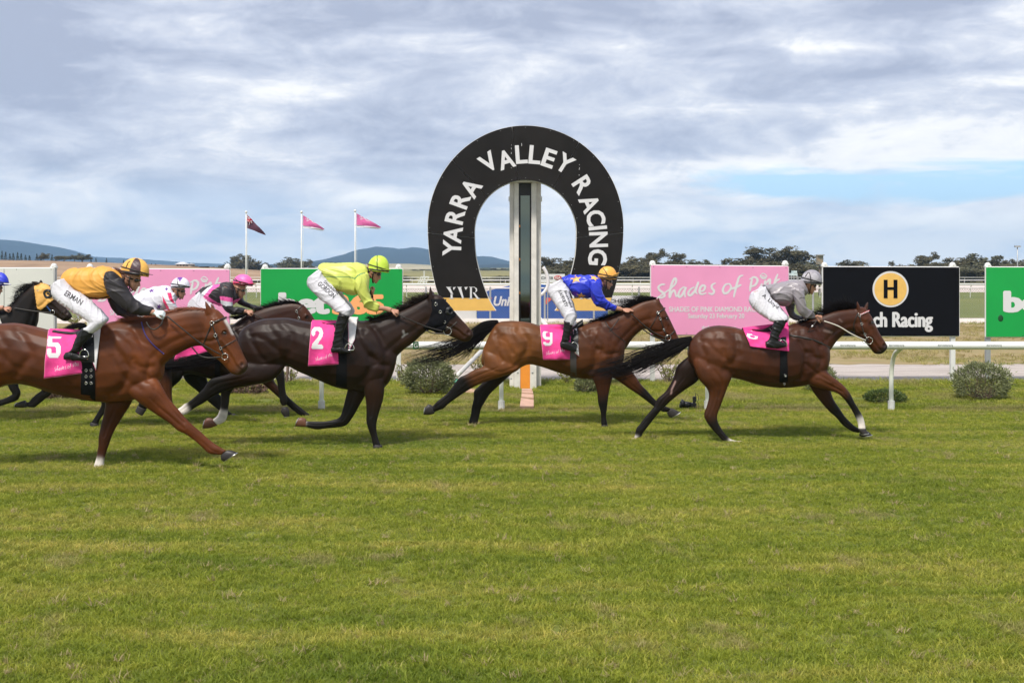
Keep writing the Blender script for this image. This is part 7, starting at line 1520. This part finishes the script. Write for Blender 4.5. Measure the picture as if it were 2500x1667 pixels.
D_h, bD, tD = make_horse('racehorse', 'bay horse between the chestnut and dark horse two, ridden by the pink-capped jockey', D, [T,Nk,H,l1,l2,l3,l4], [Loft(c4, [(1900,900,1960,930,.02),(1800,850,1830,870,.02),(1560,810,1575,825,.006)], D, -.05, n=7, ns=10), earL(c4,(1930,925),(1985,940),(1880,850),D,.05)], DBAY, [('tail',HAIRK,hD1),('mane',HAIRK,hD2)], hv, c4(2120,1215), None)
saddle_set('race saddle on pink cloth, mostly hidden behind the chestnut horse jaw', D, bD, [(452,806),(535,806),(532,870),(424,882)], '', (0,0,1,1), ([(525,850),(524,930)],[(537,850),(537,932)],[]), [(478,800,478,804,.09),(500,801,500,808,.12),(520,795,520,808,.13),(540,790,541,804,.11)], ([(512,800),(520,830),(526,855)],[(540,796),(540,830),(538,855)]), cS, [(540,862,.05,.055,-.32)], None, (462,872,55,10,-6), edge=MATS['pale_pink_binding'])
bridle_set('brown bridle on the half-hidden bay beside the pink-capped jockey', D, bD, c4, [('browband',[(1910,1085),(1970,1030),(2040,975)],MATS['brown_leather'],.02),('cheekpiece',[(1912,1095),(1935,1150),(1965,1230),(2000,1300)],None,.015)], [(1910,1095,.018,.0035),(1955,1225,.017,.004)], [[(1090,1150,-.14),(1250,1230,-.14),(1500,1330,-.13),(1800,1420,-.11)],[(950,1180,-.16),(800,1300,-.2),(660,1430,-.2)]], (1912,1095))
PS = mat('black_pink_silks', (.1,.1,.1), .5, .002, 30, .05, 6, attr='Col')
def pcol(pxy, co, no):
    c = np.tile(np.array([.018,.014,.017]), (len(pxy), 1)); pk = np.array([.85,.11,.38]); wh = np.array([.72,.72,.76])
    def band(a, w1, w2, poly=None):
        pass
    c[inpoly(pxy, [c4(45,830),c4(105,740),c4(330,590),c4(450,575),c4(430,620),c4(300,700),c4(215,815),c4(400,935),c4(500,960),c4(490,1010),c4(330,960),c4(180,920),c4(60,880)])] = pk
    c[inpoly(pxy, [c4(45,830),c4(105,740),c4(200,650),c4(330,585),c4(230,690),c4(120,820),c4(180,880),c4(130,900),c4(60,880)])] = wh
    li, tt = closest_loft(co, jk); s_ = (li == 1) & inpoly(pxy, [c4(410,805),c4(560,820),c4(720,850),c4(700,930),c4(560,910),c4(440,880)]); c[s_] = pk; s_ = (li == 1) & inpoly(pxy, [c4(430,880),c4(560,905),c4(720,930),c4(700,985),c4(560,1000),c4(450,950)]); c[s_] = wh; s_ = (li == 0) & inpoly(pxy, [c4(690,900),c4(860,830),c4(900,890),c4(760,970),c4(690,990)]); c[s_] = pk; return c
jk = [Loft(c4, [(0,760,100,880,.12),(85,665,220,930,.15),(250,603,380,965,.165),(420,573,510,1000,.17),(560,535,650,985,.175),(680,555,770,930,.155),(740,640,830,850,.1)], D, 0),
      Loft(c4, [(470,600,710,680,.095,-.15),(440,790,695,840,.085,-.19),(478,960,692,975,.072,-.2),(560,1105,705,1010,.066,-.2),(700,1162,785,1020,.06,-.18),(850,1158,905,1042,.05,-.16),(905,1125,928,1052,.04,-.15)], D),
      Loft(c4, [(640,700,800,700,.08,.15),(760,900,900,880,.065,.19),(900,1000,1000,935,.055,.17),(1060,1045,1100,990,.045,.12),(1240,1060,1260,1015,.04,.1)], D)]
br = [Loft(cS, [(460,742,490,714,.15,0),(463,768,508,732,.16,0)], D), Loft(cS, [(460,742,490,712,.13,-.08),(462,765,510,735,.13,-.12),(480,785,532,760,.12,-.18),(500,800,548,785,.1,-.24),(520,815,562,805,.08,-.29),(526,826,556,826,.065,-.31)], D), Loft(cS, [(460,742,490,712,.13,.08),(462,765,510,735,.13,.12),(480,785,532,760,.12,.18),(500,800,548,785,.1,.24),(520,815,562,805,.08,.29)], D)]
bt = boots(cS, [(527,822,556,826,.06),(523,838,548,840,.052),(518,855,538,855,.045)], [(512,855,513,866,.034),(528,850,528,868,.044),(545,858,544,869,.028)], D, 2)
fore = [Loft(c4, [(900,1130,925,1060,.036,-.15),(950,1135,965,1065,.030,-.15)], D)]
hd = [(wpt(*c4(955,1100), D, -.15), (1,.05,-.1), (0,-.7,1), 1, 1.0), (wpt(*c4(1255,1035), D, .10), (1,-.1,-.1), (0,.5,1), -1, .9)]
pk = lambda u, v, w_: np.where(((v < .12)&(u < .5))[:, None], np.array([.75,.03,.10]), np.array([.88,.14,.42]))
make_jockey('jockey in black silks with pink and white bands and bright pink cap', D, fore, (*c4(800,665), -20, 1.08), c4(740,720), hd, jk, PS, pcol, br, bt, (c4(692,548), c4(1078,592), 23, c4(1148,573), pk, 0.0, .118, mat('pink_visor',(.75,.05,.15),.5), None, [(-.9,.5),(-.6,.3),(-.25,.05)]), jseed=5, stock=True, hairm=MATS['dark_hair'])

# ---------------------------------------------------------------- C : hidden dark bay, white silks with purple stars
D = 16.5
T = Loft(cS, [(150,850,150,890,.08),(164,822,160,915,.17),(190,806,188,935,.24),(235,808,232,925,.26),(290,812,290,940,.27),(340,808,340,955,.28),(375,808,380,950,.25),(402,830,403,930,.17),(418,858,416,905,.09)], D, tag='torso', cols=[(0,DBAY),(1,DBAY)])
Nk = Loft(cS, [(345,803,390,900,.16),(378,788,416,858,.13),(412,778,440,834,.11),(448,772,462,832,.1),(480,768,486,828,.088)], D, tag='neck', cols=[(0,BAY),(1,BAY)])
H = Loft(cS, [(488,772,480,826,.08),(508,778,492,838,.095),(528,792,512,848,.085),(548,812,532,860,.066),(566,836,550,872,.058),(576,852,564,878,.04)], D, tag='head', cols=[(0,BAY),(.6,BAYF),(.85,MUZ),(1,MUZ)])
l1 = Loft(cA2, [(1000,400,700,400,.12),(1150,560,850,560,.09),(1290,700,1100,720,.055),(1312,800,1212,792,.042),(1268,900,1180,890,.03),(1192,1010,1112,1000,.028),(1180,1060,1086,1040,.032)], D, .10, legcols(BLK,.1,.3), root=True)
l2 = Loft(cS, [(220,880,160,880,.12),(205,912,165,905,.08),(175,926,145,920,.055),(150,930,120,918,.04),(130,932,110,920,.03)], D, -.10, legcols(BLK,.1,.3), root=True)
l3 = Loft(cS, [(420,880,370,900,.11),(420,930,382,935,.07),(420,970,392,975,.05),(428,1000,406,1010,.042),(452,1028,438,1038,.03),(468,1040,456,1048,.03)], D, -.10, [(0,BAY),(.7,BAYL),(.9,BLK),(1,BLK)], root=True)
l4 = Loft(cS, [(405,880,350,890,.1),(400,930,365,935,.07),(392,955,365,962,.045),(350,968,345,950,.03),(325,966,325,952,.03)], D, .10, legcols(BLK,.1,.3), root=True)
hv = [(Loft(cA2, [(1182,1050,1084,1030,.034),(1176,1085,1078,1072,.044),(1165,1112,1090,1105,.046)], D, .10, n=7), HOOFM), (Loft(cS, [(132,932,112,920,.034),(120,932,108,922,.04)], D, -.10, n=5), HOOFM), (Loft(cS, [(468,1038,456,1048,.034),(478,1044,462,1051,.044)], D, -.10, n=5), HOOFM), (Loft(cS, [(328,966,328,952,.034),(318,965,318,953,.04)], D, .10, n=5), HOOFM)]
def hC1(m): hair(m, [(172,826),(196,806),(206,797),(192,795),(165,803),(130,825)], [4,5,6,6,7,5], 260, D, (-.05,.05), .0042, 12, .5, .3, 63, .05)
def hC2(m): mane(m, [(482,772),(450,772),(415,780),(380,790)], [(-18,-1),(-18,-1),(-18,-1),(-16,0)], 120, D, 64)
C_h, bC, tC = make_horse('racehorse', 'dark horse almost hidden behind the chestnut, ridden by the jockey in white silks', D, [T,Nk,H,l1,l2,l3,l4], [earL(cS,(482,774),(490,776),(480,756),D,.05)], DBAY, [('tail',HAIRK,hC1),('mane',HAIRD,hC2)], hv, (530,800), None)
saddle_set('race saddle hidden behind the chestnut horse, under the white-silks jockey', D, bC, [(300,812),(362,808),(360,880),(290,886)], '', (0,0,1,1), ([(366,850),(366,950)],[(380,850),(380,948)],[]), [(315,806,315,812,.09),(335,806,336,816,.12),(360,800,362,815,.12)], ([(345,808),(352,830),(360,855)],[(372,805),(376,830),(378,855)]), cS, [(385,866,.05,.055,-.32)], None, None)
WS = mat('white_star_silks', (.7,.7,.75), .45, .002, 30, .05, 6, attr='Col')
def wcol(pxy, co, no):
    c = np.tile(np.array([.74,.73,.80]), (len(pxy), 1)); rd = np.array([.68,.02,.12]); li, tt = closest_loft(co, jk)
    for poly in ([(705,225),(770,225),(790,310),(830,400),(790,390),(735,330)], [(630,270),(690,380),(750,500),(800,560),(760,560),(690,470),(640,370)]): c[inpoly(pxy, [c3(*p) for p in poly])] = rd
    return c
jk = [Loft(c3, [(165,335,255,430,.12),(240,240,370,470,.15),(420,158,520,515,.165),(580,130,650,505,.17),(700,126,770,430,.175),(790,165,850,340,.13),(840,230,875,310,.085)], D, 0),
      Loft(c3, [(630,240,820,240,.09,-.15),(632,350,825,330,.078,-.19),(690,455,855,425,.066,-.2),(765,545,885,505,.06,-.18),(870,590,930,550,.05,-.15)], D), Loft(c3, [(650,250,800,250,.08,.15),(680,380,830,370,.07,.19),(760,500,870,470,.06,.18),(880,560,920,520,.05,.14)], D)]
br = [Loft(cS, [(322,748,350,724,.15,0),(326,768,368,745,.16,0)], D), Loft(cS, [(322,748,350,722,.13,-.08),(326,768,372,742,.13,-.12),(346,786,392,766,.12,-.18),(366,800,408,790,.1,-.24),(380,814,412,812,.075,-.3)], D), Loft(cS, [(322,748,350,722,.13,.08),(326,768,372,742,.13,.12),(346,786,392,766,.12,.18),(366,800,408,790,.1,.24),(380,814,412,812,.075,.3)], D)]
bt = boots(cS, [(380,812,408,815,.06),(376,835,400,838,.052),(372,856,392,856,.045)], [(366,855,367,867,.034),(382,850,382,868,.044),(400,858,399,869,.028)], D, 2)
hd = [(wpt(*c3(925,570), D, -.14), (1,.05,-.1), (0,-.7,1), 1, 1.0), (wpt(*c3(925,545), D, .12), (1,-.1,-.1), (0,.5,1), -1, 1.0)]
def ws(u, v, w_):
    c = np.tile(np.array([.74,.73,.80]), (len(u), 1)); c[(v > .45) & (np.abs(u+.05) < (v-.45)*.55)] = np.array([.16,.04,.32]); return c
make_jockey('jockey in white silks with purple stars, red sleeve stripes and white cap', D, [], (*c3(878,188), -10, .96), c3(800,240), hd, jk, WS, wcol, br, bt, (c3(762,122), c3(1068,128), 22, c3(1090,122), ws, 0.0, .108, mat('white_visor',(.7,.7,.75),.5), None, [(-.35,.85),(-.3,.4),(-.1,0)]), jseed=6,
   decals=[('star',starmesh(5,.4),*c3(455,190),17,10,-8,'j',mat('purple_star',(.13,.03,.26),.5)),('star',starmesh(5,.4),*c3(695,165),9,11,0,'j',MATS['purple_star']),('star',starmesh(5,.4),*c3(575,445),13,14,20,'j',MATS['purple_star'])], stock=False, hairm=mat('auburn_hair',(.14,.05,.03),.7))

# ---------------------------------------------------------------- B : dark horse in yellow hood at the left edge
D = 17.2
T = Loft(cS, [(-168,845,-170,880,.08),(-150,812,-155,915,.18),(-100,800,-100,925,.24),(-40,803,-40,930,.26),(10,800,10,936,.27),(50,796,50,932,.25),(82,812,85,912,.19),(102,842,102,888,.1)], D, tag='torso', cols=[(0,DBAY),(1,DBAY)])
Nk = Loft(cA5, [(0,1300,300,1900,.17),(120,1245,480,1750,.15),(220,1180,590,1520,.13),(310,1080,610,1400,.115),(420,980,610,1310,.10),(520,890,600,1240,.09)], D, tag='neck', cols=[(0,BLK),(1,(.02,.012,.009))])
H = Loft(cA5, [(570,862,570,1210,.085),(680,858,595,1305,.10),(795,905,690,1335,.10),(868,1010,800,1355,.085),(935,1135,875,1380,.07),(1040,1240,935,1420,.063),(1122,1330,1012,1462,.056),(1155,1390,1080,1465,.03)], D, tag='head', cols=[(0,(.02,.012,.009)),(.6,(.03,.015,.011)),(1,(.02,.014,.012))], root=True)
l1 = Loft(cA2, [(250,450,50,480,.09),(216,590,108,620,.055),(246,670,150,690,.045),(216,762,142,700,.042),(125,802,60,742,.032),(0,842,-20,764,.028),(-60,862,-72,788,.03)], D, -.10, legcols(BLK,.1,.3), root=True)
l2 = Loft(cA2, [(560,450,380,450,.09),(630,590,455,570,.06),(630,680,500,640,.045),(540,755,440,690,.035),(435,842,380,742,.03),(405,855,342,790,.033),(332,853,310,783,.028)], D, .10, legcols(BLK,.1,.3), root=True)
l3 = Loft(cS, [(-90,880,-150,880,.12),(-110,920,-165,905,.08),(-150,945,-180,930,.05),(-185,965,-200,950,.035),(-215,985,-225,972,.03)], D, -.12, legcols(BLK,.1,.3), root=True); l4 = Loft(cS, [(-80,880,-140,880,.12),(-80,920,-130,925,.08),(-100,950,-125,955,.045),(-105,985,-122,985,.03),(-112,1010,-128,1008,.03)], D, .12, legcols(BLK,.1,.3), root=True)
hv = [(Loft(cA2, [(-62,860,-76,788,.034),(-130,852,-118,800,.045)], D, -.10, n=5), HOOFM), (Loft(cA2, [(326,854,300,768,.034),(250,858,252,780,.044),(176,850,196,802,.04)], D, .10, n=7), HOOFM)]
def hB2(m):
    mane(m, [cA5(560,860),cA5(520,890),cA5(450,950),cA5(370,1030),cA5(290,1110),cA5(210,1190),cA5(100,1250),cA5(0,1300)], [(-30,0),(-42,0),(-38,4),(-28,8),(-20,8),(-16,6),(-14,3),(-14,2)], 460, D, 74, .003)
B_h, bB, tB = make_horse('racehorse', 'nearly black horse wearing a yellow hood at the left edge', D, [T,Nk,H,l1,l2,l3,l4], [Loft(cA5, [(600,900,650,860,.022),(540,860,590,830,.024),(490,845,505,825,.008)], D, -.05, n=7, ns=10), earL(cA5,(620,845),(690,850),(650,798),D,.05)], BLK, [('mane',HAIRK,hB2)], hv, cA5(760,1030), cA5(1060,1330))
hc = thing('hood', 'yellow eye-cup hood on the nearly black horse at the left edge', 'blinkers', wpt(*cA5(650,1000), D))
hoodpatch('hood_cloth', cA5, [(535,905),(600,880),(650,850),(790,890),(832,950),(868,1120),(765,1195),(725,1240),(650,1298),(590,1268)], bB, D, mat('yellow_hood', (.78,.42,.10), .6, .002, 50, .06, 20), hc, step=2.6)
p, _ = surf(bB, *cA5(762,1028), .018, D); m = MB(); m.torus(p, .062, .012, n=24, m=8); m.torus(p, .045, .014, n=24, m=8); m.ball(p+Vector((0,.012,0)), (.04,.012,.04), 14, 6); m.build('eye_cup', MATS['cup_rubber'], hc, True)
BLB = mat('blue_bridle', (.03,.10,.30), .5); bridle_set('blue webbing bridle over the yellow hood', D, bB, cA5, [('browband',[(612,975),(700,915),(795,893)],mat('grey_band',(.12,.12,.14),.5),.014),('cheekpiece',[(580,940),(640,1050),(700,1170),(800,1295)],BLB,.02),('hood_seam',[(600,1000),(605,1130),(600,1240)],MATS['grey_band'],.010)], [(836,1322,.034,.004),(600,975,.012,.003)], [[(215,1250,-.14),(450,1290,-.14),(650,1315,-.13),(810,1330,-.11)]], (600,975))
jb_ = mat('blue_cap_silks', (.02,.04,.5), .4, .002, 30, .05, 6)
jk = [Loft(cS, [(-125,715,-118,745,.12),(-105,704,-92,765,.15),(-75,699,-60,769,.17),(-45,700,-30,757,.17),(-26,712,-17,740,.1)], D, 0), Loft(cS, [(-62,715,-30,714,.085,-.15),(-56,735,-28,735,.08,-.19),(-42,757,-15,748,.055,-.18),(-12,760,-6,744,.04,-.15)], D), Loft(cS, [(-60,715,-32,714,.085,.15),(-50,735,-26,735,.08,.19),(-20,758,-10,748,.05,.16)], D)]
br = [Loft(cS, [(-142,742,-116,720,.15,0),(-138,768,-98,745,.16,0)], D), Loft(cS, [(-140,740,-115,718,.13,-.08),(-136,766,-100,745,.13,-.14),(-115,787,-80,770,.11,-.22),(-92,806,-60,796,.09,-.28),(-85,822,-60,820,.065,-.3)], D), Loft(cS, [(-140,740,-115,718,.13,.08),(-136,766,-100,745,.13,.14),(-115,787,-80,770,.11,.22),(-92,806,-60,796,.09,.28),(-85,822,-60,820,.065,.3)], D)]
bt = boots(cS, [(-88,818,-62,820,.06),(-92,840,-70,842,.052),(-98,858,-78,858,.045)], [(-106,856,-105,868,.034),(-90,850,-90,869,.044),(-70,858,-71,869,.028)], D, 2)
hd = [(wpt(*cA5(60,1255), D, -.15), (1,.05,-.05), (0,-.5,1), 1, .9), (wpt(-8, 752, D, .12), (1,-.1,0), (0,.5,1), -1, .9)]
bc = lambda u, v, w_: np.tile(np.array([.02,.04,.55]), (len(u), 1))
make_jockey('jockey in blue cap with white rim, cut off by the left edge', D, [Loft(cS, [(-14,758,-8,745,.034,-.15),(8,757,9,746,.028,-.15)], D)], (-12, 701, -12, .98), (-26,712), hd, jk, jb_, None, br, bt, ((-27,694), (22,692), 28, (28,696), bc, 0.0, .11, mat('white_visor',(.7,.7,.75),.5), None, None), jseed=7, stock=False, hairm=MATS['dark_hair'])
